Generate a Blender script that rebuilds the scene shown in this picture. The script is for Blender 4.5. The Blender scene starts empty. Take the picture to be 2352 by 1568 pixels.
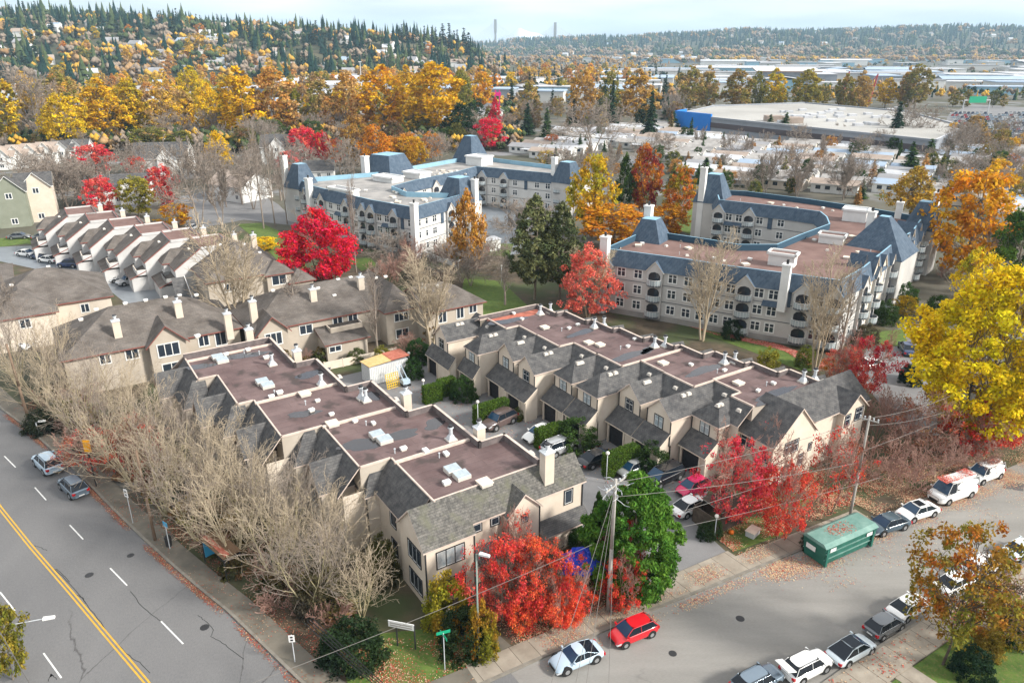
import bpy, bmesh, math, random
import numpy as np
from math import sin, cos, pi, radians, sqrt, atan2, hypot

sc = bpy.context.scene
# ---------------------------------------------------------------- camera
F = 1700.0; PT = radians(21.7); CH = 41.0
cam = bpy.data.cameras.new("camera"); cam_o = bpy.data.objects.new("camera", cam)
sc.collection.objects.link(cam_o); sc.camera = cam_o
cam.sensor_width = 36; cam.lens = 36*F/2352; cam.clip_start = 0.5; cam.clip_end = 60000
cam_o.location = (0, 0, CH); cam_o.rotation_euler = (pi/2-PT, 0, 0)
# ---------------------------------------------------------------- world and sun
SUN_AZ = radians(108); SUN_EL = radians(32)      # azimuth measured clockwise from +Y
w = bpy.data.worlds.new("World"); sc.world = w; w.use_nodes = True
nt = w.node_tree; N = nt.nodes; Lk = nt.links; N.clear()
out = N.new('ShaderNodeOutputWorld'); bg = N.new('ShaderNodeBackground')
sky = N.new('ShaderNodeTexSky'); sky.sky_type = 'NISHITA'; sky.sun_disc = False
sky.sun_elevation = SUN_EL; sky.sun_rotation = SUN_AZ; sky.altitude = 50; sky.dust_density = 2.5; sky.air_density = 1.0
tc = N.new('ShaderNodeTexCoord'); mp = N.new('ShaderNodeMapping'); mp.inputs['Scale'].default_value = (1, 1, 7.5)
mp.inputs['Rotation'].default_value = (0.05, 0.03, 0.4)
nz = N.new('ShaderNodeTexNoise'); nz.inputs['Scale'].default_value = 2.3; nz.inputs['Detail'].default_value = 7; nz.inputs['Roughness'].default_value = .5
cr = N.new('ShaderNodeValToRGB'); cr.color_ramp.elements[0].position = .34; cr.color_ramp.elements[0].color = (.55, .55, .55, 1); cr.color_ramp.elements[1].position = .56
nz2 = N.new('ShaderNodeTexNoise'); nz2.inputs['Scale'].default_value = 4.5; nz2.inputs['Detail'].default_value = 6
cc = N.new('ShaderNodeValToRGB'); e = cc.color_ramp.elements
e[0].position = .3; e[0].color = (4.6, 4.85, 5.1, 1); e[1].position = .7; e[1].color = (7.0, 6.85, 6.7, 1)
mx = N.new('ShaderNodeMixRGB')
Lk.new(tc.outputs['Generated'], mp.inputs[0]); Lk.new(mp.outputs[0], nz.inputs['Vector']); Lk.new(mp.outputs[0], nz2.inputs['Vector'])
Lk.new(nz.outputs[0], cr.inputs[0]); Lk.new(nz2.outputs[0], cc.inputs[0])
Lk.new(cr.outputs[0], mx.inputs[0]); Lk.new(sky.outputs[0], mx.inputs[1]); Lk.new(cc.outputs[0], mx.inputs[2])
Lk.new(mx.outputs[0], bg.inputs[0]); bg.inputs[1].default_value = 0.11; Lk.new(bg.outputs[0], out.inputs[0])
sun = bpy.data.lights.new("sun", 'SUN'); sun.energy = 3.2; sun.angle = radians(8); sun.color = (1, .955, .88)
sun_o = bpy.data.objects.new("sun", sun); sc.collection.objects.link(sun_o)
sun_o.rotation_euler = (pi/2-SUN_EL, 0, pi-SUN_AZ); sun_o.location = (50, -20, 120)
sc.view_settings.view_transform = 'Standard'; sc.view_settings.look = 'None'
sc.view_settings.exposure = 1.08; sc.view_settings.gamma = 1
sc.render.engine = 'CYCLES'
sc.cycles.max_bounces = 5; sc.cycles.diffuse_bounces = 2; sc.cycles.glossy_bounces = 2; sc.cycles.volume_bounces = 0
sc.cycles.transparent_max_bounces = 4
rnd = random.Random(7)
# ---------------------------------------------------------------- geometry helpers
def P(x, y, z=0.0):
    """point on the plane of height z that the photograph shows at (x, y) of a 2352 x 1568 frame"""
    a = (x-1176)/F; b = -(y-784)/F; c, s = cos(PT), sin(PT)
    dy = c+b*s; dz = -s+b*c; t = (z-CH)/dz
    return (a*t, dy*t)
AZ = radians(-33.3); RZ = -AZ
OX, OY = P(976, 1261, 5.8)
def W(u, v): return (OX+u*cos(RZ)-v*sin(RZ), OY+u*sin(RZ)+v*cos(RZ))
def UV(x, y):
    x -= OX; y -= OY
    return (x*cos(RZ)+y*sin(RZ), -x*sin(RZ)+y*cos(RZ))
def PU(x, y, z=0): return UV(*P(x, y, z))
COL = sc.collection
def tag(o, label=None, cat=None, group=None, kind=None):
    if label: o['label'] = label
    if cat: o['category'] = cat
    if group: o['group'] = group
    if kind: o['kind'] = kind
    return o
def thing(name, label, cat, loc=(0, 0, 0), rz=0.0, group=None):
    o = bpy.data.objects.new(name, None); COL.objects.link(o)
    o.empty_display_size = .2
    o.location = loc; o.rotation_euler = (0, 0, rz)
    return tag(o, label, cat, group)
KIDS = {}
def link(o, parent=None):
    COL.objects.link(o)
    if parent is not None:
        o.parent = parent; KIDS.setdefault(parent.name, []).append(o)
    return o
def copy_tree(o, parent=None):
    c = o.copy(); link(c, parent)
    for ch in KIDS.get(o.name, []): copy_tree(ch, c)
    return c
class MB:
    def __init__(s, off=(0, 0)): s.v = []; s.f = []; s.m = []; s.off = off
    def poly(s, pts, m=0):
        n = len(s.v); s.v += [tuple(p) for p in pts]; s.f.append(list(range(n, n+len(pts)))); s.m.append(m)
    def box(s, x0, x1, y0, y1, z0, z1, m=0, mt=None, bot=False):
        a = [(x0, y0), (x1, y0), (x1, y1), (x0, y1)]
        s.prism(a, z0, z1, m, mt, bot)
    def prism(s, p, z0, z1, m=0, mt=None, bot=False, top=True):
        k = len(p)
        for i in range(k):
            a, b = p[i], p[(i+1) % k]
            s.poly([(a[0], a[1], z0), (b[0], b[1], z0), (b[0], b[1], z1), (a[0], a[1], z1)], m)
        if top: s.poly([(q[0], q[1], z1) for q in p], m if mt is None else mt)
        if bot: s.poly([(q[0], q[1], z0) for q in p][::-1], m)
    def frustum(s, p, q, z0, z1, m=0, mt=None):
        k = len(p)
        for i in range(k):
            a, b = p[i], p[(i+1) % k]; c, d = q[i], q[(i+1) % k]
            s.poly([(a[0], a[1], z0), (b[0], b[1], z0), (d[0], d[1], z1), (c[0], c[1], z1)], m)
        s.poly([(t[0], t[1], z1) for t in q], m if mt is None else mt)
    def slab(s, pts, t=.14, m=0, me=1):
        s.poly(pts, m); low = [(x, y, z-t) for x, y, z in pts]; s.poly(low[::-1], me)
        k = len(pts)
        for i in range(k):
            j = (i+1) % k; s.poly([pts[i], low[i], low[j], pts[j]], me)
    def tube(s, p0, p1, r0, r1=None, n=6, m=0, cap=True):
        if r1 is None: r1 = r0
        d = [p1[i]-p0[i] for i in range(3)]; L = sqrt(sum(q*q for q in d)) or 1e-6; d = [q/L for q in d]
        a = (0, 0, 1) if abs(d[2]) < .9 else (1, 0, 0)
        ux = (d[1]*a[2]-d[2]*a[1], d[2]*a[0]-d[0]*a[2], d[0]*a[1]-d[1]*a[0]); l = sqrt(sum(q*q for q in ux)); ux = [q/l for q in ux]
        vx = (d[1]*ux[2]-d[2]*ux[1], d[2]*ux[0]-d[0]*ux[2], d[0]*ux[1]-d[1]*ux[0])
        b = len(s.v)
        for (pp, r) in ((p0, r0), (p1, r1)):
            for i in range(n):
                t = 2*pi*i/n; s.v.append(tuple(pp[k]+r*(cos(t)*ux[k]+sin(t)*vx[k]) for k in range(3)))
        for i in range(n):
            j = (i+1) % n; s.f.append([b+i, b+j, b+n+j, b+n+i]); s.m.append(m)
        if cap:
            s.f.append([b+n+i for i in range(n)]); s.m.append(m); s.f.append([b+i for i in range(n)][::-1]); s.m.append(m)
    def path(s, pts, r, n=5, m=0):
        for i in range(len(pts)-1): s.tube(pts[i], pts[i+1], r, r, n, m, cap=False)
    def ball(s, c, r, n=8, k=5, m=0, sx=1, sy=1, sz=1):
        b = len(s.v)
        for i in range(1, k):
            t = pi*i/k
            for j in range(n):
                a = 2*pi*j/n; s.v.append((c[0]+r*sx*sin(t)*cos(a), c[1]+r*sy*sin(t)*sin(a), c[2]+r*sz*cos(t)))
        s.v.append((c[0], c[1], c[2]+r*sz)); s.v.append((c[0], c[1], c[2]-r*sz)); T = len(s.v)-2
        for i in range(k-2):
            for j in range(n):
                q = (j+1) % n; s.f.append([b+i*n+j, b+(i+1)*n+j, b+(i+1)*n+q, b+i*n+q]); s.m.append(m)
        for j in range(n):
            q = (j+1) % n; s.f.append([T, b+j, b+q]); s.m.append(m); s.f.append([T+1, b+(k-2)*n+q, b+(k-2)*n+j]); s.m.append(m)
    def mesh(s, name, mats, smooth=False):
        me = bpy.data.meshes.new(name)
        ox, oy = s.off
        me.from_pydata([(x-ox, y-oy, z) for x, y, z in s.v], [], s.f)
        if not isinstance(mats, (list, tuple)): mats = [mats]
        for m in mats: me.materials.append(M[m] if isinstance(m, str) else m)
        if len(mats) > 1: me.polygons.foreach_set('material_index', s.m)
        if smooth: me.polygons.foreach_set('use_smooth', [True]*len(s.f))
        me.update(); return me
    def build(s, name, mats, parent=None, smooth=False):
        return link(bpy.data.objects.new(name, s.mesh(name, mats, smooth)), parent)
def npmesh(name, verts, quads, mats, midx=None, smooth=False):
    """mesh from numpy arrays; quads is (n, k) with constant k"""
    me = bpy.data.meshes.new(name); k = quads.shape[1]; n = len(quads)
    me.vertices.add(len(verts)); me.vertices.foreach_set('co', verts.astype(np.float32).ravel())
    me.loops.add(n*k); me.loops.foreach_set('vertex_index', quads.astype(np.int32).ravel())
    me.polygons.add(n); me.polygons.foreach_set('loop_start', np.arange(0, n*k, k, dtype=np.int32))
    me.polygons.foreach_set('loop_total', np.full(n, k, dtype=np.int32))
    for m in (mats if isinstance(mats, (list, tuple)) else [mats]): me.materials.append(M[m])
    if midx is not None: me.polygons.foreach_set('material_index', midx.astype(np.int32))
    if smooth: me.polygons.foreach_set('use_smooth', np.ones(n, dtype=bool))
    me.update(); me.validate(); return me
# ---------------------------------------------------------------- materials
M = {}
def mat(name, col, rough=.85, col2=None, scale=1.0, detail=5, spec=.3, metal=0, bump=0, bscale=None, lo=.35, hi=.65, extra=None, coord='Object', stretch=None):
    m = bpy.data.materials.new(name); m.use_nodes = True; n = m.node_tree.nodes; l = m.node_tree.links
    b = n['Principled BSDF']; b.inputs['Roughness'].default_value = rough; b.inputs['Metallic'].default_value = metal
    b.inputs['Specular IOR Level'].default_value = spec
    b.inputs['Base Color'].default_value = (*col, 1)
    tcn = n.new('ShaderNodeTexCoord'); vec = tcn.outputs[coord]
    if coord == 'World':
        pass
    if stretch:
        mpn = n.new('ShaderNodeMapping'); mpn.inputs['Scale'].default_value = stretch; l.new(vec, mpn.inputs[0]); vec = mpn.outputs[0]
    last = None
    if col2:
        t = n.new('ShaderNodeTexNoise'); t.inputs['Scale'].default_value = scale; t.inputs['Detail'].default_value = detail; t.inputs['Roughness'].default_value = .62
        r = n.new('ShaderNodeValToRGB'); r.color_ramp.elements[0].position = lo; r.color_ramp.elements[1].position = hi
        r.color_ramp.elements[0].color = (*col, 1); r.color_ramp.elements[1].color = (*col2, 1)
        l.new(vec, t.inputs['Vector']); l.new(t.outputs[0], r.inputs[0]); last = r.outputs[0]
    if extra: last = extra(n, l, vec, last if last else None, b)
    if last: l.new(last, b.inputs['Base Color'])
    if bump:
        t = n.new('ShaderNodeTexNoise'); t.inputs['Scale'].default_value = bscale or scale*6; t.inputs['Detail'].default_value = 4
        bp = n.new('ShaderNodeBump'); bp.inputs['Strength'].default_value = bump; bp.inputs['Distance'].default_value = .04
        l.new(vec, t.inputs['Vector']); l.new(t.outputs[0], bp.inputs['Height']); l.new(bp.outputs[0], b.inputs['Normal'])
    M[name] = m; return m
def mixc(n, l, fac, a, b, blend='MIX'):
    x = n.new('ShaderNodeMixRGB'); x.blend_type = blend
    for s, i in ((fac, 0), (a, 1), (b, 2)):
        if isinstance(s, (int, float)): x.inputs[i].default_value = s
        elif isinstance(s, tuple): x.inputs[i].default_value = (*s, 1)
        else: l.new(s, x.inputs[i])
    return x.outputs[0]
def noise(n, l, vec, scale, lo, hi, detail=4):
    t = n.new('ShaderNodeTexNoise'); t.inputs['Scale'].default_value = scale; t.inputs['Detail'].default_value = detail
    r = n.new('ShaderNodeMapRange'); r.inputs[1].default_value = lo; r.inputs[2].default_value = hi; r.clamp = True
    l.new(vec, t.inputs['Vector']); l.new(t.outputs[0], r.inputs[0]); return r.outputs[0]
def seams(n, l, vec, last, b):
    v = n.new('ShaderNodeTexBrick'); v.inputs['Scale'].default_value = 1.0; v.inputs['Brick Width'].default_value = 7.0; v.inputs['Row Height'].default_value = .95; v.inputs['Mortar Size'].default_value = .018
    v.inputs['Color1'].default_value = (.93, .93, .93, 1); v.inputs['Color2'].default_value = (1.07, 1.06, 1.05, 1); v.inputs['Mortar'].default_value = (.6, .6, .6, 1); l.new(vec, v.inputs['Vector'])
    o = mixc(n, l, .9, last, v.outputs[0], 'MULTIPLY'); return mixc(n, l, noise(n, l, vec, .55, .56, .68, 7), o, (.075, .058, .055))
def shingle(cell=(.34, .15), dark=.65, moss=None):
    def f(n, l, vec, last, b):
        v = n.new('ShaderNodeTexBrick'); v.inputs['Scale'].default_value = 1.0
        v.inputs['Brick Width'].default_value = cell[0]; v.inputs['Row Height'].default_value = cell[1]
        v.inputs['Mortar Size'].default_value = .02; v.inputs['Color1'].default_value = (.84, .84, .84, 1); v.inputs['Color2'].default_value = (1.12, 1.10, 1.07, 1)
        v.inputs['Mortar'].default_value = (.66, .66, .66, 1); l.new(vec, v.inputs['Vector'])
        o = mixc(n, l, .8, last, v.outputs[0], 'MULTIPLY')
        if moss: o = mixc(n, l, noise(n, l, vec, .9, .5, .75), o, moss)
        return o
    return f
mat('shingle', (.072, .072, .075), .95, (.132, .129, .127), 1.3, extra=shingle(), bump=.4, spec=.1, stretch=(1, 1, 1.6))
mat('shingle_brown', (.105, .092, .083), .95, (.168, .150, .137), .5, extra=shingle((.6, .22)), bump=.3, spec=.1)
mat('shingle_old', (.085, .083, .078), .95, (.175, .167, .153), 3.2, extra=shingle(moss=(.125, .125, .09)), bump=.5, spec=.1)
mat('slate', (.045, .075, .115), .75, (.085, .12, .165), 1.2, extra=shingle((.7, .3)), spec=.3)
mat('tar', (.112, .076, .074), .9, (.172, .122, .118), .35, detail=8, extra=seams, bump=.2, bscale=9, spec=.15)
mat('tar_red', (.15, .092, .08), .9, (.215, .14, .122), .3, detail=8, bump=.2, bscale=9, spec=.15)
mat('tar_grey', (.21, .205, .2), .9, (.36, .34, .32), .25, detail=8, spec=.15)
mat('puddle', (.035, .032, .035), .05, spec=.8)
mat('cream', (.56, .48, .39), .9, (.64, .565, .475), .45, detail=7, bump=.15, bscale=14)
mat('cream_dull', (.38, .33, .27), .9, (.46, .405, .34), .4)
mat('cream_trim', (.62, .53, .43), .8, (.70, .62, .52), .8)
mat('fascia', (.50, .40, .34), .8, (.62, .52, .45), 1.5)
mat('flashing', (.045, .042, .045), .6)
mat('dark_trim', (.03, .032, .035), .6)
mat('red_trim', (.22, .075, .06), .7)
mat('white_trim', (.70, .70, .68), .6)
mat('white_wall', (.62, .62, .60), .85, (.72, .72, .70), .4)
mat('apt_wall', (.42, .41, .395), .9, (.52, .505, .48), .25, detail=6)
mat('apt_podium', (.22, .21, .2), .9, (.3, .29, .27), .4)
mat('apt_blue', (.20, .36, .46), .8, (.26, .43, .54), .4)
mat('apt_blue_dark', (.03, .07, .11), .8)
mat('apt_line', (.10, .11, .12), .8)
mat('green_wall', (.20, .215, .165), .85, (.24, .255, .20), .5)
mat('glass', (.025, .035, .05), .08, spec=.8)
mat('blind', (.42, .43, .42), .25, (.20, .24, .27), 1.5, spec=.6)
mat('glass_sky', (.38, .44, .47), .12, (.28, .33, .36), 2.0, spec=.8)
mat('balcony_glass', (.36, .41, .43), .2, spec=.5)
mat('dark_door_and_recess', (.018, .018, .022), .5, (.03, .03, .035), 3)
mat('metal', (.5, .52, .53), .35, metal=.8)
mat('galv', (.42, .45, .47), .5, (.56, .58, .6), 4)
mat('dark_metal', (.03, .03, .032), .5)
mat('vent_box', (.5, .46, .41), .6, (.6, .56, .5), 5)
mat('wood_pole', (.13, .085, .055), .9, (.22, .155, .11), 2, stretch=(3, 3, .4))
mat('grey_pole', (.30, .28, .25), .8, (.36, .34, .31), 2)
mat('fence_wood', (.16, .10, .07), .9, (.24, .16, .11), 3)
def crack(n, l, vec, last, b):
    v = n.new('ShaderNodeTexVoronoi'); v.feature = 'DISTANCE_TO_EDGE'; v.inputs['Scale'].default_value = .11
    t = n.new('ShaderNodeTexNoise'); t.inputs['Scale'].default_value = .9; t.inputs['Detail'].default_value = 6
    add = n.new('ShaderNodeMixRGB'); add.blend_type = 'ADD'; add.inputs[0].default_value = 1.6
    l.new(vec, t.inputs['Vector']); l.new(vec, add.inputs[1]); l.new(t.outputs['Color'], add.inputs[2]); l.new(add.outputs[0], v.inputs['Vector'])
    r = n.new('ShaderNodeMapRange'); r.inputs[1].default_value = .0; r.inputs[2].default_value = .006; r.inputs[3].default_value = 1; r.inputs[4].default_value = 0
    l.new(v.outputs['Distance'], r.inputs[0])
    g = noise(n, l, vec, .05, .52, .6); mu = n.new('ShaderNodeMath'); mu.operation = 'MULTIPLY'; l.new(r.outputs[0], mu.inputs[0]); l.new(g, mu.inputs[1])
    o = mixc(n, l, mu.outputs[0], last, (.055, .05, .05))
    fine = noise(n, l, vec, 14, .3, .8, 2)
    return mixc(n, l, mixc(n, l, fine, .0, .12), o, (.3, .3, .3), 'MIX') if False else mixc(n, l, .25, o, mixc(n, l, fine, (.09, .09, .09), (.25, .25, .25)), 'MIX')
mat('asphalt', (.125, .123, .124), .85, (.170, .166, .165), .10, detail=7, extra=crack, spec=.25, stretch=(1, .35, 1))
mat('asphalt_street', (.20, .19, .172), .85, (.30, .285, .26), .14, detail=8, extra=crack, spec=.25, stretch=(.3, 1.6, 1))
mat('asphalt_yard', (.16, .158, .16), .8, (.23, .225, .225), .2, detail=8, extra=crack, spec=.3)
mat('asphalt_wet', (.13, .15, .175), .35, (.24, .27, .30), .13, detail=6, extra=crack, spec=.6)
def joints(n, l, vec, last, b):
    v = n.new('ShaderNodeTexBrick'); v.offset = 0; v.inputs['Scale'].default_value = 1
    v.inputs['Brick Width'].default_value = 1.55; v.inputs['Row Height'].default_value = 40; v.inputs['Mortar Size'].default_value = .025
    v.inputs['Color1'].default_value = (1, 1, 1, 1); v.inputs['Color2'].default_value = (.86, .86, .84, 1); v.inputs['Mortar'].default_value = (.35, .33, .3, 1)
    l.new(vec, v.inputs['Vector']); return mixc(n, l, 1.0, last, v.outputs[0], 'MULTIPLY')
mat('sidewalk', (.24, .205, .165), .9, (.34, .30, .245), .7, detail=8, extra=joints)
mat('sidewalk_old', (.115, .105, .085), .9, (.17, .15, .12), .6, detail=8)
mat('kerb', (.16, .145, .12), .9, (.23, .21, .18), 1.2)
mat('line_yellow', (.62, .36, .03), .7, (.50, .28, .04), 3)
mat('line_white', (.72, .72, .70), .7, (.55, .55, .53), 3)
mat('grass', (.055, .105, .018), .95, (.10, .155, .03), 1.1, detail=9, extra=lambda n, l, v, la, b: mixc(n, l, noise(n, l, v, 5, .5, .75, 6), la, (.16, .14, .05)), bump=.6, bscale=12)
mat('grass_dark', (.03, .05, .015), .95, (.075, .085, .03), .7, detail=9, bump=.5, bscale=8)
mat('earth', (.055, .045, .03), .97, (.12, .09, .06), .5, detail=9, bump=.5, bscale=5, extra=lambda n, l, v, la, b: mixc(n, l, noise(n, l, v, .12, .45, .6, 5), la, (.06, .075, .03)))
mat('mulch', (.14, .07, .05), .97, (.24, .12, .09), 4, detail=9, bump=.5)
mat('hedge_core', (.02, .035, .01), .95)
mat('valley', (.055, .06, .035), .97, (.14, .125, .10), .018, detail=10, extra=lambda n, l, v, la, b: mixc(n, l, noise(n, l, v, .05, .54, .64, 6), la, (.20, .20, .205)))
mat('hillside', (.03, .045, .025), .97, (.12, .10, .055), .02, detail=10)
mat('bark', (.15, .12, .09), .95, (.24, .20, .15), 3, stretch=(4, 4, 1))
mat('bark_pale', (.36, .30, .19), .95, (.50, .43, .30), 2)
mat('row_wall', (.46, .455, .445), .85, (.56, .55, .54), .4)
mat('bark_dark', (.06, .045, .035), .95, (.11, .085, .065), 3)
mat('twig', (.31, .25, .175), .95, (.46, .38, .275), .8)
mat('twig_green', (.28, .24, .13), .95, (.46, .40, .25), .8)
mat('twig_red', (.26, .14, .11), .95, (.38, .24, .19), .8)
mat('twig_grey', (.20, .165, .135), .95, (.30, .25, .21), .8)
for _n in ('twig', 'twig_green', 'twig_red', 'twig_grey'): pass
def leafmat(name, rough=.75, trans=.38):
    m = bpy.data.materials.new(name); m.use_nodes = True; n = m.node_tree.nodes; l = m.node_tree.links
    b = n['Principled BSDF']; b.inputs['Roughness'].default_value = rough; b.inputs['Specular IOR Level'].default_value = .15
    oi = n.new('ShaderNodeObjectInfo'); at = n.new('ShaderNodeAttribute'); at.attribute_type = 'OBJECT'; at.attribute_name = 'leaf_second'
    geo = n.new('ShaderNodeNewGeometry'); tcn = n.new('ShaderNodeTexCoord')
    f = noise(n, l, tcn.outputs['Object'], .28, .42, .60, 3)
    o = mixc(n, l, f, oi.outputs['Color'], at.outputs['Color'])
    hs = n.new('ShaderNodeHueSaturation'); mr = n.new('ShaderNodeMapRange'); mr.inputs[3].default_value = .55; mr.inputs[4].default_value = 1.4
    l.new(geo.outputs['Random Per Island'], mr.inputs[0]); l.new(mr.outputs[0], hs.inputs['Value'])
    mh = n.new('ShaderNodeMapRange'); mh.inputs[3].default_value = .485; mh.inputs[4].default_value = .515
    mm = n.new('ShaderNodeMath'); mm.operation = 'FRACT'; mk = n.new('ShaderNodeMath'); mk.operation = 'MULTIPLY'; mk.inputs[1].default_value = 7.31
    l.new(geo.outputs['Random Per Island'], mk.inputs[0]); l.new(mk.outputs[0], mm.inputs[0]); l.new(mm.outputs[0], mh.inputs[0]); l.new(mh.outputs[0], hs.inputs['Hue'])
    l.new(o, hs.inputs['Color']); l.new(hs.outputs[0], b.inputs['Base Color'])
    tr = n.new('ShaderNodeBsdfTranslucent'); l.new(hs.outputs[0], tr.inputs[0]); ms = n.new('ShaderNodeMixShader'); ms.inputs[0].default_value = trans
    l.new(b.outputs[0], ms.inputs[1]); l.new(tr.outputs[0], ms.inputs[2]); l.new(ms.outputs[0], n['Material Output'].inputs[0])
    M[name] = m
leafmat('leaf'); leafmat('needle', .8, .1)
def paint(name, col, rough=.25, metal=0.0):
    m = mat(name, col, rough, spec=.5, metal=metal); b = m.node_tree.nodes['Principled BSDF']; b.inputs['Coat Weight'].default_value = .6; b.inputs['Coat Roughness'].default_value = .08
for nme, c in dict(paint_white=(.78, .78, .76), paint_silver=(.42, .43, .44), paint_grey=(.13, .14, .15), paint_black=(.012, .013, .016), paint_red=(.55, .012, .02), paint_pink=(.55, .01, .09),
                   paint_pale_blue=(.42, .53, .62), paint_navy=(.012, .03, .09), paint_slate=(.045, .075, .10), paint_brown=(.10, .07, .065), paint_blue_grey=(.16, .21, .26), paint_maroon=(.12, .01, .02), paint_pearl=(.58, .65, .68)).items():
    paint(nme, c, metal=.35 if nme in ('paint_silver', 'paint_grey', 'paint_blue_grey') else 0)
mat('car_glass', (.01, .015, .022), .12, spec=.35)
mat('car_glass_sky', (.015, .05, .10), .12, spec=.45)  # blue of the reflected sky is put into the windscreen colour
mat('tyre', (.015, .015, .015), .8); mat('rim', (.45, .46, .47), .3, metal=.7); mat('rim_dark', (.05, .05, .05), .4, metal=.5)
mat('head_lens', (.6, .62, .63), .1, spec=.8); mat('tail_lens', (.4, .01, .015), .2, spec=.6); mat('black_plastic', (.02, .02, .02), .7); mat('plate', (.7, .7, .68), .5)
mat('bin_green', (.012, .10, .075), .45, (.02, .135, .10), 1.5, spec=.4); mat('bin_lid', (.10, .21, .18), .6, (.18, .30, .26), .8)
mat('tarp_blue', (.02, .05, .45), .5, (.03, .08, .6), 1.2); mat('rust', (.32, .09, .055), .8, (.45, .16, .11), 2); mat('ply', (.55, .36, .14), .8, (.65, .46, .22), 2)
mat('pump_yellow', (.70, .45, .02), .6); mat('sign_green', (.01, .30, .16), .5); mat('sign_blue', (.05, .30, .5), .5); mat('signal_yellow', (.65, .30, .01), .5)
mat('store_blue', (.01, .16, .55), .6, (.015, .19, .6), .2); mat('store_wall', (.22, .24, .27), .8, (.27, .29, .32), .1); mat('store_roof', (.30, .29, .27), .9, (.40, .39, .365), .02)
mat('apt_wall_light', (.52, .51, .49), .9, (.62, .61, .585), .25, detail=6)
mat('park_ground', (.10, .095, .075), .95, (.24, .235, .22), .06, detail=9, extra=lambda n, l, v, la, b: mixc(n, l, noise(n, l, v, .16, .52, .6, 6), la, (.06, .085, .03)))
mat('store_band', (.09, .075, .08), .8)
mat('roof_white', (.42, .43, .45), .8, (.58, .59, .61), .15); mat('roof_blue', (.30, .38, .48), .8, (.36, .44, .54), .1); mat('roof_grey', (.25, .25, .26), .8, (.32, .32, .33), .2)
mat('roof_tan', (.30, .24, .20), .9, (.38, .31, .26), .3); mat('wall_pale', (.52, .52, .50), .85); mat('concrete', (.5, .5, .5), .8)
mat('snow', (.8, .84, .9), .8, (.6, .68, .8), .0008, detail=8); mat('ridge_far', (.10, .14, .17), .95)
mat('crane_red', (.40, .05, .05), .6); mat('pumpkin', (.6, .14, .01), .6); mat('roof_home', (.26, .245, .23), .9, (.42, .40, .38), .3)
mat('wicker', (.15, .09, .05), .8); mat('sign_text', (.02, .02, .02), .6); mat('magenta', (.7, .02, .25), .6)
mat('wire', (.14, .13, .12), .6); mat('lamp_pole', (.20, .25, .22), .6); mat('yellow_green', (.3, .3, .05), .8); mat('lamp_globe', (.75, .72, .66), .4); mat('teal_text', (.02, .02, .05), .6)
# ---------------------------------------------------------------- ground, streets, pavements
def sheet(name, pts, z, m, kind='structure', th=None, side=None):
    """flat sheet from world xy points; th gives it a real step down to the ground"""
    b = MB(); 
    if th: b.prism(pts, z-th, z, 1, 0)
    else: b.poly([(x, y, z) for x, y in pts])
    o = b.build(name, [m, side or m] if th else m); o['kind'] = kind; return o
R2 = 12000
g = sheet('ground', [(-15000, -400), (15000, -400), (15000, 13000), (-15000, 13000)], -0.02, 'valley')
def uvs(pts): return [W(*p) for p in pts]
sheet('garden_ground', uvs([(-20.5, 68), (-12, -2), (-8, -14), (75, -22), (90, 20), (80, 110), (40, 130), (0, 150), (-40, 140)]), 0.0, 'earth')
# left arterial road: kerb line in local (u, v)
LK = [(-34, 86), (-29.2, 66), (-27.4, 59), (-25.0, 51.8), (-23.15, 45.1), (-21.6, 39.5), (-20.2, 34), (-18.9, 28.6), (-17.3, 22.3), (-15.95, 17.4), (-14.6, 12.8), (-13.2, 8.4), (-11.8, 2.9), (-10.7, -1.5), (-9.6, -4.6), (-7.6, -7.0), (-4.5, -8.2), (-.5, -8.6)]
NK = [(4, -8.9), (14.4, -9.7), (21, -10.4), (30, -11.3), (40, -12.3), (58.6, -14.3), (90, -17.6), (130, -21.8)]
FK = [(130, -31), (60, -24.2), (31, -21.7), (22, -21.4), (12, -21.4), (-2, -22.5), (-6, -40)]
sheet('road', uvs(LK+[(-.5, -8.6), (4, -8.9), (4, -30), (-6, -60), (-60, -60), (-70, 86)]), 0.004, 'asphalt')
sheet('side_street', uvs([(2, -8.8)]+NK+FK[:-1]+[(2, -22.2)]), 0.008, 'asphalt_street')
def offset(line, d):
    out = []
    for i, p in enumerate(line):
        a = line[max(0, i-1)]; b = line[min(len(line)-1, i+1)]
        dx, dy = b[0]-a[0], b[1]-a[1]; L = hypot(dx, dy); out.append((p[0]-dy/L*d, p[1]+dx/L*d))
    return out
def strip(line, w0, w1): return offset(line, w0)+offset(line, w1)[::-1]
sheet('kerb', uvs(strip(LK+NK[:6], 0, .22)), .14, 'kerb', th=.14)
sheet('pavement', uvs(strip(LK, .22, 1.9)), .125, 'sidewalk_old', th=.12)
def pave(name, pts, z, m, th):   # pavement drawn in the local frame so that its joints run along the kerb
    b = MB(); b.prism(pts, z-th, z, 0, 0); o = b.build(name, m); o['kind'] = 'structure'; o.location = (OX, OY, 0); o.rotation_euler = (0, 0, RZ); return o
pave('pavement', strip([LK[-1]]+NK[:5], .222, 2.05), .127, 'sidewalk', .12)
sheet('kerb', uvs(strip(FK[:5], .22, 0)[::-1]), .14, 'kerb', th=.14)
pave('pavement', strip(FK[:5], 2.4, .222), .125, 'sidewalk', .12)
sheet('lawn', uvs([(58, -26.4), (31, -24.1), (12, -23.8), (10, -50), (70, -50)]), .02, 'grass')
pave('garden_path', [(24.2, -23.9), (26.2, -23.9), (26.4, -40), (24.2, -40)], .05, 'sidewalk', .05)
pave('garden_path', [(33.6, -24.2), (35.0, -24.3), (36.5, -32), (35.0, -32)], .052, 'sidewalk', .05)
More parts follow.
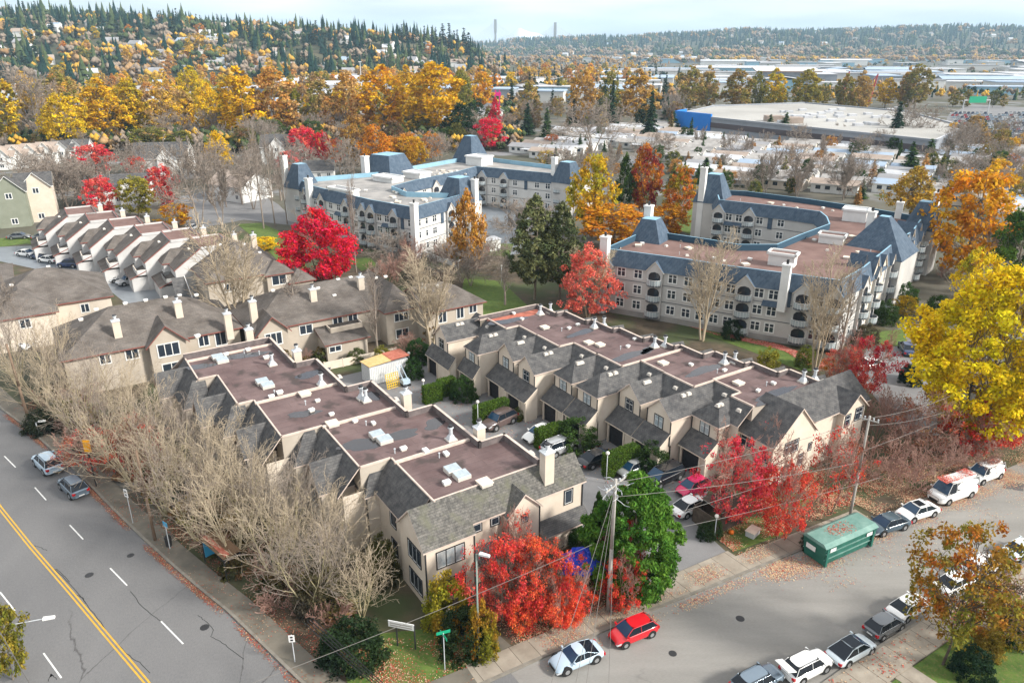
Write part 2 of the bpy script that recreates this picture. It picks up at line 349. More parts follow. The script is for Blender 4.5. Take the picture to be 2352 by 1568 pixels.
pave('garden_path', [(17.4, -23.6), (23.6, -23.6), (23.6, -25.1), (17.4, -25.1)], .054, 'sidewalk', .05)
# road markings
def mark(name, line, w, m, z=.012):
    return sheet(name, uvs(strip(line, -w/2, w/2)), z, m)
YL = [(-36, 72), (-31.8, 52), (-27.87, 34.95), (-25.7, 26.6), (-23.3, 18), (-21.4, 11), (-19.63, 4.56), (-17.2, -6)]
mark('road_marking', offset(YL, .13), .12, 'line_yellow'); mark('road_marking', offset(YL, -.13), .12, 'line_yellow')
def seg(px0, px1, wd, m='line_white'):
    mark('road_marking', [PU(*px0), PU(*px1)], wd, m)
for a, b in (((10, 1047), (36, 1073)), ((80, 1119), (106, 1148)), ((160, 1205), (191, 1238)), ((253, 1304), (292, 1344)), ((370, 1426), (421, 1478)), ((0, 1359), (34, 1402)), ((100, 1499), (141, 1556)), ((-40, 1008), (-18, 1024))):
    seg(a, b, .11)
# crack sealant lines wandering along the road (flat dark tar, part of the paving)
rc = random.Random(3)
for pts in ([(455, 1412), (470, 1424), (490, 1445), (484, 1462), (505, 1470), (530, 1492), (560, 1512)], [(125, 1305), (150, 1330), (190, 1375), (225, 1420), (247, 1455), (290, 1500), (320, 1520), (345, 1545)],
            [(78, 1252), (95, 1258), (108, 1264)], [(128, 1306), (140, 1314), (160, 1336)], [(170, 1365), (190, 1372), (196, 1385)], [(300, 1358), (325, 1392), (350, 1412), (368, 1425)], [(110, 1565), (118, 1545), (130, 1560)]):
    q = []
    for a, b in zip(pts, pts[1:]):
        for k in range(4):
            t = k/4; q.append(PU(a[0]*(1-t)+b[0]*t+rc.uniform(-1.5, 1.5), a[1]*(1-t)+b[1]*t+rc.uniform(-1.5, 1.5)))
    mark('road_seam', q+[PU(*pts[-1])], .045, 'black_plastic', .010)
# MANHOLE covers and asphalt repair patches
for (px, py, r_) in ((620, 1380-40, 0), (470, 1440, .34), (1700, 1420, .34), (1545, 1500, .3), (300, 1215+60, .3), (205, 1320, .34)):
    if r_: x, y = P(px, py); sheet('manhole_cover', [(x+r_*cos(k*pi/8), y+r_*sin(k*pi/8)) for k in range(16)], .0145, 'dark_metal')
mat('patch_dark', (.085, .083, .083), .85, (.12, .118, .116), .6, detail=8); mat('patch_pale', (.19, .18, .17), .9, (.27, .255, .24), .5, detail=8)
for q in (((2300, 1120), (2350, 1128), (2352, 1110), (2315, 1104)),): sheet('road_patch', [P(*k) for k in q], .0125, 'patch_dark')
# courtyard, driveway, lots, lawns
sheet('courtyard', uvs([(8, 46), (12.2, 5), (18, 0.5), (16.7, -6.6), (16.9, -7.9), (25.0, -8.5), (26.0, -3.0), (29.8, -1.0), (34, 1.5), (40, 46)]), .012, 'asphalt_yard')
pave('driveway', [(16.9, -9.9), (25.3, -10.7), (25.2, -7.9), (17.0, -7.4)], .135, 'sidewalk', .12)
sheet('lawn', uvs([(-6.5, -6.7), (-3, -6.9), (0.6, -6.9), (.4, -4.2), (-1.2, -1.6), (-7.2, 1.2), (-8.0, -3.5)]), .03, 'grass')
sheet('lawn', uvs([(4.2, -6.9), (16.4, -7.6), (15.6, -5.6), (5.0, -4.0)]), .028, 'grass_dark')
sheet('lawn', uvs([(25.6, -8.2), (31.5, -9.0), (32.0, -6.2), (30, -5.0), (26.3, -5.2)]), .03, 'grass')
sheet('lawn', uvs([(32.2, -6.6), (41.5, -8), (41, -5.5), (33, -4.9)]), .031, 'grass')
pave('garden_path', [(1.0, -6.6), (3.4, -6.7), (3.0, -3.6), (2.0, -3.4), (1.2, -4.5)], .06, 'sidewalk_old', .06)
LW = [P(*p) for p in ((1560, 700), (1620, 745), (1800, 800), (1880, 855), (1835, 850), (1760, 820), (1640, 775), (1560, 735))]
sheet('lawn', LW, .03, 'grass')
sheet('leaf_bed', [P(*p) for p in ((1500, 700), (1560, 700), (1640, 755), (1800, 795), (1900, 835), (1880, 855), (1800, 806), (1640, 768), (1520, 730))], .026, 'mulch')
sheet('lawn', [P(*p) for p in ((545, 515), (600, 512), (660, 540), (700, 580), (705, 640), (650, 610), (600, 560))], .03, 'grass')
sheet('lawn', [P(*p) for p in ((800, 595), (850, 592), (870, 612), (830, 622))], .03, 'grass')
sheet('lawn', [P(*p) for p in ((1065, 640), (1150, 645), (1210, 700), (1190, 750), (1120, 740), (1060, 680))], .03, 'grass')
sheet('lawn', [P(*p) for p in ((1100, 560), (1180, 560), (1170, 590), (1110, 585))], .03, 'grass')
sheet('lawn', [P(*p) for p in ((1600, 470), (1720, 440), (1760, 500), (1600, 545), (1540, 520))], .03, 'grass')
sheet('lawn', [P(*p) for p in ((2000, 765), (2075, 755), (2085, 790), (2030, 800))], .03, 'grass')
sheet('lawn', [P(*p) for p in ((-60, 550), (60, 545), (150, 555), (150, 568), (60, 560), (-60, 575))], .03, 'grass')
sheet('parking_lot', [P(*p) for p in ((-80, 570), (200, 560), (330, 635), (385, 655), (480, 670), (470, 700), (300, 705), (230, 650), (0, 600), (-80, 600))], .012, 'asphalt_wet')
sheet('parking_lot', [P(*p) for p in ((1100, 470), (1290, 500), (1290, 560), (1160, 590), (1060, 540))], .012, 'asphalt_wet')
sheet('lane', [P(*p) for p in ((2010, 770), (2120, 740), (2160, 1000), (2080, 1000), (1960, 850))], .012, 'asphalt_yard')
sheet('lane', [P(*p) for p in ((395, 455), (560, 420), (640, 470), (690, 520), (560, 505), (430, 530))], .012, 'asphalt_yard')
sheet('parking_lot', [P(*p) for p in ((2150, 330), (2450, 330), (2450, 252), (2230, 240), (2180, 262))], .02, 'asphalt_yard')
# ---------------------------------------------------------------- windows (frame + pane, shared meshes)
WIN = {}
def window(parent, x, y, z, a, wd, ht, style='dark', nx=2, nz=1, name='window', pane='glass'):
    """window whose outward normal points along angle a (radians) in the parent's frame; z is its centre"""
    key = (round(wd, 2), round(ht, 2), style, nx, nz, pane)
    if key not in WIN:
        b = MB(); t = .09 if style != 'small' else .06; f0, f1 = -.06, .05
        def bar(x0, x1, z0, z1, m, y1=f1): b.box(x0, x1, -y1, -f0, z0, z1, m, bot=True)
        mo, mi = {'dark': (0, 1), 'white': (1, 1), 'small': (0, 1), 'plain': (1, 1)}[style]
        bar(-wd/2-t, wd/2+t, ht/2, ht/2+t, mo); bar(-wd/2-t, wd/2+t, -ht/2-t, -ht/2, mo)
        bar(-wd/2-t, -wd/2, -ht/2, ht/2, mo); bar(wd/2, wd/2+t, -ht/2, ht/2, mo)
        c = wd/nx; s = .05 if style != 'white' else .075
        for i in range(nx):
            x0 = -wd/2+i*c; x1 = x0+c
            bar(x0, x0+s, -ht/2, ht/2, mi, .03); bar(x1-s, x1, -ht/2, ht/2, mi, .03)
            bar(x0+s, x1-s, ht/2-s, ht/2, mi, .028); bar(x0+s, x1-s, -ht/2, -ht/2+s, mi, .028)
            if nz > 1: bar(x0+s, x1-s, ht*.12-s/2, ht*.12+s/2, mi, .025)
        if style == 'dark' and nx > 1:
            for i in range(1, nx): bar(-wd/2+i*c-.035, -wd/2+i*c+.035, -ht/2, ht/2, 0, .055)
        me = b.mesh('window', ['dark_trim', 'white_trim'])
        p = MB(); p.box(-wd/2, wd/2, -.012, .04, -ht/2, ht/2, bot=True)
        WIN[key] = (me, p.mesh('pane', pane))
    me, pm = WIN[key]
    o = bpy.data.objects.new(name, me); link(o, parent)
    o.location = (x+.07*0, y, z); o.rotation_euler = (0, 0, a+pi/2)
    q = bpy.data.objects.new('pane', pm); link(q, o); return o
def small_part(parent, name, me, x, y, z, a=0, s=1):
    o = bpy.data.objects.new(name, me); link(o, parent); o.location = (x, y, z); o.rotation_euler = (0, 0, a); o.scale = (s, s, s) if not isinstance(s, tuple) else s; return o
# shared roof furniture meshes
def _m(fn, name, mats, smooth=False):
    b = MB(); fn(b); return b.mesh(name, mats, smooth)
VENT = _m(lambda b: (b.box(-.28, .28, -.18, .18, 0, .2), b.box(-.34, .34, -.24, .24, .2, .42, 1, bot=True)), 'vent', ['vent_box', 'white_trim'])
TURTLE = _m(lambda b: (b.frustum([(-.3, -.25), (.3, -.25), (.3, .25), (-.3, .25)], [(-.22, -.12), (.22, -.12), (.22, .2), (-.22, .2)], 0, .28)), 'vent', ['vent_box'])
PIPEV = _m(lambda b: (b.tube((0, 0, 0), (0, 0, .42), .05), b.tube((0, 0, .42), (0, 0, .5), .09)), 'vent_pipe', ['galv'])
def _flue(b):
    b.box(-.45, .45, -.45, .45, 0, .14, 1); b.frustum([(-.36, -.36), (.36, -.36), (.36, .36), (-.36, .36)], [(-.18, -.18), (.18, -.18), (.18, .18), (-.18, .18)], .14, .55)
    b.tube((0, 0, .5), (0, 0, 1.25), .17, .17, 10); b.tube((0, 0, 1.25), (0, 0, 1.33), .28, .24, 10); b.tube((0, 0, 1.38), (0, 0, 1.52), .24, .2, 10, 2)
FLUE = _m(_flue, 'flue', ['galv', 'vent_box', 'dark_metal'])
def _sky(b):
    b.box(-.62, .62, -.52, .52, 0, .3, 1); 
SKYL = _m(_sky, 'skylight', ['galv', 'vent_box'])
SKYG = _m(lambda b: b.slab([(-.6, -.5, .36), (.6, -.5, .36), (.6, .5, .44), (-.6, .5, .44)], .08, 0, 1), 'glazing', ['glass_sky', 'white_trim'])
HATCH = _m(lambda b: (b.box(-.5, .5, -.5, .5, 0, .22), b.box(-.56, .56, -.56, .56, .22, .32, 1, bot=True)), 'roof_hatch', ['vent_box', 'cream_trim'])
def skylight(root, u, v, z, a=0):
    o = small_part(root, 'skylight', SKYL, u, v, z, a); q = bpy.data.objects.new('glazing', SKYG); link(q, o)
def chimney_mb(wd, dp, h, caps=1):
    b = MB(); b.box(-wd/2, wd/2, -dp/2, dp/2, 0, h, 0)
    b.box(-wd/2-.07, wd/2+.07, -dp/2-.07, dp/2+.07, h-.02, h+.1, 1, bot=True)
    b.frustum([(-wd/2, -dp/2), (wd/2, -dp/2), (wd/2, dp/2), (-wd/2, dp/2)], [(-.15, -.15), (.15, -.15), (.15, .15), (-.15, .15)], h+.1, h+.25, 1)
    return b
def chimney(root, u, v, z0, h, wd=.85, dp=.75, m='cream', flue='galv'):
    o = link(bpy.data.objects.new('chimney', chimney_mb(wd, dp, h).mesh('chimney', [m, flue])), root); o.location = (u, v, z0)
    f = MB(); f.tube((0, 0, h+.2), (0, 0, h+.6), .17, .17, 10, 0); f.tube((0, 0, h+.6), (0, 0, h+.68), .26, .24, 10, 0); f.tube((0, 0, h+.72), (0, 0, h+.84), .25, .2, 10, 1)
    f.build('flue', ['galv', 'dark_metal'], o)
    return o
# ---------------------------------------------------------------- townhouse blocks
def gable_u(b, wl, u0, u1, v0, v1, ze, zr, hip=False, ov=.22, wall0=0.0, wall=True, uw1=None):
    """gable roof with its ridge along u; front end at u0. b gets roof slabs, wl walls"""
    vm = (v0+v1)/2; s = (zr-ze)/((v1-v0)/2); zo = ze-ov*s
    ur = u0-ov
    if hip:
        h = (v1-v0)/2
        b.slab([(u0-ov, v0-ov, zo), (u1, v0-ov, zo), (u1, vm, zr), (u0+h, vm, zr)])
        b.slab([(u0-ov, v1+ov, zo), (u0+h, vm, zr), (u1, vm, zr), (u1, v1+ov, zo)])
        b.slab([(u0-ov, v0-ov, zo), (u0+h, vm, zr), (u0-ov, v1+ov, zo)])
    else:
        b.slab([(ur, v0-ov, zo), (u1, v0-ov, zo), (u1, vm, zr), (ur, vm, zr)])
        b.slab([(ur, v1+ov, zo), (ur, vm, zr), (u1, vm, zr), (u1, v1+ov, zo)])
    if wall:
        uw = uw1 or u1
        wl.poly([(u0, v0, wall0), (uw, v0, wall0), (uw, v0, ze), (u0, v0, ze)])
        wl.poly([(u0, v1, wall0), (uw, v1, wall0), (uw, v1, ze), (u0, v1, ze)])
        f = [(u0, v0, wall0), (u0, v1, wall0), (u0, v1, ze)]+([] if hip else [(u0, vm, zr-.05)])+[(u0, v0, ze)]
        wl.poly(f)
def puddles(root, off, pts, z, seed=1):
    """thin sheets of standing rain water with uneven outlines, each a part of the roof it lies on"""
    r = random.Random(seed)
    for (u, v, a, c, rot) in pts:
        b = MB(off); k = 22; ph = [r.uniform(0, 6.3) for _ in range(4)]; P_ = []
        for i in range(k):
            t = 2*pi*i/k; q = 1+.16*sin(2*t+ph[0])+.12*sin(3*t+ph[1])+.08*sin(5*t+ph[2])+.05*sin(9*t+ph[3])
            x, y = a*q*cos(t), c*q*sin(t); P_.append((u+x*cos(rot)-y*sin(rot), v+x*sin(rot)+y*cos(rot), z))
        b.poly(P_); b.build('puddle', 'puddle', root)
def cap_line(b, pts, z0, z1, w=.22, m=0):
    """low parapet following a polyline in plan"""
    for p, q in zip(pts, pts[1:]):
        dx, dy = q[0]-p[0], q[1]-p[1]; L = hypot(dx, dy) or 1; ex, ey = dx/L*w/2, dy/L*w/2; nx_, ny_ = -dy/L*w/2, dx/L*w/2
        b.prism([(p[0]-ex+nx_, p[1]-ey+ny_), (p[0]-ex-nx_, p[1]-ey-ny_), (q[0]+ex-nx_, q[1]+ey-ny_), (q[0]+ex+nx_, q[1]+ey+ny_)], z0, z1, m, 1)

def block_left():
    o0 = (5.0, 20.0); root = thing('townhouse_block', 'near two storey cream townhouse block with brown flat roofs stepping back from the corner', 'townhouses', (*W(*o0), 0), RZ)
    def mb(): return MB(o0)
    z = 7.9
    roof = mb(); rp = [(2.1, 2.3), (12.0, 2.3), (12.0, 7.6), (9.4, 7.6), (9.4, 16.4), (6.55, 16.4), (6.55, 24.9), (3.75, 24.9), (3.75, 33.9), (1.35, 33.9), (1.35, 43.4), (-8.3, 43.4), (-8.3, 36.6), (-6.3, 36.6), (-6.3, 28.2), (-4.7, 28.2), (-4.7, 19.2), (-.8, 19.2), (-.8, 10.3), (2.1, 10.3)]
    roof.poly([(u, v, z) for u, v in rp]); roof.build('flat_roof', 'tar', root); up = mb(); up.prism(rp, 0, z-.02, top=False); up.build('wall', 'cream_dull', root)
    # main walls under the roof, wider than the flat roof by the mansard
    wl = mb()
    def wallrun(pts, z0, z1):
        for p, q in zip(pts, pts[1:]): wl.poly([(p[0], p[1], z0), (q[0], q[1], z0), (q[0], q[1], z1), (p[0], p[1], z1)])
    ze = 5.8
    left = [(0.0, 4.5), (.4, 4.5), (.4, 10.0), (-2.6, 10.0), (-2.6, 18.9), (-6.4, 18.9), (-6.4, 27.9), (-8.0, 27.9), (-8.0, 36.3), (-10.2, 36.3), (-10.2, 45.2)]
    right = [(13.6, 2.3), (13.6, 9.2), (11.0, 9.2), (11.0, 17.9), (8.2, 17.9), (8.2, 26.3), (5.4, 26.3), (5.4, 35.2), (3.0, 35.2), (3.0, 45.2)]
    wallrun(left, 0, ze); wallrun(right, 0, ze); wallrun([left[-1], right[-1]], 0, ze)
    ms = mb()
    # mansard slopes on the left (facing -u) and right (facing +u)
    for (ue, v0, v1, uw) in ((2.1, 3.0, 10.3, .3), (-.8, 10.3, 19.2, -2.7), (-4.7, 19.2, 28.2, -6.5), (-6.3, 28.2, 36.6, -8.1), (-8.3, 36.6, 43.4, -10.3)):
        ms.slab([(ue-.05, v0, z+.04), (ue-.05, v1, z+.04), (uw-.25, v1, ze-.15), (uw-.25, v0, ze-.15)])
    for (ue, v0, v1, uw) in ((12.15, 2.4, 7.8, 13.7), (9.55, 7.8, 16.6, 11.1), (6.7, 16.6, 25.1, 8.3), (3.9, 25.1, 34.1, 5.5), (1.5, 34.1, 43.6, 3.1)):
        ms.slab([(ue, v0, z+.5), (ue, v1, z+.5), (uw+.2, v1, ze-.15), (uw+.2, v0, ze-.15)])
        ms.slab([(ue, v1, z+.5), (uw+.2, v1, ze-.15), (uw+.2, v1+1.2, ze-.15)], .1)
        vents = (v0+v1)/2
    ms.slab([(-8.3, 43.6, z+.4), (1.5, 43.6, z+.4), (3.2, 45.4, ze-.15), (-10.4, 45.4, ze-.15)])
    # projecting gables on the left side
    for (v0, v1, u0, u1, hip) in ((9.6, 11.9, -.7, 2.1, True), (11.9, 15.2, -3.9, -.8, False), (17.6, 20.9, -4.2, -1.6, True), (21.5, 24.8, -7.6, -4.8, False), (27.0, 29.6, -8.2, -5.6, True), (30.2, 33.5, -9.6, -6.4, False), (35.4, 38.0, -10.2, -7.6, True), (39.4, 42.9, -11.8, -8.4, False)):
        gable_u(ms, wl, u0, u1, v0, v1, ze, z-.05, hip)
    # front block: gable roof with its ridge along u
    zr = 8.05
    def gv(b, u0, u1, v0, v1, zf, zb, zr, ov=.2):
        vm = v0+(v1-v0)*.5; s = (zr-zf)/(vm-v0)
        b.slab([(u0, v0-ov, zf-ov*s), (u1, v0-ov, zf-ov*s), (u1, vm, zr), (u0, vm, zr)]); b.slab([(u0, v1+ov, zb-ov*s), (u0, vm, zr), (u1, vm, zr), (u1, v1+ov, zb-ov*s)])
    fr = mb()
    fr.slab([(-.25, -.2, 5.6), (4.4, -.2, 5.6), (4.4, 2.3, zr), (-.25, 2.3, zr)])
    fr.slab([(-.25, 4.7, 5.6), (-.25, 2.3, zr), (1.7, 2.3, zr), (1.7, 4.7, 5.6)])
    fr.slab([(4.4, .45, 6.05), (15.9, .45, 6.05), (15.9, 2.3, zr-.03), (4.4, 2.3, zr-.03)])
    fr.slab([(12.0, 4.7, 5.8), (12.0, 2.3, zr-.03), (15.9, 2.3, zr-.03), (15.9, 4.7, 5.8)])
    # cross gable of the front
    vm = 9.0
    fr.slab([(7.3, -.2, 5.75), (9.05, -.2, 7.5), (9.05, 1.95, 7.5), (7.3, .5, 5.75)]); fr.slab([(10.8, -.2, 5.75), (10.8, .5, 5.75), (9.05, 1.95, 7.5), (9.05, -.2, 7.5)])
    fr.build('front_roof', ['shingle_old', 'fascia'], root); ms.build('shingle_roof', ['shingle', 'fascia'], root)
    wl.poly([(0, 0, 0), (4.3, 0, 0), (4.3, 0, 5.8), (0, 0, 5.8)]); wl.poly([(0, 0, 0), (0, 4.5, 0), (0, 4.5, 5.8), (0, 2.28, 8.0), (0, 0, 5.8)])
    wl.poly([(4.3, 0, 0), (4.3, .65, 0), (4.3, .65, 6.2), (4.3, 0, 5.8)]); wl.poly([(4.3, .65, 0), (15.6, .65, 0), (15.6, .65, 6.2), (4.3, .65, 6.2)])
    wl.poly([(15.6, .65, 0), (15.6, 4.5, 0), (15.6, 4.5, 6), (15.6, 2.3, 8.0), (15.6, .65, 6.2)]); wl.poly([(13.6, 4.5, 0), (15.6, 4.5, 0), (15.6, 4.5, 6), (13.6, 4.5, 6)])
    wl.poly([(7.5, 0, 0), (10.6, 0, 0), (10.6, 0, 5.75), (9.05, 0, 7.4), (7.5, 0, 5.75)])
    for uu in (7.5, 10.6): wl.poly([(uu, 0, 0), (uu, .65, 0), (uu, .65, 6), (uu, 0, 5.75)])
    wl.build('wall', 'cream', root)
    lt = mb(); lt.slab([(10.6, -.6, 2.7), (15.8, -.6, 2.7), (15.8, .66, 3.6), (10.6, .66, 3.6)]); lt.slab([(4.3, -.6, 2.7), (7.5, -.6, 2.7), (7.5, .66, 3.6), (4.3, .66, 3.6)]); lt.build('porch_roof', ['shingle', 'fascia'], root)
    # trims: corner boards
    for (u, v) in ((0, 0), (4.3, 0), (15.6, .62), (7.5, 0), (10.6, 0), (-3.9, 11.9), (-3.9, 15.2), (-.7, 9.6), (-7.6, 21.5), (-7.6, 24.8)): tr = mb(); tr.box(u-.05, u+.05, v-.05, v+.045, 0, 5.7); tr.build('corner_board', 'dark_trim', root)
    # parapets
    pr = mb(); cap_line(pr, [(12.05, 2.4), (12.05, 7.65), (9.45, 7.65), (9.45, 16.45), (6.6, 16.45), (6.6, 24.95), (3.8, 24.95), (3.8, 33.95), (1.4, 33.95), (1.4, 43.4), (-8.3, 43.4)], z-.1, z+.62, .26)
    pr.build('parapet', ['fascia_dark', 'fascia'], root)
    pl = mb(); cap_line(pl, [(-8.3, 43.4), (-8.3, 36.6), (-6.3, 36.6), (-6.3, 28.2), (-4.7, 28.2), (-4.7, 19.2), (-.8, 19.2), (-.8, 10.3), (2.1, 10.3), (2.1, 2.3)], z-.05, z+.13, .14)
    cap_line(pl, [(2.1, 2.38), (12, 2.38)], z-.05, z+.16, .16)
    for v, ua, ub in ((9.3, 2.1, 9.3), (18.8, -.8, 6.5), (27.3, -4.7, 3.7), (42.2, -8.2, 1.2)): cap_line(pl, [(ua, v), (ub, v)], z-.05, z+.2, .3)
    pl.build('parapet_cap', ['fascia', 'fascia'], root)
    # windows
    def wn(u, v, zz, a, *k, **kk): return window(root, u-o0[0], v-o0[1], zz, a, *k, **kk)
    wn(1.95+.2, -.01, 4.3, -pi/2, 2.35, 1.45, 'dark', 3, 1, pane='blind'); wn(2.15, -.01, 1.55, -pi/2, 2.35, 1.3, 'dark', 3, 1)
    wn(-.01, 1.9, 4.2, pi, 2.1, 1.5, 'dark', 3, 1); wn(-.01, 1.9, 1.5, pi, 2.1, 1.5, 'dark', 3, 1)
    wn(4.95, .64, 5.4, -pi/2, .75, .7, 'dark', 1, 1); wn(6.65, .64, 5.4, -pi/2, .75, .7, 'dark', 1, 1); wn(9.1, -.01, 5.1, -pi/2, .5, .65, 'dark', 2, 1)
    wn(14.1, .64, 5.0, -pi/2, .8, 1.3, 'dark', 1, 1)
    for v0, v1, u0 in ((11.9, 15.2, -3.9), (21.5, 24.8, -7.6), (30.2, 33.5, -9.6), (39.4, 42.9, -11.8)):
        wn(u0-.01, (v0+v1)/2, 4.5, pi, 1.3, 1.5, 'dark', 2, 1); wn(u0-.01, (v0+v1)/2, 1.6, pi, 1.6, 1.5, 'dark', 2, 1)
    for u, v in ((.39, 6.7), (-2.61, 16.4), (-6.41, 26), (-8.01, 34.6)): wn(u, v, 4.4, pi, 1.0, 1.4, 'dark', 1, 1); wn(u, v, 1.6, pi, 1.0, 1.4, 'dark', 1, 1)
    # roof furniture located from the photograph
    def pu(x, y, zz=z): u, v = PU(x, y, zz); return u-o0[0], v-o0[1]
    for p in ((506, 827), (609, 884), (875, 1008), (1050, 1089)):
        u, v = pu(*p); skylight(root, u-.1, v+.62, z); skylight(root, u+.1, v-.62, z)
    for p in ((626, 838), (739, 884), (831, 916), (841, 921), (1036, 1010)): small_part(root, 'flue', FLUE, *pu(*p), z)
    for p in ((700, 907), (764, 976), (1113, 1112)): small_part(root, 'roof_hatch', HATCH, *pu(*p), z)
    for p in ((454, 775), (570, 806), (612, 824), (520, 816), (643, 905), (730, 923), (716, 945), (762, 954), (816, 970), (858, 975), (927, 1034), (978, 1040), (1025, 1046), (1026, 1113), (624, 914)):
        small_part(root, 'vent', VENT, *pu(*p), z, rnd.choice((0, .2, 1.57)), rnd.uniform(.7, .95))
    for p in ((631, 906), (702, 930), (841, 977), (907, 1041), (1009, 1051), (596, 815), (561, 812)): small_part(root, 'vent_pipe', PIPEV, *pu(*p), z)
    for p in ((930, 1103), (970, 1143)): 
        u, v = pu(p[0], p[1], 7.0); small_part(root, 'vent', TURTLE, u, v, 7.0, -pi/2)
    for u, v in ((10.1, 8.6), (12.9, 5), (7.5, 21.5), (4.7, 30), (2.3, 38)): small_part(root, 'vent', TURTLE, u-o0[0]+.3, v-o0[1], 7.35, pi/2)
    u, v = pu(1104, 1121, 7.6); small_part(root, 'vent', TURTLE, u, v, 7.25, 0)
    for (x, y, zt) in ((1101, 1001, 8.2), (933, 921, 8.2), (683, 822, 8.2), (573, 772, 8.2)):
        u, v = pu(x, y, zt); chimney(root, u, v, 7.0, 2.1)
    chimney(root, 12.3-o0[0], 1.4-o0[1], 6.3, 3.3, .95, .8)
    puddles(root, o0, [(*PU(828, 1021, z), 2.0, 1.0, -.2), (*PU(922, 998, z), 1.9, .75, -.05), (*PU(998, 973, z), 1.3, .8, .4), (*PU(698, 950, z), 1.5, .7, -.1), (*PU(857, 908, z), .6, 1.2, .2), (*PU(463, 841, z), 2.0, .6, -.25), (*PU(560, 816, z), 3.0, .75, -.2), (*PU(717, 858, z), 1.8, .9, .1)], z+.012, 5)
    return root
mat('fascia_dark', (.10, .085, .085), .8, (.17, .14, .135), 1.5)
block_left()

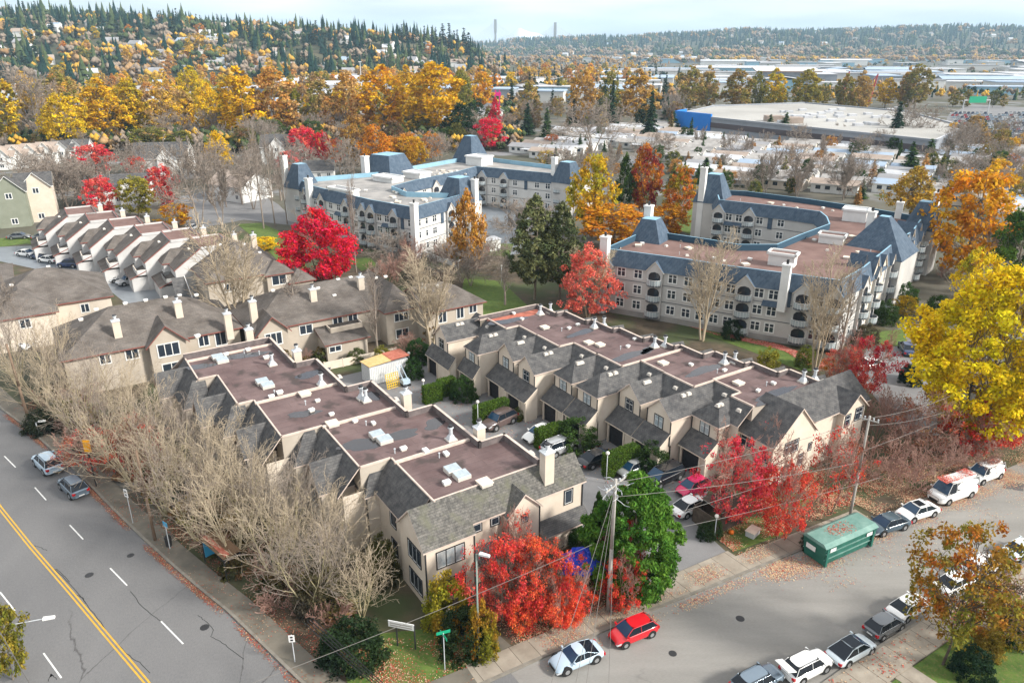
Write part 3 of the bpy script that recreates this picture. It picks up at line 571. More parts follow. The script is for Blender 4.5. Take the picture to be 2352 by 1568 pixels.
def block_right():
    o0 = (34.0, 18.0); root = thing('townhouse_block', 'cream townhouse block with nine garages and a row of grey gables beside the courtyard', 'townhouses', (*W(*o0), 0), RZ)
    def mb(): return MB(o0)
    z = 7.4; ze = 5.8
    # unit: ridge v, flat edge u, front u, gable v range, hip
    U = [(38.4, 28.3, 22.0, 36.7, 40.1, 0), (32.5, 30.3, 23.2, 31.0, 34.1, 1), (28.5, 30.35, 25.7, 26.85, 30.2, 0), (23.85, 32.55, 25.55, 22.15, 25.55, 0), (19.5, 32.7, 27.75, 17.9, 21.1, 1),
         (15.2, 35.6, 27.8, 13.4, 16.9, 1), (11.4, 35.5, 30.65, 9.7, 13.05, 0), (6.85, 38.6, 30.65, 5.1, 8.55, 0), (3.2, 37.05, 33.6, 1.45, 4.95, 1)]
    vb = [41.2, 34.6, 30.5, 25.9, 21.5, 17.2, 13.2, 8.9, 5.0, 1.2]
    ed = [(27.2, 37.1)]
    for i, (vr, ue, uf, v0, v1, h) in enumerate(U):
        vt = vr if i else 37.1; vn = U[i+1][0] if i < 8 else .3
        ed += [(ue, vt), (ue, vn)]
    rear = [(36.4, 37.1), (36.4, 32.7), (37.85, 32.7), (37.85, 28.2), (38.8, 28.2), (38.8, 23.9), (39.8, 23.9), (39.8, 19.4), (41.1, 19.4), (41.1, 15.5), (42.1, 15.5), (42.1, 11.8), (44, 11.8), (44, 7.4), (45.1, 7.4), (45.1, 3.7), (46.9, 3.7), (46.9, -.2)]
    roof = mb(); roof.poly([(u, v, z) for u, v in ed+[(41.2, -.2)]+rear[::-1]]); roof.build('flat_roof', 'tar', root); up = mb(); up.prism(ed+[(41.2, -.2)]+rear[::-1], 0, z-.02, top=False); up.build('wall', 'cream_dull', root)
    wl = mb(); ms = mb(); gr = mb(); gw = mb()
    pp = 0
    for i, (vr, ue, uf, v0, v1, h) in enumerate(U):
        vt, vn = (vr if i else 40.1), (U[i+1][0] if i < 8 else .3)
        ms.slab([(ue+.05, vn, z+.03), (ue+.05, vt, z+.03), (ue-2.0, vt, ze-.12), (ue-2.0, vn, ze-.12)])
        wl.poly([(ue-1.85, vn, 0), (ue-1.85, vt, 0), (ue-1.85, vt, ze), (ue-1.85, vn, ze)])
        gable_u(ms, wl, uf, ue, v0, v1, ze, z-.04, bool(h), wall0=2.6)
        wl.poly([(uf+.3, v0+.02, 0), (ue-1.85, v0+.02, 0), (ue-1.85, v0+.02, 2.7), (uf+.3, v0+.02, 2.7)])
        wl.poly([(uf, v0, 2.6), (ue, v0, 2.6), (ue, v1, 2.6), (uf, v1, 2.6)])
        wl.poly([(uf+.05, v0, 0), (uf+.05, v1, 0), (uf+.05, v1, 2.6), (uf+.05, v0, 2.6)])
        pp = 1.7 if i > 1 else 1.0
        # garage roof: lean-to wider than the gable
        g0, g1 = vb[i+1]+.03, vb[i]-.03
        ul = uf-pp
        zt = 4.05
        gr.slab([(ul-.15, g0, 2.6), (uf, g0, zt), (uf, g1, zt), (ul-.15, g1, 2.6)], .12)
        # side cheek under the lean-to (sloping triangle) and garage front with posts
        for vv in (g0+.12, g1-.12):
            wl.poly([(ul+.15, vv, 0), (uf+.1, vv, 0), (uf+.1, vv, zt-.15), (ul+.15, vv, 2.6)])
        wl.poly([(ul+.15, g0+.12, 2.25), (ul+.15, g1-.12, 2.25), (ul+.15, g1-.12, 2.62), (ul+.15, g0+.12, 2.62)])
        dv0 = g1-.45-2.35; dv1 = g1-.45
        wl.poly([(ul+.16, g0+.12, 0), (ul+.16, dv0, 0), (ul+.16, dv0, 2.3), (ul+.16, g0+.12, 2.3)]); wl.poly([(ul+.16, dv1, 0), (ul+.16, g1-.12, 0), (ul+.16, g1-.12, 2.3), (ul+.16, dv1, 2.3)])
        d = mb(); d.box(ul+.3, ul+.36, dv0, dv1, 0, 2.26)
        for k in range(1, 4): d.box(ul+.285, ul+.3, dv0, dv1, k*.565-.02, k*.565+.02)
        d.build('garage_door', 'dark_door_and_recess', root)
        for ga, gb in ((dv1, dv1+.2), (dv0-.2, dv0), (g0+.02, g0+.2)): gw = mb(); gw.box(ul+.06, ul+.2, ga, gb, 0, 2.5); gw.build('garage_post', 'cream_trim', root)
        window(root, uf-.01-o0[0], (v0+v1)/2-o0[1], 4.75, pi, 1.15, 1.25, 'dark', 2, 2, pane='glass_sky' if i % 3 else 'glass')
        for k in (.36, .46):
            uu = uf+(ue-uf)*k; small_part(root, 'vent', TURTLE, uu-o0[0], (v0+v1)/2-.35-o0[1], z-.40, pi)
        small_part(root, 'vent', TURTLE, ue-.7-o0[0], (vt+vn)/2-o0[1]-.4, z-.75, pi/2)
        for vv in (v0, v1): gw = mb(); gw.box(uf-.05, uf+.04, vv-.05, vv+.05, 2.6, ze); gw.build('corner_board', 'dark_trim', root)
    # walls closing the ends and rear with its mansard and gablets
    wl.poly([(22.0, 40.1, 0), (38, 40.1, 0), (38, 40.1, ze), (22, 40.1, ze)])
    ms.slab([(26.9, 37.15, z+.25), (36.4, 37.15, z+.25), (38.0, 40.3, ze), (26.9, 40.3, ze)])
    for (p, q) in zip(rear, rear[1:]):
        if p[0] == q[0]:
            u = p[0]; ms.slab([(u+.1, q[1], z+.45), (u+.1, p[1], z+.45), (u+1.75, p[1], ze-.1), (u+1.75, q[1], ze-.1)])
            wl.poly([(u+1.6, q[1], 0), (u+1.6, p[1], 0), (u+1.6, p[1], ze), (u+1.6, q[1], ze)])
            vm = q[1]+1.3
            gm = MB(o0)
            ms.slab([(u+.3, vm, z+.35), (u+2.9, vm, z+.15), (u+2.9, vm-1.3, ze-.1), (u+1.2, vm-1.3, ze-.1)]); ms.slab([(u+.3, vm, z+.35), (u+1.2, vm+1.3, ze-.1), (u+2.9, vm+1.3, ze-.1), (u+2.9, vm, z+.15)])
            wl.poly([(u+2.7, vm-1.2, 0), (u+2.7, vm+1.2, 0), (u+2.7, vm+1.2, ze), (u+2.7, vm, z+.05), (u+2.7, vm-1.2, ze)])
            small_part(root, 'vent', TURTLE, u+1.9-o0[0], vm-.5-o0[1], z-.35, pi)
    # end block towards the street
    zr = 8.1
    eb = mb()
    ug0, ugm, ug1 = 36.1, 39.75, 42.6; vf = -3.4
    eb.slab([(ug0-.2, vf-.2, 4.75), (ugm, vf-.2, zr), (ugm, 1.0, zr), (ug0+1.0, 1.4, 5.9), (ug0-.2, 1.4, 4.75)])
    eb.slab([(ugm, vf-.2, zr), (ug1+.2, vf-.2, 4.85), (ug1+.2, 1.0, 4.85), (ugm, 1.0, zr)])
    eb.slab([(ugm, -.35, zr+.02), (ug1, -3.3, 5.65), (52.1, -3.3, 5.65), (52.1, -.35, zr+.02)], .13, 2, 1)
    eb.slab([(ugm, -.35, zr+.02), (52.1, -.35, zr+.02), (52.1, 2.6, 5.65), (46.9, 2.6, 5.65), (46.9, .0, 7.6), (41.2, .0, 7.6)], .13, 2, 1)
    eb.slab([(46.5, -4.0, 5.6), (48.6, -4.0, 7.45), (48.6, -1.0, 7.45), (46.5, -3.0, 5.6)]); eb.slab([(48.6, -4.0, 7.45), (50.7, -4.0, 5.6), (50.7, -3.0, 5.6), (48.6, -1.0, 7.45)], .14, 2, 1)
    eb.build('end_roof', ['shingle', 'fascia', 'shingle'], root)
    wl.poly([(ug0, vf, 0), (ug1, vf, 0), (ug1, vf, 4.9), (ugm, vf, zr-.1), (ug0, vf, 4.9)])
    wl.poly([(ug0, vf, 0), (ug0, 1.5, 0), (ug0, 1.5, 4.9), (ug0, vf, 4.9)]); wl.poly([(ug1, vf, 0), (ug1, -2.9, 0), (ug1, -2.9, 5.6), (ug1, vf, 4.9)])
    wl.poly([(33.6, 1.45, 0), (36.1, 1.45, 0), (36.1, 1.45, ze), (33.6, 1.45, ze)])
    wl.poly([(ug1, -2.9, 0), (51.9, -2.9, 0), (51.9, -2.9, 5.75), (ug1, -2.9, 5.75)]); wl.poly([(51.9, -2.9, 0), (51.9, 2.4, 0), (51.9, 2.4, 5.7), (51.9, -.35, 8.0), (51.9, -2.9, 5.75)])
    wl.poly([(46.8, -3.7, 0), (50.4, -3.7, 0), (50.4, -3.7, 5.7), (48.6, -3.7, 7.3), (46.8, -3.7, 5.7)]); wl.poly([(46.8, -3.7, 0), (46.8, -2.9, 0), (46.8, -2.9, 5.7), (46.8, -3.7, 5.7)]); wl.poly([(50.4, -3.7, 0), (50.4, -2.9, 0), (50.4, -2.9, 5.7), (50.4, -3.7, 5.7)])
    wl.build('wall', 'cream', root); ms.build('shingle_roof', ['shingle', 'fascia'], root); gr.build('garage_roof', ['shingle', 'cream_trim'], root)
    def wn(u, v, zz, a, *k, **kk): return window(root, u-o0[0], v-o0[1], zz, a, *k, **kk)
    wn(38.9, vf-.01, 4.0, -pi/2, 2.0, 1.3, 'dark', 4, 2); wn(38.6, vf-.01, 1.3, -pi/2, 1.0, 1.3, 'dark', 1, 2); wn(40.7, vf-.01, 2.0, -pi/2, .7, 1.2, 'dark', 1, 2); wn(42.0, vf-.01, 3.1, -pi/2, .4, .8, 'dark', 1, 1)
    wn(ug0-.01, -.2, 4.0, pi, 1.5, 1.2, 'dark', 2, 2); wn(ug0-.01, -2.6, 3.3, pi, .5, .9, 'dark', 1, 1); wn(47.5, -3.71, 4.6, -pi/2, .8, 1.3, 'dark', 1, 2); wn(49.4, -3.71, 4.9, -pi/2, 1.2, 1.4, 'dark', 2, 2)
    pr = mb(); cap_line(pr, [(27.2, 37.2)]+rear, z-.1, z+.55, .26); pr.build('parapet', ['fascia_dark', 'fascia'], root)
    pl = mb(); cap_line(pl, ed, z-.04, z+.13, .16)
    for v, ua, ub in ((15.0, 35.6, 42.0), (6.9, 38.6, 45.0)): cap_line(pl, [(ua, v), (ub, v)], z-.04, z+.2, .28)
    cap_line(pl, [(41.2, -.2), (47, -.2)], z, z+.5, .2)
    pl.build('parapet_cap', ['fascia', 'fascia'], root)
    def pu(x, y, zz=z): u, v = PU(x, y, zz); return u-o0[0], v-o0[1]
    for p in ((1241, 722), (1264, 718), (1365, 753), (1387, 751), (1503, 797), (1527, 796), (1663, 835), (1687, 833), (1844, 877), (1870, 874)): small_part(root, 'flue', FLUE, *pu(*p), z)
    for p in ((1251, 754), (1378, 794), (1352, 789), (1523, 836), (1696, 882)):
        small_part(root, 'roof_hatch', HATCH, *pu(*p), z, 0, .9)
    for p in ((1327, 748), (1307, 756), (1442, 798), (1458, 781), (1587, 840), (1664, 853), (1776, 883), (1741, 900), (1199, 735), (1180, 722)):
        small_part(root, 'vent', VENT, *pu(*p), z, rnd.choice((0, .2, 1.57)), .75)
    for p in ((1290, 761), (1425, 803), (1647, 857), (1760, 886)): small_part(root, 'vent_pipe', PIPEV, *pu(*p), z)
    puddles(root, o0, [(*PU(1452, 815, z), 3.3, .75, .12), (*PU(1490, 803, z), 1.6, .6, .2), (*PU(1617, 850, z), 3.0, .7, .12), (*PU(1778, 908, z), 4.0, .7, .15), (*PU(1165, 737, z), 2.6, .9, -.1), (*PU(1335, 764, z), 2.6, .6, .2)], z+.012, 9)
    rs = mb(); u, v = PU(1165, 722, z); rs.poly([(27.8, 36.6, z+.006), (36.0, 36.6, z+.006), (35.6, 35.0, z+.006), (29.5, 34.6, z+.006)]); rs.build('rust_stain', 'rust', root)
    return root
block_right()
# ---------------------------------------------------------------- hip roofed houses in the local frame
def hip(b, u0, u1, v0, v1, ze, zr, ov=.45, ridge='u', hips=(1, 1), t=.16):
    if ridge == 'u':
        h = (v1-v0)/2+ov; vm = (v0+v1)/2; a = u0-ov+(h if hips[0] else 0); c = u1+ov-(h if hips[1] else 0)
        b.slab([(u0-ov, v0-ov, ze), (u1+ov, v0-ov, ze), (c, vm, zr), (a, vm, zr)], t); b.slab([(u0-ov, v1+ov, ze), (a, vm, zr), (c, vm, zr), (u1+ov, v1+ov, ze)], t)
        if hips[0]: b.slab([(u0-ov, v0-ov, ze), (a, vm, zr), (u0-ov, v1+ov, ze)], t)
        if hips[1]: b.slab([(u1+ov, v0-ov, ze), (u1+ov, v1+ov, ze), (c, vm, zr)], t)
    else:
        h = (u1-u0)/2+ov; um = (u0+u1)/2; a = v0-ov+(h if hips[0] else 0); c = v1+ov-(h if hips[1] else 0)
        b.slab([(u0-ov, v0-ov, ze), (um, a, zr), (um, c, zr), (u0-ov, v1+ov, ze)], t); b.slab([(u1+ov, v0-ov, ze), (u1+ov, v1+ov, ze), (um, c, zr), (um, a, zr)], t)
        if hips[0]: b.slab([(u0-ov, v0-ov, ze), (u1+ov, v0-ov, ze), (um, a, zr)], t)
        if hips[1]: b.slab([(u0-ov, v1+ov, ze), (um, c, zr), (u1+ov, v1+ov, ze)], t)
def gable_tri(b, ridge, e0, e1, at, z0, ze, zr):
    """triangular gable wall; ridge 'u': wall at u=at spanning v e0..e1"""
    m = (e0+e1)/2; pts = [(e0, z0), (e1, z0), (e1, ze), (m, zr), (e0, ze)]
    b.poly([((at, p, z) if ridge == 'u' else (p, at, z)) for p, z in pts])
def house(label, parts, roofm='shingle_brown', wallm='cream_dull', trim='red_trim', name='house', cat='house', windows=(), chims=(), vents=(), rz=None, origin=None, group=None):
    """parts: (u0,u1,v0,v1,ze,zr,ridge,hips) in the local frame, or in an own frame given by origin and rz"""
    u0 = min(p[0] for p in parts); v0 = min(p[2] for p in parts)
    o0 = (u0, v0) if origin is None else (0, 0)
    loc = (*W(*o0), 0) if origin is None else (*origin, 0)
    root = thing(name, label, cat, loc, RZ if rz is None else rz, group)
    rb = MB(o0); wb = MB(o0)
    for (a, b_, c, d, ze, zr, rg, hp) in parts:
        hip(rb, a, b_, c, d, ze-.15, zr, ridge=rg, hips=hp)
        wb.prism([(a, c), (b_, c), (b_, d), (a, d)], 0, ze, top=False)
        if rg == 'u':
            if not hp[0]: gable_tri(wb, 'u', c, d, a, ze, ze, zr-.1)
            if not hp[1]: gable_tri(wb, 'u', c, d, b_, ze, ze, zr-.1)
        else:
            if not hp[0]: gable_tri(wb, 'v', a, b_, c, ze, ze, zr-.1)
            if not hp[1]: gable_tri(wb, 'v', a, b_, d, ze, ze, zr-.1)
    wb.build('wall', wallm, root); rb.build('roof', [roofm, trim], root)
    for (u, v, z, a, wd, ht, st, nx) in windows: window(root, u-o0[0], v-o0[1], z, a, wd, ht, st, nx, 1)
    for (u, v, z0, h) in chims: chimney(root, u-o0[0], v-o0[1], z0, h, .9, .8, 'cream')
    for (u, v, z) in vents: small_part(root, 'vent', VENT, u-o0[0], v-o0[1], z, 0, .8)
    return root
S_ = -pi/2
G_ = house('long brown hip roofed townhouse row with a red trimmed gable porch behind the left trees', [(-20, 1.2, 58.4, 71.5, 5.3, 9.0, 'u', (1, 1)), (-10.4, -6.0, 57.2, 64, 5.2, 7.7, 'v', (0, 1))], name='townhouse_row', cat='townhouses',
      windows=[(-8.2, 57.19, 4.3, S_, 2.6, 1.7, 'plain', 3), (-8.2, 57.19, 1.6, S_, 2.2, 1.6, 'plain', 2), (-12.4, 58.39, 4.2, S_, 1.5, 1.3, 'plain', 2), (-3.6, 58.39, 4.2, S_, 1.3, 1.6, 'plain', 2), (-1.4, 58.39, 4.0, S_, 1.4, 1.9, 'plain', 2), (-15.5, 58.39, 4.2, S_, 1.2, 1.2, 'plain', 2), (-3, 58.39, 1.5, S_, 2, 1.8, 'plain', 2)],
      chims=[(-13.4, 60.2, 5.0, 3.4), (-5.6, 61.6, 5.6, 3.5), (-.3, 57.6, 4, 3.6)], vents=[(-15, 64.9, 8.7), (-11.5, 64.9, 8.9), (-9, 64.8, 8.9), (-6.5, 64.8, 8.9), (-2.6, 64.4, 8.6), (-17, 63.9, 8.0), (-4.5, 66.2, 8.4)])
H_ = house('long brown hip roofed townhouse row with a balcony behind the two cream blocks', [(2.2, 21.5, 55.4, 68.0, 5.3, 8.6, 'u', (1, 0)), (20.6, 25.6, 52.8, 67.0, 5.3, 8.4, 'v', (1, 1)), (25.6, 35.2, 49.7, 58.8, 5.2, 7.8, 'u', (0, 1)), (2.6, 6.6, 54.2, 60, 5.0, 7.3, 'v', (0, 1))], name='townhouse_row', cat='townhouses',
      windows=[(4.6, 54.19, 4.0, S_, 2.2, 1.7, 'plain', 3), (9.5, 55.39, 4.0, S_, 1.8, 1.3, 'plain', 2), (14.2, 55.39, 3.9, S_, 1.4, 2.0, 'plain', 2), (16.5, 55.39, 3.9, S_, 1.4, 2.0, 'plain', 2), (23.0, 52.79, 4.0, S_, 2.2, 1.2, 'plain', 3), (28.2, 49.69, 4.0, S_, 1.3, 2.0, 'plain', 2), (31.2, 49.69, 4.0, S_, 1.2, 1.8, 'plain', 2), (33.4, 49.69, 4.2, S_, 1.3, 1.3, 'plain', 2), (23, 52.79, 1.4, S_, 2.0, 1.4, 'plain', 2), (28.5, 49.69, 1.4, S_, 2, 1.6, 'plain', 2)],
      chims=[(12.0, 58.6, 5.6, 3.0), (3.2, 57.6, 5.5, 3.2), (19.6, 59.2, 6.0, 3.0), (26.5, 52.5, 5.5, 2.4)], vents=[(7.2, 61.6, 8.3), (9.3, 61.8, 8.3), (13.4, 60.3, 7.9), (17.0, 61.6, 8.3), (19, 61.6, 8.3), (22.5, 60.2, 8.0), (24, 60.0, 8.0), (15.2, 58.7, 6.9), (29.5, 53.5, 7.3)])
_b = MB((2.2, 49.7)); _b.slab([(10.6, 51.3, 2.6), (17.4, 51.3, 2.6), (17.4, 55.38, 4.0), (10.6, 55.38, 4.0)]); _b.slab([(17.4, 51.3, 2.6), (17.41, 55.38, 4.0), (10.6, 55.38, 4.0)], .1)
_b.build('porch_roof', ['shingle_brown', 'red_trim'], H_)
_b = MB((2.2, 49.7)); _b.prism([(11, 51.7), (17, 51.7), (17, 55.4), (11, 55.4)], 0, 2.6, top=False); _b.build('wall', 'cream_dull', H_)
_b = MB((2.2, 49.7)); cap_line(_b, [(12.4, 55.4), (12.4, 53.6), (17.2, 53.6), (17.2, 55.4)], 3.0, 4.1, .14); _b.build('balcony', ['cream_dull', 'cream_trim'], H_)
window(H_, 12.2-2.2, 51.69-49.7, 1.7, S_, 1.7, .8, 'plain', 2)
house('brown hip roofed house with a low side roof beside the big red maple', [(2.2, 15.4, 82, 101.5, 5.4, 9.4, 'v', (1, 1)), (15.4, 19.4, 81, 92, 3.4, 5.0, 'v', (1, 1)), (11.6, 15.7, 81.2, 86, 5.3, 7.0, 'v', (1, 1))], name='townhouse_row', cat='house',
      windows=[(13.6, 81.19, 4.0, S_, 2.4, 1.6, 'plain', 2), (5.5, 81.99, 3.8, S_, 1.4, 1.3, 'plain', 2)], vents=[(7, 92, 8.6), (10.6, 90, 8.6), (12.9, 89, 7)], chims=[(13.6, 95, 6, 3)])
house('brown hip roofed house with pale roof stripes at the left edge beyond the street trees', [(-28, -11.9, 83.2, 97.5, 5.4, 9.2, 'u', (1, 1)), (-27.5, -19.5, 80.2, 90, 5.2, 8.0, 'v', (1, 1))], name='townhouse_row', cat='house', wallm='cream',
      windows=[(-15.6, 83.19, 3.9, S_, 1.1, 1.3, 'plain', 2), (-23.5, 80.19, 3.9, S_, 1.3, 1.3, 'plain', 2)], vents=[(-19, 91.5, 8.8), (-24.2, 88, 7.6)], chims=[(-29.0, 92, 5, 3.6)])
F2_ = house('flat topped brown townhouse with red trim at the left edge of the photo', [(-36, -24.5, 96.5, 112, 5.6, 7.6, 'v', (0, 1))], name='townhouse_row', cat='house', wallm='cream')
# the stepped row with red trimmed sloping gables beside the lot full of cars
def stepped_row():
    o0 = (-12, 112); root = thing('townhouse_row', 'stepped row of white walled townhouses with red trim above the lot full of parked cars', 'townhouses', (*W(*o0), 0), RZ)
    ro = MB(o0); wl = MB(o0); fl = MB(o0); gr = MB(o0); tr = MB(o0)
    vn = [126.6, 117.7, 109.1, 100.9, 92.6]; ur = [-10.0, -6.7, -3.1, .4, 3.9]
    zt = 8.5
    for k in range(-1, 5):
        v0 = vn[k] if k >= 0 else 135.4; u = ur[k] if k >= 0 else -13.2; v1 = v0+8.8
        fl.poly([(u, v0, zt-.1), (u+5.2, v0, zt-.1), (u+5.2, v1, zt-.1), (u, v1, zt-.1)])
        tr = MB(o0); cap_line(tr, [(u, v0), (u+5.2, v0), (u+5.2, v1), (u, v1), (u, v0)], zt-.3, zt+.2, .2); tr.build('parapet', ['row_wall', 'red_trim'], root)
        ro.slab([(u-4.9, v0-.1, 5.2), (u, v0-.1, zt+.1), (u, v1, zt+.1), (u-4.9, v1, 5.2)], .2)
        ro.slab([(u+5.2, v0, zt+.1), (u+10, v0, 5.5), (u+10, v1, 5.5), (u+5.2, v1, zt+.1)], .2)
        wl.poly([(u-4.7, v0, 0), (u+9.8, v0, 0), (u+9.8, v0, 5.5), (u+5.2, v0, zt-.1), (u, v0, zt-.1), (u-4.7, v0, 5.15)])
        wl.poly([(u-4.7, v0, 0), (u-4.7, v1, 0), (u-4.7, v1, 5.2), (u-4.7, v0, 5.2)]); wl.poly([(u+9.8, v0, 0), (u+9.8, v1, 0), (u+9.8, v1, 5.5), (u+9.8, v0, 5.5)])
        # small front bay with its own hip
        hip(ro, u-5.7, u-1.2, v0+4.9, v0+8.5, 5.4, 7.5, ov=.3, hips=(1, 0)); wl.prism([(u-5.7, v0+4.9), (u-3, v0+4.9), (u-3, v0+8.5), (u-5.7, v0+8.5)], 0, 5.5, top=False)
        # balcony
        tr = MB(o0); cap_line(tr, [(u-4.7, v0+.2), (u-6.3, v0+.2), (u-6.3, v0+4.5), (u-4.7, v0+4.5)], 2.9, 3.9, .14, 0); tr.build('balcony', ['row_wall', 'cream_trim'], root)
        # garage lean-to
        gr.slab([(u-7.6, v0+.1, 2.5), (u-4.7, v0+.1, 3.7), (u-4.7, v1-.2, 3.7), (u-7.6, v1-.2, 2.5)], .16)
        wl.prism([(u-7.3, v0+.4), (u-4.7, v0+.4), (u-4.7, v1-.4), (u-7.3, v1-.4)], 0, 2.5)
        d = MB(o0); d.box(u-7.38, u-7.3, v0+.9, v0+4.2, 0, 2.1, bot=True); d.build('garage_door', 'row_wall', root)
        d = MB(o0); d.box(u-7.38, u-7.3, v0+4.8, v0+8.1, 0, 2.1, bot=True); d.build('garage_door', 'row_wall', root)
        window(root, u-5.71-o0[0], v0+6.7-o0[1], 4.3, pi, 1.4, 1.1, 'plain', 2)
        chimney(root, u+6.3-o0[0], v0+2.2-o0[1], 7, 2.6)
        small_part(root, 'vent', TURTLE, u-1.5-o0[0], v0+2.5-o0[1], zt-.55, pi/2)
    wl.build('wall', 'row_wall', root); ro.build('roof', ['shingle_brown', 'red_trim'], root); gr.build('garage_roof', ['shingle_brown', 'red_trim'], root)
    fl.build('flat_roof', 'tar_red', root); tr.build('parapet', ['row_wall', 'red_trim'], root)
    o = thing('stairway', 'grey covered entrance stair with white rails at the end of the stepped row', 'stairs', (*W(0, 88), 0), RZ)
    b = MB((0, 88)); b.slab([(-2.2, 83.5, .6), (-.2, 83.5, .6), (.2, 91.5, 4.2), (-1.8, 91.5, 4.2)], .3); b.build('steps', ['shingle', 'row_wall'], o)
    b = MB((0, 88)); b.slab([(.1, 83.5, .7), (.25, 83.5, .7), (.4, 91.5, 4.4), (.25, 91.5, 4.4)], .9); b.build('side_wall', ['row_wall', 'cream_dull'], o)
stepped_row()
# separate houses further back on the left
def xyhouse(label, px, py, rot, wd, dp, ze, zr, roofm, wallm, name='house', trim='white_trim', wins=3, hips=(0, 0), group=None, gab=None, wst='white', cat='house'):
    x, y = P(px, py); rz = radians(rot)
    parts = [(-wd/2, wd/2, 0, dp, ze, zr, 'u', hips)]
    ws = [(-wd/2+wd*(i+.5)/wins, -.01, z, S_, 1.1, 1.2, wst, 2) for i in range(wins) for z in ([ze-1.6] if ze < 4 else [1.5, ze-1.3])]
    if gab:
        for gx, gw, gz in gab: parts.append((gx-gw/2, gx+gw/2, -1.0, dp/2, ze, gz, 'v', (0, 1))); ws = [q for q in ws if abs(q[0]-gx) > gw/2]+[(gx, -1.01, ze-1.0, S_, 1.3, 1.3, wst, 2), (gx, -1.01, 1.5, S_, 1.3, 1.3, wst, 2)]
    return house(label, parts, roofm, wallm, trim, name, cat, ws, rz=rz, origin=(x, y), group=group)
xyhouse('sage green three storey house with white trimmed gables at the left edge', 22, 522, 28, 10, 9, 8.6, 11.2, 'shingle', 'green_wall', gab=[(1.5, 6.6, 12.4)])
xyhouse('cream three storey gabled house joined on the right of the sage green one', 96, 508, 28, 7.5, 9, 8.8, 11.6, 'shingle', 'cream', gab=[(.3, 6.2, 12.3)])
xyhouse('grey roofed house with a green and white gable among the trees at upper left', 372, 405, 10, 17, 13, 6.0, 10.6, 'shingle', 'white_wall', gab=[(2.5, 6, 9.4)])
xyhouse('grey roofed house with a white gable behind the pink maples at upper left', 650, 378, 8, 15, 12, 6.5, 10.5, 'shingle', 'white_wall', gab=[(-1.5, 6, 10)])
xyhouse('dark roofed low house behind the red maple at middle left', 275, 470, 20, 16, 12, 4.5, 7.6, 'shingle', 'white_wall', gab=[(3, 5, 7.5)])
xyhouse('brown roofed house behind the bare poplars at middle left', 520, 462, -30, 14, 11, 4.5, 7.8, 'roof_tan', 'white_wall')
xyhouse('small dark roofed house just behind the left tower of the blue roofed apartments', 735, 425, 10, 9, 9, 4.5, 7.2, 'shingle', 'white_wall')
for i, px in enumerate((10, 42, 76, 110, 148, 180)):
    xyhouse(['first', 'second', 'third', 'fourth', 'fifth', 'sixth'][i]+' from the left of the pale gabled houses below the yellow trees', px, 390-i*4, 12, 7.5, 9, 4.6, 7.8, 'shingle' if i > 3 else 'roof_tan', 'white_wall', wins=2, gab=[(0, 5.5, 8.2)], group='pale gabled houses at upper left')
# ---------------------------------------------------------------- large blue roofed apartment buildings
def inset(p, d):
    n = len(p); out = []
    for i in range(n):
        a, b, c = p[i-1], p[i], p[(i+1) % n]
        e1 = (b[0]-a[0], b[1]-a[1]); e2 = (c[0]-b[0], c[1]-b[1]); l1 = hypot(*e1); l2 = hypot(*e2)
        n1 = (-e1[1]/l1, e1[0]/l1); n2 = (-e2[1]/l2, e2[0]/l2); k = 1+n1[0]*n2[0]+n1[1]*n2[1]; k = max(k, .35)
        out.append((b[0]+d*(n1[0]+n2[0])/k, b[1]+d*(n1[1]+n2[1])/k))
    return out
def _bay(b):   # stuccoed bay with its little slate gable; local x along the wall, y outward
    b.box(-1.3, 1.3, -.3, .45, .4, 8.2, 0, bot=True)
    b.poly([(-1.3, .45, 8.2), (1.3, .45, 8.2), (0, .45, 9.6)], 0)
    b.slab([(-1.5, .6, 8.05), (0, .6, 9.75), (0, -1.3, 9.75), (-1.5, -1.0, 8.05)], .12, 1, 2); b.slab([(0, .6, 9.75), (1.5, .6, 8.05), (1.5, -1.0, 8.05), (0, -1.3, 9.75)], .12, 1, 2)
BAY = _m(_bay, 'bay', ['apt_wall', 'slate', 'cream_trim'])
def _open(b):
    pts = [(-.95, 0), (.95, 0), (.95, 1.55), (.6, 1.95), (0, 2.1), (-.6, 1.95), (-.95, 1.55)]
    b.poly([(x, .455, z) for x, z in pts], 0); b.poly([(-.8, .46, .1), (-.1, .46, .1), (-.1, .46, 1.8), (-.8, .46, 1.8)], 1)
OPEN = _m(_open, 'door', ['dark_door_and_recess', 'glass'])  # dark panel paints the shade of a balcony recess; glass is its door
def _balc(b):
    q = [(1.15*cos(t), .45+.95*sin(t)) for t in [pi*i/8 for i in range(9)]]
    b.prism(q, -.15, 0, 0, bot=True)
    for a, c in zip(q, q[1:]): b.poly([(a[0], a[1], .1), (c[0], c[1], .1), (c[0], c[1], .85), (a[0], a[1], .85)], 1)
    for a, c in zip(q, q[1:]): b.tube((a[0], a[1], .93), (c[0], c[1], .93), .035, .035, 4, 2)
    for a in q: b.tube((a[0], a[1], 0), (a[0], a[1], .93), .022, .022, 4, 2)
BALC = _m(_balc, 'balcony', ['apt_line', 'balcony_glass', 'white_trim'])
def _skirt(b): b.slab([(-1.5, .5, 5.55), (1.5, .5, 5.55), (1.4, .02, 6.25), (-1.4, .02, 6.25)], .1, 0, 0)
SKIRT = _m(_skirt, 'skirt_roof', ['slate'])
SLOT = _m(lambda b: b.box(-.45, .45, -.1, .1, 5.7, 8.2, 0, bot=True), 'slate_panel', ['slate'])
def _band(b): pass
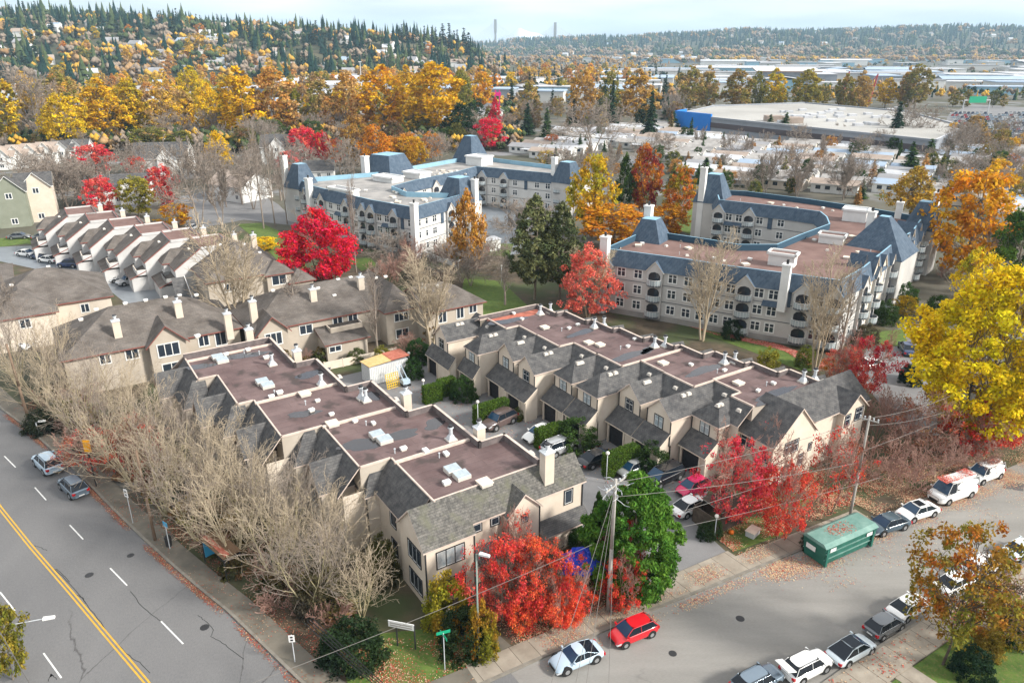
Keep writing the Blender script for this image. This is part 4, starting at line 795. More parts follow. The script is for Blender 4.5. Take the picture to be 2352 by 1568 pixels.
def apartment(name, label, ring, facades, roofm, base, zt=10.5, zw=8.2, wm='apt_wall', inner=('apt_blue_dark', 'apt_blue')):
    root = thing(name, label, 'apartment building', (*base, 0))
    o = base
    area = sum(ring[i][0]*ring[(i+1) % len(ring)][1]-ring[(i+1) % len(ring)][0]*ring[i][1] for i in range(len(ring)))
    assert area > 0
    out_ = inset(ring, -.3); top = inset(ring, .75); tin = inset(ring, 1.0)
    wl = MB(o); wl.prism(ring, .9, zw, top=False); wl.build('wall', wm, root)
    pd = MB(o); pd.prism(inset(ring, -.12), -.3, .9); pd.build('plinth', 'apt_podium', root)
    n = len(ring); ms = MB(o)
    for i in range(n):
        j = (i+1) % n
        ms.poly([(*out_[i], zw-.15), (*out_[j], zw-.15), (*top[j], zt), (*top[i], zt)]); ms.poly([(*out_[i], zw-.15), (*ring[i], zw-.16), (*ring[j], zw-.16), (*out_[j], zw-.15)])
    ms.build('mansard_roof', 'slate', root)
    pp = MB(o)
    for i in range(n):
        j = (i+1) % n
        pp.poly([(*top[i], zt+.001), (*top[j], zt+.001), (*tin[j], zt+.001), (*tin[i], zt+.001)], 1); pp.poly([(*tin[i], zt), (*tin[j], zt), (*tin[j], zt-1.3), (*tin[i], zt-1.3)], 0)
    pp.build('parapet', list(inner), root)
    rf = MB(o); rf.poly([(*q, zt-1.1) for q in tin]); rf.build('flat_roof', roofm, root)
    ln = MB(o)   # string courses
    for z in (3.2, 5.9):
        r1 = inset(ring, -.06)
        for i in range(n):
            j = (i+1) % n; ln.poly([(*r1[i], z), (*r1[j], z), (*r1[j], z+.09), (*r1[i], z+.09)]); ln.poly([(*r1[i], z+.09), (*r1[j], z+.09), (*ring[j], z+.09), (*ring[i], z+.09)])
    ln.build('string_course', 'apt_line', root)
    cnt = 0
    for i, pat in facades.items():
        a, c = ring[i], ring[(i+1) % n]; L = hypot(c[0]-a[0], c[1]-a[1]); dx, dy = (c[0]-a[0])/L, (c[1]-a[1])/L; nx_, ny_ = dy, -dx; ang = atan2(ny_, nx_)
        k = len(pat)
        for q, ch in enumerate(pat):
            t = L*(q+.5)/k; x, y = a[0]+dx*t-o[0], a[1]+dy*t-o[1]; rot = ang-pi/2
            if ch in 'WSN':
                for z in (2.05, 4.65, 7.2):
                    if ch == 'N': window(root, x+nx_*.01, y+ny_*.01, z, ang, .75, 1.3, 'white', 1, 2)
                    else: window(root, x+nx_*.01, y+ny_*.01, z, ang, 1.35, 1.4, 'white', 2, 2)
                if ch == 'S': small_part(root, 'skirt_roof', SKIRT, x, y, 0, rot)
            if ch == 'B':
                small_part(root, 'bay', BAY, x, y, 0, rot)
                for z in (.75, 3.35, 5.95):
                    small_part(root, 'recess_shade_panel', OPEN, x, y, z, rot); small_part(root, 'balcony', BALC, x, y, z, rot)
            if ch == 'P': small_part(root, 'slate_panel', SLOT, x+nx_*.02, y+ny_*.02, 0, rot)
    return root
def tower(root, o, c, half, ang, z0, z1, ht, topf=.42, wallm='apt_wall', wz=0):
    """corner tower: square base with a steep slate frustum"""
    ca, sa = cos(ang), sin(ang)
    q = [(c[0]+half*(sx*ca-sy*sa), c[1]+half*(sx*sa+sy*ca)) for sx, sy in ((-1, -1), (1, -1), (1, 1), (-1, 1))]
    t = [(c[0]+half*topf*(sx*ca-sy*sa), c[1]+half*topf*(sx*sa+sy*ca)) for sx, sy in ((-1, -1), (1, -1), (1, 1), (-1, 1))]
    b = MB(o); b.prism(q, wz, z0, top=False); b.build('tower', wallm, root)
    q2 = inset(q, -.2); b = MB(o); b.frustum(q2, t, z0-.1, z1, 0, 1); b.build('tower_roof', ['slate', 'apt_blue'], root)
def stack(root, o, c, wd, z1, z0=0, m='white_wall', ang=0.0):
    ca, sa = cos(ang), sin(ang); q = [(c[0]+wd/2*(sx*ca-sy*sa), c[1]+wd/2*(sx*sa+sy*ca)) for sx, sy in ((-1, -1), (1, -1), (1, 1), (-1, 1))]
    b = MB(o); b.prism(q, z0, z1); b.prism(inset(q, -.1), z1-.25, z1+.05, bot=True); o_ = b.build('chimney', m, root); b = MB(o); b.tube((c[0], c[1], z1), (c[0], c[1], z1+.7), .2, .2, 8); b.build('flue', 'dark_metal', o_)
def pent(root, o, px, py, z, wd, dp, h, ang, m='white_wall', tm='tar_red'):
    x, y = P(px, py, z); ca, sa = cos(ang), sin(ang)
    q = [(x+(wd/2*sx)*ca-(dp/2*sy)*sa, y+(wd/2*sx)*sa+(dp/2*sy)*ca) for sx, sy in ((-1, -1), (1, -1), (1, 1), (-1, 1))]
    b = MB(o); b.prism(q, z-.1, z+h, 0, 1); b.build('roof_housing', [m, tm], root); b = MB(o); q2 = inset(q, -.15); cap_line(b, q2+[q2[0]], z+h-.15, z+h+.25, .3); b.build('housing_rim', ['white_trim', 'white_trim'], root)
ring2 = [(14, 117.5), (26.4, 110.6), (32, 106.8), (46.5, 98.9), (53.2, 106.2), (64.8, 121), (72.3, 129.6), (80.2, 141.5), (74.5, 149.5), (64.8, 160.3), (53.8, 169.8), (46.3, 171.8), (43.6, 158.6), (56.3, 150.1), (60.6, 146.4), (60.0, 142.0), (58.2, 136.2), (49.8, 127.8), (43.7, 121.2), (37.9, 121.2), (34.6, 124.2), (25.8, 130.6), (22.6, 130.0)]
base2 = (46, 125)
A2 = apartment('apartment_building', 'grey stucco apartment building with blue mansards and a reddish flat roof at right', ring2,
    {0: 'BWWBW', 1: 'WSW', 2: 'WBWSPBWB', 3: 'WNB', 4: 'WBWPBW', 5: 'BWBW', 6: 'WBWBP', 12: 'BSSBWPW', 22: 'WWBW', 20: 'WBW', 16: 'SWB', 11: 'WW'}, 'tar_red', base2)
aS = atan2(-.53, .847); aE = atan2(.75, .66)
tower(A2, base2, (45.6, 168), 3.4, aS, 8.6, 14.6, 0); stack(A2, base2, (42.6, 166.5), 1.3, 16.2, ang=aS)
tower(A2, base2, (24.4, 128.2), 3.1, aS, 8.6, 13.2, 0); stack(A2, base2, (24.2, 130.2), 1.3, 15.0, 8, ang=aS)
tower(A2, base2, (79.4, 141.2), 2.8, aE, 8.6, 13.6, 0); stack(A2, base2, (82.4, 143.6), 1.1, 14.8, ang=aE)
tower(A2, base2, (63.2, 124.2), 4.9, aE, 8.4, 14.4, 0, .16); stack(A2, base2, (61.6, 125.6), 1.2, 14.9, 10, ang=aE)
stack(A2, base2, (15.0, 116.4), 1.3, 12.8, ang=aS); stack(A2, base2, (39.3, 102.1), 1.15, 12.2, 5.2, ang=aS); stack(A2, base2, (76.5, 145.5), 1.2, 12.6, 9, ang=aS)
for (u, h) in ((.12, 0), (.36, 0), (.86, 0)): pass
for c, h in (((55.2, 109.6), 3.0), ((58.6, 114.0), 2.2), ((67.4, 125.0), 2.8), ((70.6, 129.2), 2.8), ((74.6, 134.5), 2.6)):   # white gable fins of the east front
    b = MB(base2); ca, sa = cos(aE), sin(aE)
    def q(s, t, z): return (c[0]+s*ca+t*sa, c[1]+s*sa-t*ca, z)
    b.poly([q(-1.6, .6, .5), q(1.6, .6, .5), q(1.6, .6, 8.2), q(0, .6, 8.2+h), q(-1.6, .6, 8.2)]); b.poly([q(-1.6, .6, .5), q(-1.6, .6, 8.2), q(-1.6, -.8, 8.2), q(-1.6, -.8, .5)]); b.build('gable_wall', 'cream_trim', A2)
    b = MB(base2); b.slab([q(-1.8, .8, 8.0), q(0, .8, 8.35+h), q(0, -3.4, 8.35+h), q(-1.8, -3.4, 8.0)]); b.slab([q(0, .8, 8.35+h), q(1.8, .8, 8.0), q(1.8, -3.4, 8.0), q(0, -3.4, 8.35+h)]); b.build('gable_roof', ['slate', 'cream_trim'], A2)
pent(A2, base2, 1796, 608, 9.4, 3.9, 2.2, 1.9, aS); pent(A2, base2, 1910, 557, 9.4, 4.0, 2.6, 1.4, aS); pent(A2, base2, 1963, 506, 9.4, 4.2, 3.4, 2.2, aS, tm='roof_white')
for k, (px, py) in enumerate(((1475, 562), (1530, 566), (1562, 569), (1582, 572), (1640, 596), (1662, 600), (1700, 603), (1712, 609), (1722, 598), (1578, 588), (1560, 586), (1466, 566), (1870, 554), (1900, 576), (1915, 588), (1945, 594), (1890, 480), (1912, 485), (1700, 462), (1770, 468), (1800, 474), (1830, 478), (1990, 525), (1956, 545), (1999, 535), (2065, 512), (2072, 520), (1975, 582), (1990, 588), (1983, 594), (1999, 580))):
    x, y = P(px, py, 9.4); small_part(A2, 'vent', (VENT, TURTLE, PIPEV, HATCH)[k % 4], x-base2[0], y-base2[1], 9.41, k*.7, 1.0)
ring1 = [(-54.5, 187), (-47.4, 175), (-31, 158.4), (-20, 149.8), (-8.6, 167.6), (-14.5, 167.4), (-23.3, 168.8), (-27.3, 175.5), (-23, 184), (-13.7, 197), (-9.5, 205.4), (-3.5, 202), (8, 195), (16, 190.5), (22, 202), (7.3, 213), (-5.6, 224), (-15.9, 224), (-26.6, 209.5), (-34.8, 197.8), (-49.5, 189.5)]
base1 = (-22, 186)
A1 = apartment('apartment_building', 'pale stucco apartment building with blue mansards and a grey flat roof in the middle', ring1,
    {0: 'WBWBW', 1: 'WBWSBWB', 2: 'BWSBPW', 3: 'WNWPBWSW', 7: 'BW', 8: 'WBWW', 9: 'WW', 10: 'BW', 11: 'BWPW', 12: 'WBW'}, 'tar_grey', base1, wm='apt_wall_light', inner=('apt_blue', 'apt_blue'))
a1 = atan2(-.63, .78)
tower(A1, base1, (-52.6, 186.2), 3.0, a1, 8.6, 14.2, 0); stack(A1, base1, (-56.6, 187), 1.3, 16, ang=a1); stack(A1, base1, (-47.6, 174.6), 1.3, 12.5, ang=a1)
tower(A1, base1, (-12.0, 168.6), 3.6, a1, 8.6, 13.8, 0, .5); stack(A1, base1, (-8.4, 167.6), 1.2, 13.4, ang=a1); stack(A1, base1, (-19.9, 149.6), 1.25, 11.6, ang=a1)
tower(A1, base1, (-33.0, 201.0), 5.0, a1+.1, 9.5, 14.6, 0, .62, wz=8); tower(A1, base1, (-12.2, 224.0), 4.0, a1, 9.4, 16.8, 0, .35, wz=8); stack(A1, base1, (-38.6, 198), 1.6, 14.4, 8, ang=a1)
tower(A1, base1, (14.4, 193.6), 3.0, a1, 8.6, 13.6, 0, .5); stack(A1, base1, (11.0, 194.6), 1.3, 14.6, ang=a1)
pent(A1, base1, 892, 416, 9.4, 7, 4, 1.2, a1, tm='roof_white'); pent(A1, base1, 790, 450, 9.4, 8, 2.4, 1.6, a1, tm='roof_grey'); pent(A1, base1, 1101, 378, 9.4, 6, 5, 2.4, a1, tm='roof_white'); pent(A1, base1, 958, 408, 9.4, 6, 4, 1.4, a1, tm='roof_white')
for k in range(34):
    px, py = [(840+(k*37) % 150, 440+(k*13) % 36), (980+(k*29) % 90, 392+(k*7) % 16)][k % 2]
    x, y = P(px, py, 9.4); small_part(A1, 'vent', (VENT, TURTLE, HATCH)[k % 3], x-base1[0], y-base1[1], 9.41, k*.7, 1.1)
# low white garden wall and white shed by this building
def xy_wall(name, label, cat, pts, z0, z1, w_, m, base=None):
    c = pts[0]; r = thing(name, label, cat, (*c, 0)); b = MB(c); cap_line(b, pts, z0, z1, w_); b.build('panel', [m, m], r); return r
xy_wall('garden_wall', 'low white wall below the corner of the grey roofed apartments', 'wall', [P(962, 583), P(1010, 602), P(1050, 612), P(1108, 588)], 0, 1.1, .25, 'white_wall')
sh = thing('garden_shed', 'small white flat roofed shed beside the leaning autumn tree', 'shed', (*P(1122, 574), 0), .5)
b = MB(); b.box(-2.2, 2.2, -1.5, 1.5, 0, 2.4); b.build('wall', 'white_wall', sh); b = MB(); b.box(-2.4, 2.4, -1.7, 1.7, 2.4, 2.55, bot=True); b.build('roof', 'roof_white', sh); b = MB(); b.box(-1.6, -.5, -1.56, -1.5, 0, 1.9, bot=True); b.build('door', 'red_trim', sh)
# ---------------------------------------------------------------- vegetation generators
def nrm(v): return v/np.linalg.norm(v)
def tubes(segs, name, m, thr=.03):
    """segs: list of (p0, p1, r0, r1) -> one mesh of three or four sided tubes"""
    p0 = np.array([s[0] for s in segs]); p1 = np.array([s[1] for s in segs]); r0 = np.array([s[2] for s in segs]); r1 = np.array([s[3] for s in segs])
    d = p1-p0; d /= np.linalg.norm(d, axis=1)[:, None]+1e-9
    a = np.where(np.abs(d[:, 2:3]) < .9, np.array([[0, 0, 1.]]), np.array([[1., 0, 0]])); u = np.cross(d, a); u /= np.linalg.norm(u, axis=1)[:, None]; v = np.cross(d, u)
    k = 4; n = len(segs); V = np.zeros((n, 2*k, 3))
    for i in range(k):
        t = 2*pi*i/k; o = cos(t)*u+sin(t)*v; V[:, i] = p0+o*r0[:, None]; V[:, k+i] = p1+o*r1[:, None]
    b = (np.arange(n)*2*k)[:, None]; Q = np.concatenate([b+np.array([[i, (i+1) % k, k+(i+1) % k, k+i]]) for i in range(k)], 0)
    if isinstance(m, (list, tuple)): return npmesh(name, V.reshape(-1, 3), Q, m, np.tile((r0 < thr).astype(int), k))
    return npmesh(name, V.reshape(-1, 3), Q, m)
def grow(r, p, d, L, rad, lvl, out, cfg):
    n = cfg['seg'][lvl]; q = p.copy(); dd = d.copy(); st = (list(cfg['start'])+[.2])[lvl]; nodes = []
    for i in range(n):
        dd = nrm(dd+r.normal(0, cfg['wig'][lvl], 3)+np.array([0, 0, cfg['up'][lvl]])); e = q+dd*L/n
        ra = rad*(1-.8*i/n); rb = rad*(1-.8*(i+1)/n); out.append((q, e, max(ra, cfg['minr']), max(rb, cfg['minr']*.8))); nodes.append((q, e, dd, (i+.5)/n)); q = e
    if lvl+1 >= len(cfg['n']): return
    for c in range(cfg['n'][lvl]):
        t = st+(1-st)*((c+r.random())/cfg['n'][lvl]); i = min(int(t*n), n-1); a, b, dn, _ = nodes[i]; f = t*n-i; o = a+(b-a)*f
        s = nrm(np.cross(dn, r.normal(0, 1, 3))); an = radians(cfg['ang'][lvl]*r.uniform(.7, 1.25)); nd = nrm(dn*cos(an)+s*sin(an))
        grow(r, o, nd, L*cfg['len'][lvl]*(1.15-.6*t)*r.uniform(.8, 1.2), rad*cfg['rr'][lvl]*(1-.5*t), lvl+1, out, cfg)
def skeleton(seed, H, cfg, stems=1, lean=.1, base=.15):
    r = np.random.default_rng(seed); out = []
    for s in range(stems):
        a = 2*pi*s/stems+r.uniform(-.4, .4); ln = lean*r.uniform(.6, 1.3) if stems > 1 else lean*.3
        grow(r, np.array([base*cos(a), base*sin(a), -.1]) if stems > 1 else np.array([0, 0, -.1]), nrm(np.array([ln*cos(a), ln*sin(a), 1])), H*r.uniform(.8, 1), H*.0185/(stems**.35), 0, out, cfg)
    return out
CF_MULTI = dict(seg=[6, 4, 3, 2], n=[8, 5, 3, 0], start=[.15, .15, .2], ang=[36, 34, 40], len=[.58, .50, .5], rr=[.5, .5, .6], wig=[.08, .13, .17, .2], up=[.04, .11, .08, .03], minr=.0115)
CF_TALL = dict(seg=[8, 4, 3, 2], n=[20, 6, 5, 0], start=[.22, .15, .2], ang=[34, 34, 38], len=[.36, .5, .5], rr=[.42, .5, .6], wig=[.03, .09, .13, .18], up=[.02, .20, .12, .05], minr=.015)
CF_SPREAD = dict(seg=[5, 5, 4, 2], n=[9, 7, 6, 0], start=[.3, .2, .2], ang=[58, 42, 40], len=[.72, .5, .5], rr=[.6, .5, .6], wig=[.06, .13, .17, .2], up=[.03, .09, .06, .02], minr=.018)
CF_LIMB = dict(seg=[6, 4, 3], n=[11, 5, 0], start=[.22, .2], ang=[46, 40], len=[.5, .5], rr=[.5, .5], wig=[.06, .12, .16], up=[.03, .12, .08], minr=.02)
def profile(shape, t):
    if shape == 'round': return np.sin(np.pi*np.clip(t*.93+.05, 0, 1))**.55
    if shape == 'oval': return np.sin(np.pi*np.clip(t**.85*.95+.04, 0, 1))**.7
    if shape == 'egg': return np.sin(np.pi*np.clip(t**.62, .02, 1))**.75
    if shape == 'cone': return np.clip(1.02-t, 0, 1)**.85
    if shape == 'vase': return np.sin(np.pi*np.clip(t**1.5*.85+.1, 0, 1))**.8
    if shape == 'dome': return np.sqrt(np.clip(1-t**2.2, 0, 1))
    return np.ones_like(t)
def leaves(seed, H, Wd, z0, shape, nc, per, leaf, cl=.13, name='crown', m='leaf', up=.25, lump=.22, gap=0.0, aspect=1.0):
    """crown of leaf sized quads gathered in clumps"""
    r = np.random.default_rng(seed); t = r.random(nc*3); R = profile(shape, t); keep = r.random(nc*3) < R*.85+.12; t = t[keep][:nc]; R = R[keep][:nc]; n = len(t)
    th = r.uniform(0, 2*np.pi, n); ph = r.uniform(0, 6.3, 6)
    lp = 1+lump*(np.sin(3*th+ph[0]+5*t)+.7*np.sin(5*th+ph[1]-8*t)+.6*np.sin(2*th+ph[2]+11*t))/1.6
    rad = R*lp*Wd/2*(.35+.65*r.random(n)**.45)
    c = np.stack([rad*np.cos(th), rad*np.sin(th), z0+(H-z0)*t], 1)
    cs = cl*Wd*r.uniform(.6, 1.35, n)
    k = np.maximum(2, (per*r.uniform(.5, 1.5, n)).astype(int)); idx = np.repeat(np.arange(n), k); N_ = len(idx)
    off = r.normal(0, 1, (N_, 3)); off /= np.linalg.norm(off, axis=1)[:, None]; off *= (r.random(N_)**.5)[:, None]*cs[idx][:, None]; off[:, 2] *= .75
    pc = c[idx]+off
    nn = r.normal(0, 1, (N_, 3)); nn[:, 2] = np.abs(nn[:, 2])+up; nn += off/cs[idx][:, None]*.6; nn /= np.linalg.norm(nn, axis=1)[:, None]
    a = r.normal(0, 1, (N_, 3)); u = np.cross(nn, a); u /= np.linalg.norm(u, axis=1)[:, None]; v = np.cross(nn, u)
    s = leaf*r.uniform(.6, 1.3, N_)[:, None]
    V = np.stack([pc-u*s*aspect, pc-v*s*.62, pc+u*s*aspect, pc+v*s*.62], 1)
    Q = np.arange(N_*4).reshape(-1, 4)
    return npmesh(name, V.reshape(-1, 3), Q, m)
def conifer(seed, H, Wd, tiers, br, leaf, name='crown', droop=.35, low=.06, fill=9):
    r = np.random.default_rng(seed); C = []; D = []
    for i in range(tiers):
        t = low+(1-low)*(i+r.random()*.5)/tiers; R = Wd/2*(1.03-t)**.85*r.uniform(.8, 1.15)
        for b in range(max(4, int(br*(1.05-t)+3))):
            a = r.uniform(0, 2*pi); Rb = R*r.uniform(.65, 1.15); kk = max(2, int(fill*Rb/(Wd/2)+2))
            for j in range(kk):
                f = (j+r.random()*.6)/kk; rr = Rb*f; z = H*t-droop*rr+.08*Rb*f*f+r.normal(0, .02*H/10)
                s = .10*Rb*(1.1-f)
                C.append((rr*cos(a)+r.normal(0, s), rr*sin(a)+r.normal(0, s), z)); D.append((cos(a+r.normal(0, .5)), sin(a+r.normal(0, .5)), -.35+r.normal(0, .25)))
    C = np.array(C); D = np.array(D); D /= np.linalg.norm(D, axis=1)[:, None]; n = len(C)
    w_ = np.cross(D, np.array([[0, 0, 1.]])+r.normal(0, .5, (n, 3))); w_ /= np.linalg.norm(w_, axis=1)[:, None]; s = leaf*r.uniform(.7, 1.3, n)[:, None]
    V = np.stack([C-D*s, C-w_*s*.5, C+D*s*1.2, C+w_*s*.5], 1)
    return npmesh(name, V.reshape(-1, 3), np.arange(n*4).reshape(-1, 4), 'needle')
PROTO = {}
def proto(key, trunk, crown, H, Wd): PROTO[key] = (trunk, crown, H, Wd)
def straight_trunk(H, r0, m='bark_dark'):
    return tubes([(np.array([0, 0, -.2]), np.array([.04*H/10, 0, H*.5]), r0, r0*.6), (np.array([.04*H/10, 0, H*.5]), np.array([0, 0, H*.93]), r0*.6, r0*.15)], 'trunk', m)
SEEDS = 11
# near trees (leaf sized faces of 10-20 cm)
for i in range(3):
    proto('bare_multi%d' % i, tubes(skeleton(20+i, 9.0, CF_MULTI, stems=(6, 7, 8)[i], lean=.27), 'trunk', (['twig_green', 'twig'], ['twig_green', 'twig_grey'], ['bark_pale', 'twig'])[i]), None, 9, 7.5)
for i in range(2): proto('bare_tall%d' % i, tubes(skeleton(40+i, 11.0, CF_TALL, stems=(1, 3)[i], lean=.12), 'trunk', ('twig_grey', 'twig')[i]), None, 11, 5)
for i in range(2): proto('bare_spread%d' % i, tubes(skeleton(50+i, 6.5, CF_SPREAD, stems=(1, 3)[i], lean=.35), 'trunk', ('twig_grey', 'twig_red')[i]), None, 7.5, 8)
proto('maple_near', tubes(skeleton(60, 6.2, CF_SPREAD, stems=3, lean=.4), 'trunk', 'bark_dark'), leaves(61, 6.2, 8, 1.0, 'round', 190, 62, .095, .072, lump=.42), 6.2, 8)
proto('maple_near2', tubes(skeleton(62, 5.6, CF_SPREAD, stems=2, lean=.4), 'trunk', 'twig_red'), leaves(63, 6.0, 7, .8, 'round', 150, 62, .095, .078, lump=.38), 6, 7)
proto('maple_sparse', tubes(skeleton(64, 6.0, CF_SPREAD, stems=2, lean=.35), 'trunk', 'twig_red'), leaves(65, 6.2, 7, 1.0, 'round', 60, 30, .11, .08, lump=.35), 6.2, 7)
proto('maple_big', tubes(skeleton(66, 11, CF_LIMB, stems=3, lean=.25), 'trunk', 'bark'), leaves(67, 12, 11, 1.0, 'egg', 230, 85, .19, .085, lump=.28), 12, 11)
proto('maple_coral', tubes(skeleton(68, 11, CF_TALL, stems=2, lean=.2), 'trunk', 'bark_pale'), leaves(69, 12, 9.5, 1.2, 'egg', 190, 46, .17, .075, lump=.3), 12, 9.5)
proto('yellow_big', tubes(skeleton(70, 15, CF_LIMB, stems=3, lean=.28), 'trunk', 'bark'), leaves(71, 16, 14, 1.5, 'oval', 520, 90, .19, .062, lump=.24), 16, 14)
proto('street_tree', tubes(skeleton(72, 7.4, dict(CF_SPREAD, n=[12, 6, 5, 0]), stems=1), 'trunk', 'bark_dark'), leaves(73, 8.4, 7.2, 2.0, 'vase', 130, 50, .125, .085, lump=.4), 8.4, 7.2)
proto('cedar_near', straight_trunk(10, .22), leaves(74, 10, 8.6, .1, 'egg', 520, 95, .115, .055, m='leaf', lump=.22, aspect=1.7, up=-.1), 10, 8.6)
proto('pine_big', tubes(skeleton(75, 15, dict(CF_TALL, n=[34, 5, 0], up=[.02, .05, .03], ang=[70, 40, 40], len=[.25, .5, .5], start=[.2, .2]), stems=1), 'trunk', 'bark'), leaves(76, 16, 8.5, 3.0, 'egg', 300, 55, .20, .075, m='needle', lump=.28, aspect=1.3), 16, 8.5)
# mid distance
for i in range(3):
    sh_ = ('oval', 'egg', 'round')[i]
    proto('mid_leafy%d' % i, tubes(skeleton(80+i, 10.5, CF_LIMB, stems=(1, 2, 1)[i], lean=.2), 'trunk', ('bark', 'bark_dark', 'bark')[i]), leaves(83+i, 12, 9, (1.6, 2.2, 1.2)[i], sh_, 150, 34, .27, .095, lump=.3), 12, 9)
for i in range(3): proto('mid_poplar%d' % i, tubes(skeleton(90+i, 15, CF_LIMB, stems=1), 'trunk', 'bark'), leaves(93+i, 17, 9, 2.2, ('oval', 'egg', 'oval')[i], 190, 30, .36, .09, lump=.34), 17, 9)
for i in range(2): proto('mid_conifer%d' % i, straight_trunk(15, .28), conifer(100+i, 16, 6.5, 34, 18, .5, droop=.35, fill=7), 16, 6.5)
for i in range(2): proto('mid_bare%d' % i, tubes(skeleton(104+i, 10, dict(CF_SPREAD if i else CF_TALL, minr=.035), stems=2+i, lean=.2), 'trunk', 'twig_grey'), None, 10, 7)
# far
for i in range(3): proto('far_leafy%d' % i, straight_trunk(12, .3), leaves(110+i, 16, 10, 1.6, ('oval', 'round', 'egg')[i], 60, 16, .75, .13, lump=.3), 16, 10)
for i in range(3): proto('far_conifer%d' % i, straight_trunk(16, .3), conifer(120+i, 18, 6.5+i, 15, 7, 1.0, droop=.3, fill=4), 18, 6.5+i)
proto('bush', None, leaves(130, 2.0, 2.6, .0, 'dome', 150, 60, .06, .10, lump=.10, up=.5), 2.0, 2.6)
proto('bush_far', None, leaves(131, 2.0, 2.6, .0, 'dome', 34, 18, .16, .14, lump=.2, up=.5), 2.0, 2.6)
proto('shrub_bare', tubes(skeleton(132, 2.6, dict(CF_MULTI, n=[6, 5, 3, 0], minr=.014), stems=9, lean=.7), 'trunk', 'twig_red'), None, 2.6, 3.2)
DONE = {}
def depth(x, y, z=0): return y*cos(PT)+(CH-z)*sin(PT)
def tree(kind, x, y, h, wd, c1=None, c2=None, label=None, name='tree', cat='tree', group=None, rot=None, z=0.0):
    tm, cm, H, W0 = PROTO[kind]
    root = thing(name, label, cat, (x, y, z), rnd.uniform(0, 6.28) if rot is None else rot, group)
    s = (wd/W0, wd/W0, h/H)
    if tm: o = link(bpy.data.objects.new('trunk', tm), root); o.scale = s
    if cm:
        o = link(bpy.data.objects.new('crown' if tm else 'foliage', cm), root); o.scale = s
        o.color = (*(c1 or (.1, .12, .03)), 1); o['leaf_second'] = list(c2 or c1 or (.1, .12, .03))
    return root
def hpx(x, y, ytop):   # height of something standing at world x, y whose top shows at photo row ytop
    c, s = cos(PT), sin(PT); b = (784-ytop)/F   # (y*s+(z-H)*c)/(y*c-(z-H)*s)=b
    dz = (b*y*c-y*s)/(c+b*s); return CH+dz
def tpx(kind, px, py, ytop, wpx, c1=None, c2=None, label=None, **k):
    x, y = P(px, py); h = max(1.0, hpx(x, y, ytop)); return tree(kind, x, y, h, wpx*depth(x, y)/F, c1, c2, label, **k)
YEL = (.82, .58, .012); GOLD = (.74, .48, .014); ORG = (.55, .20, .015); RED = (.66, .055, .04); CRIM = (.48, .02, .04); CORAL = (.74, .16, .11); OLIVE = (.25, .23, .04); TAN = (.50, .33, .13)
GRN = (.06, .11, .02); DGRN = (.018, .045, .018); BRN = (.22, .12, .06); YG = (.32, .30, .02); PINK = (.70, .02, .06)
# -------- thicket of bare multi-stemmed trees along the arterial road
TH = [(-3.6, 2.2, 6.5, 6.5), (-6.6, 4.5, 8.2, 7.5), (-4.0, 7.6, 8.5, 7), (-8.0, 9.0, 9, 8), (-6.0, 12.6, 9.5, 8), (-10.2, 13.8, 9, 8), (-8.2, 17.6, 9.8, 8), (-12.2, 19, 9, 8), (-9.8, 23, 10, 8), (-13.8, 25, 9.5, 8), (-11.6, 29.5, 9.6, 8), (-15.6, 31.5, 9, 7.5), (-13.4, 36, 9.5, 8), (-17.4, 39, 8.5, 7.5), (-15.2, 43.5, 9, 8), (-19.5, 46.5, 8.5, 7.5), (-17.6, 51, 9, 8), (-22, 55, 9, 7.5), (-20, 61, 10, 8), (-24.5, 66, 10, 8)]
ords = ['first', 'second', 'third', 'fourth', 'fifth', 'sixth', 'seventh', 'eighth', 'ninth', 'tenth', 'eleventh', 'twelfth', 'thirteenth', 'fourteenth', 'fifteenth', 'sixteenth', 'seventeenth', 'eighteenth', 'nineteenth', 'twentieth']
for i, (u, v, h, wd) in enumerate(TH):
    x, y = W(u-1.0, v); tree('bare_multi%d' % (i*7 % 3), x, y, h*.97, wd*.95, label='bare many stemmed street tree, %s from the corner lawn along the arterial road' % ords[i], name='bare_tree', group='bare trees along the arterial road')
# undergrowth in the thicket
for i in range(46):
    u = -4.8-.30*i*2+rnd.uniform(-2.5, 2.5); v = 2.5+i*1.3; x, y = W(-5-.28*v+rnd.uniform(-2.6, 2.2), v)
    tree('bush_far' if i % 3 else 'shrub_bare', x, y, rnd.uniform(1, 2.2), rnd.uniform(2.5, 4.5), rnd.choice((DGRN, (.06, .065, .02), BRN)), rnd.choice((BRN, OLIVE)), 'low tangled undergrowth shrub beneath the bare street trees', name='shrub', cat='shrub', group='undergrowth below the bare trees')
for (px, py, yt, wp, c, lb) in ((812, 1512, 1432, 150, (.025, .05, .015), 'dark rounded shrub left of the corner lawn under the bare trees'), (880, 1330, 1230, 80, (.12, .12, .03), 'olive shrub against the left wall of the near townhouse'), (740, 1400, 1300, 120, (.14, .12, .05), 'brown olive bush among the stems of the bare trees')):
    tpx('bush', px, py, yt, wp, c, (c[0]*.6, c[1]*.6, c[2]), lb, name='shrub', cat='shrub')
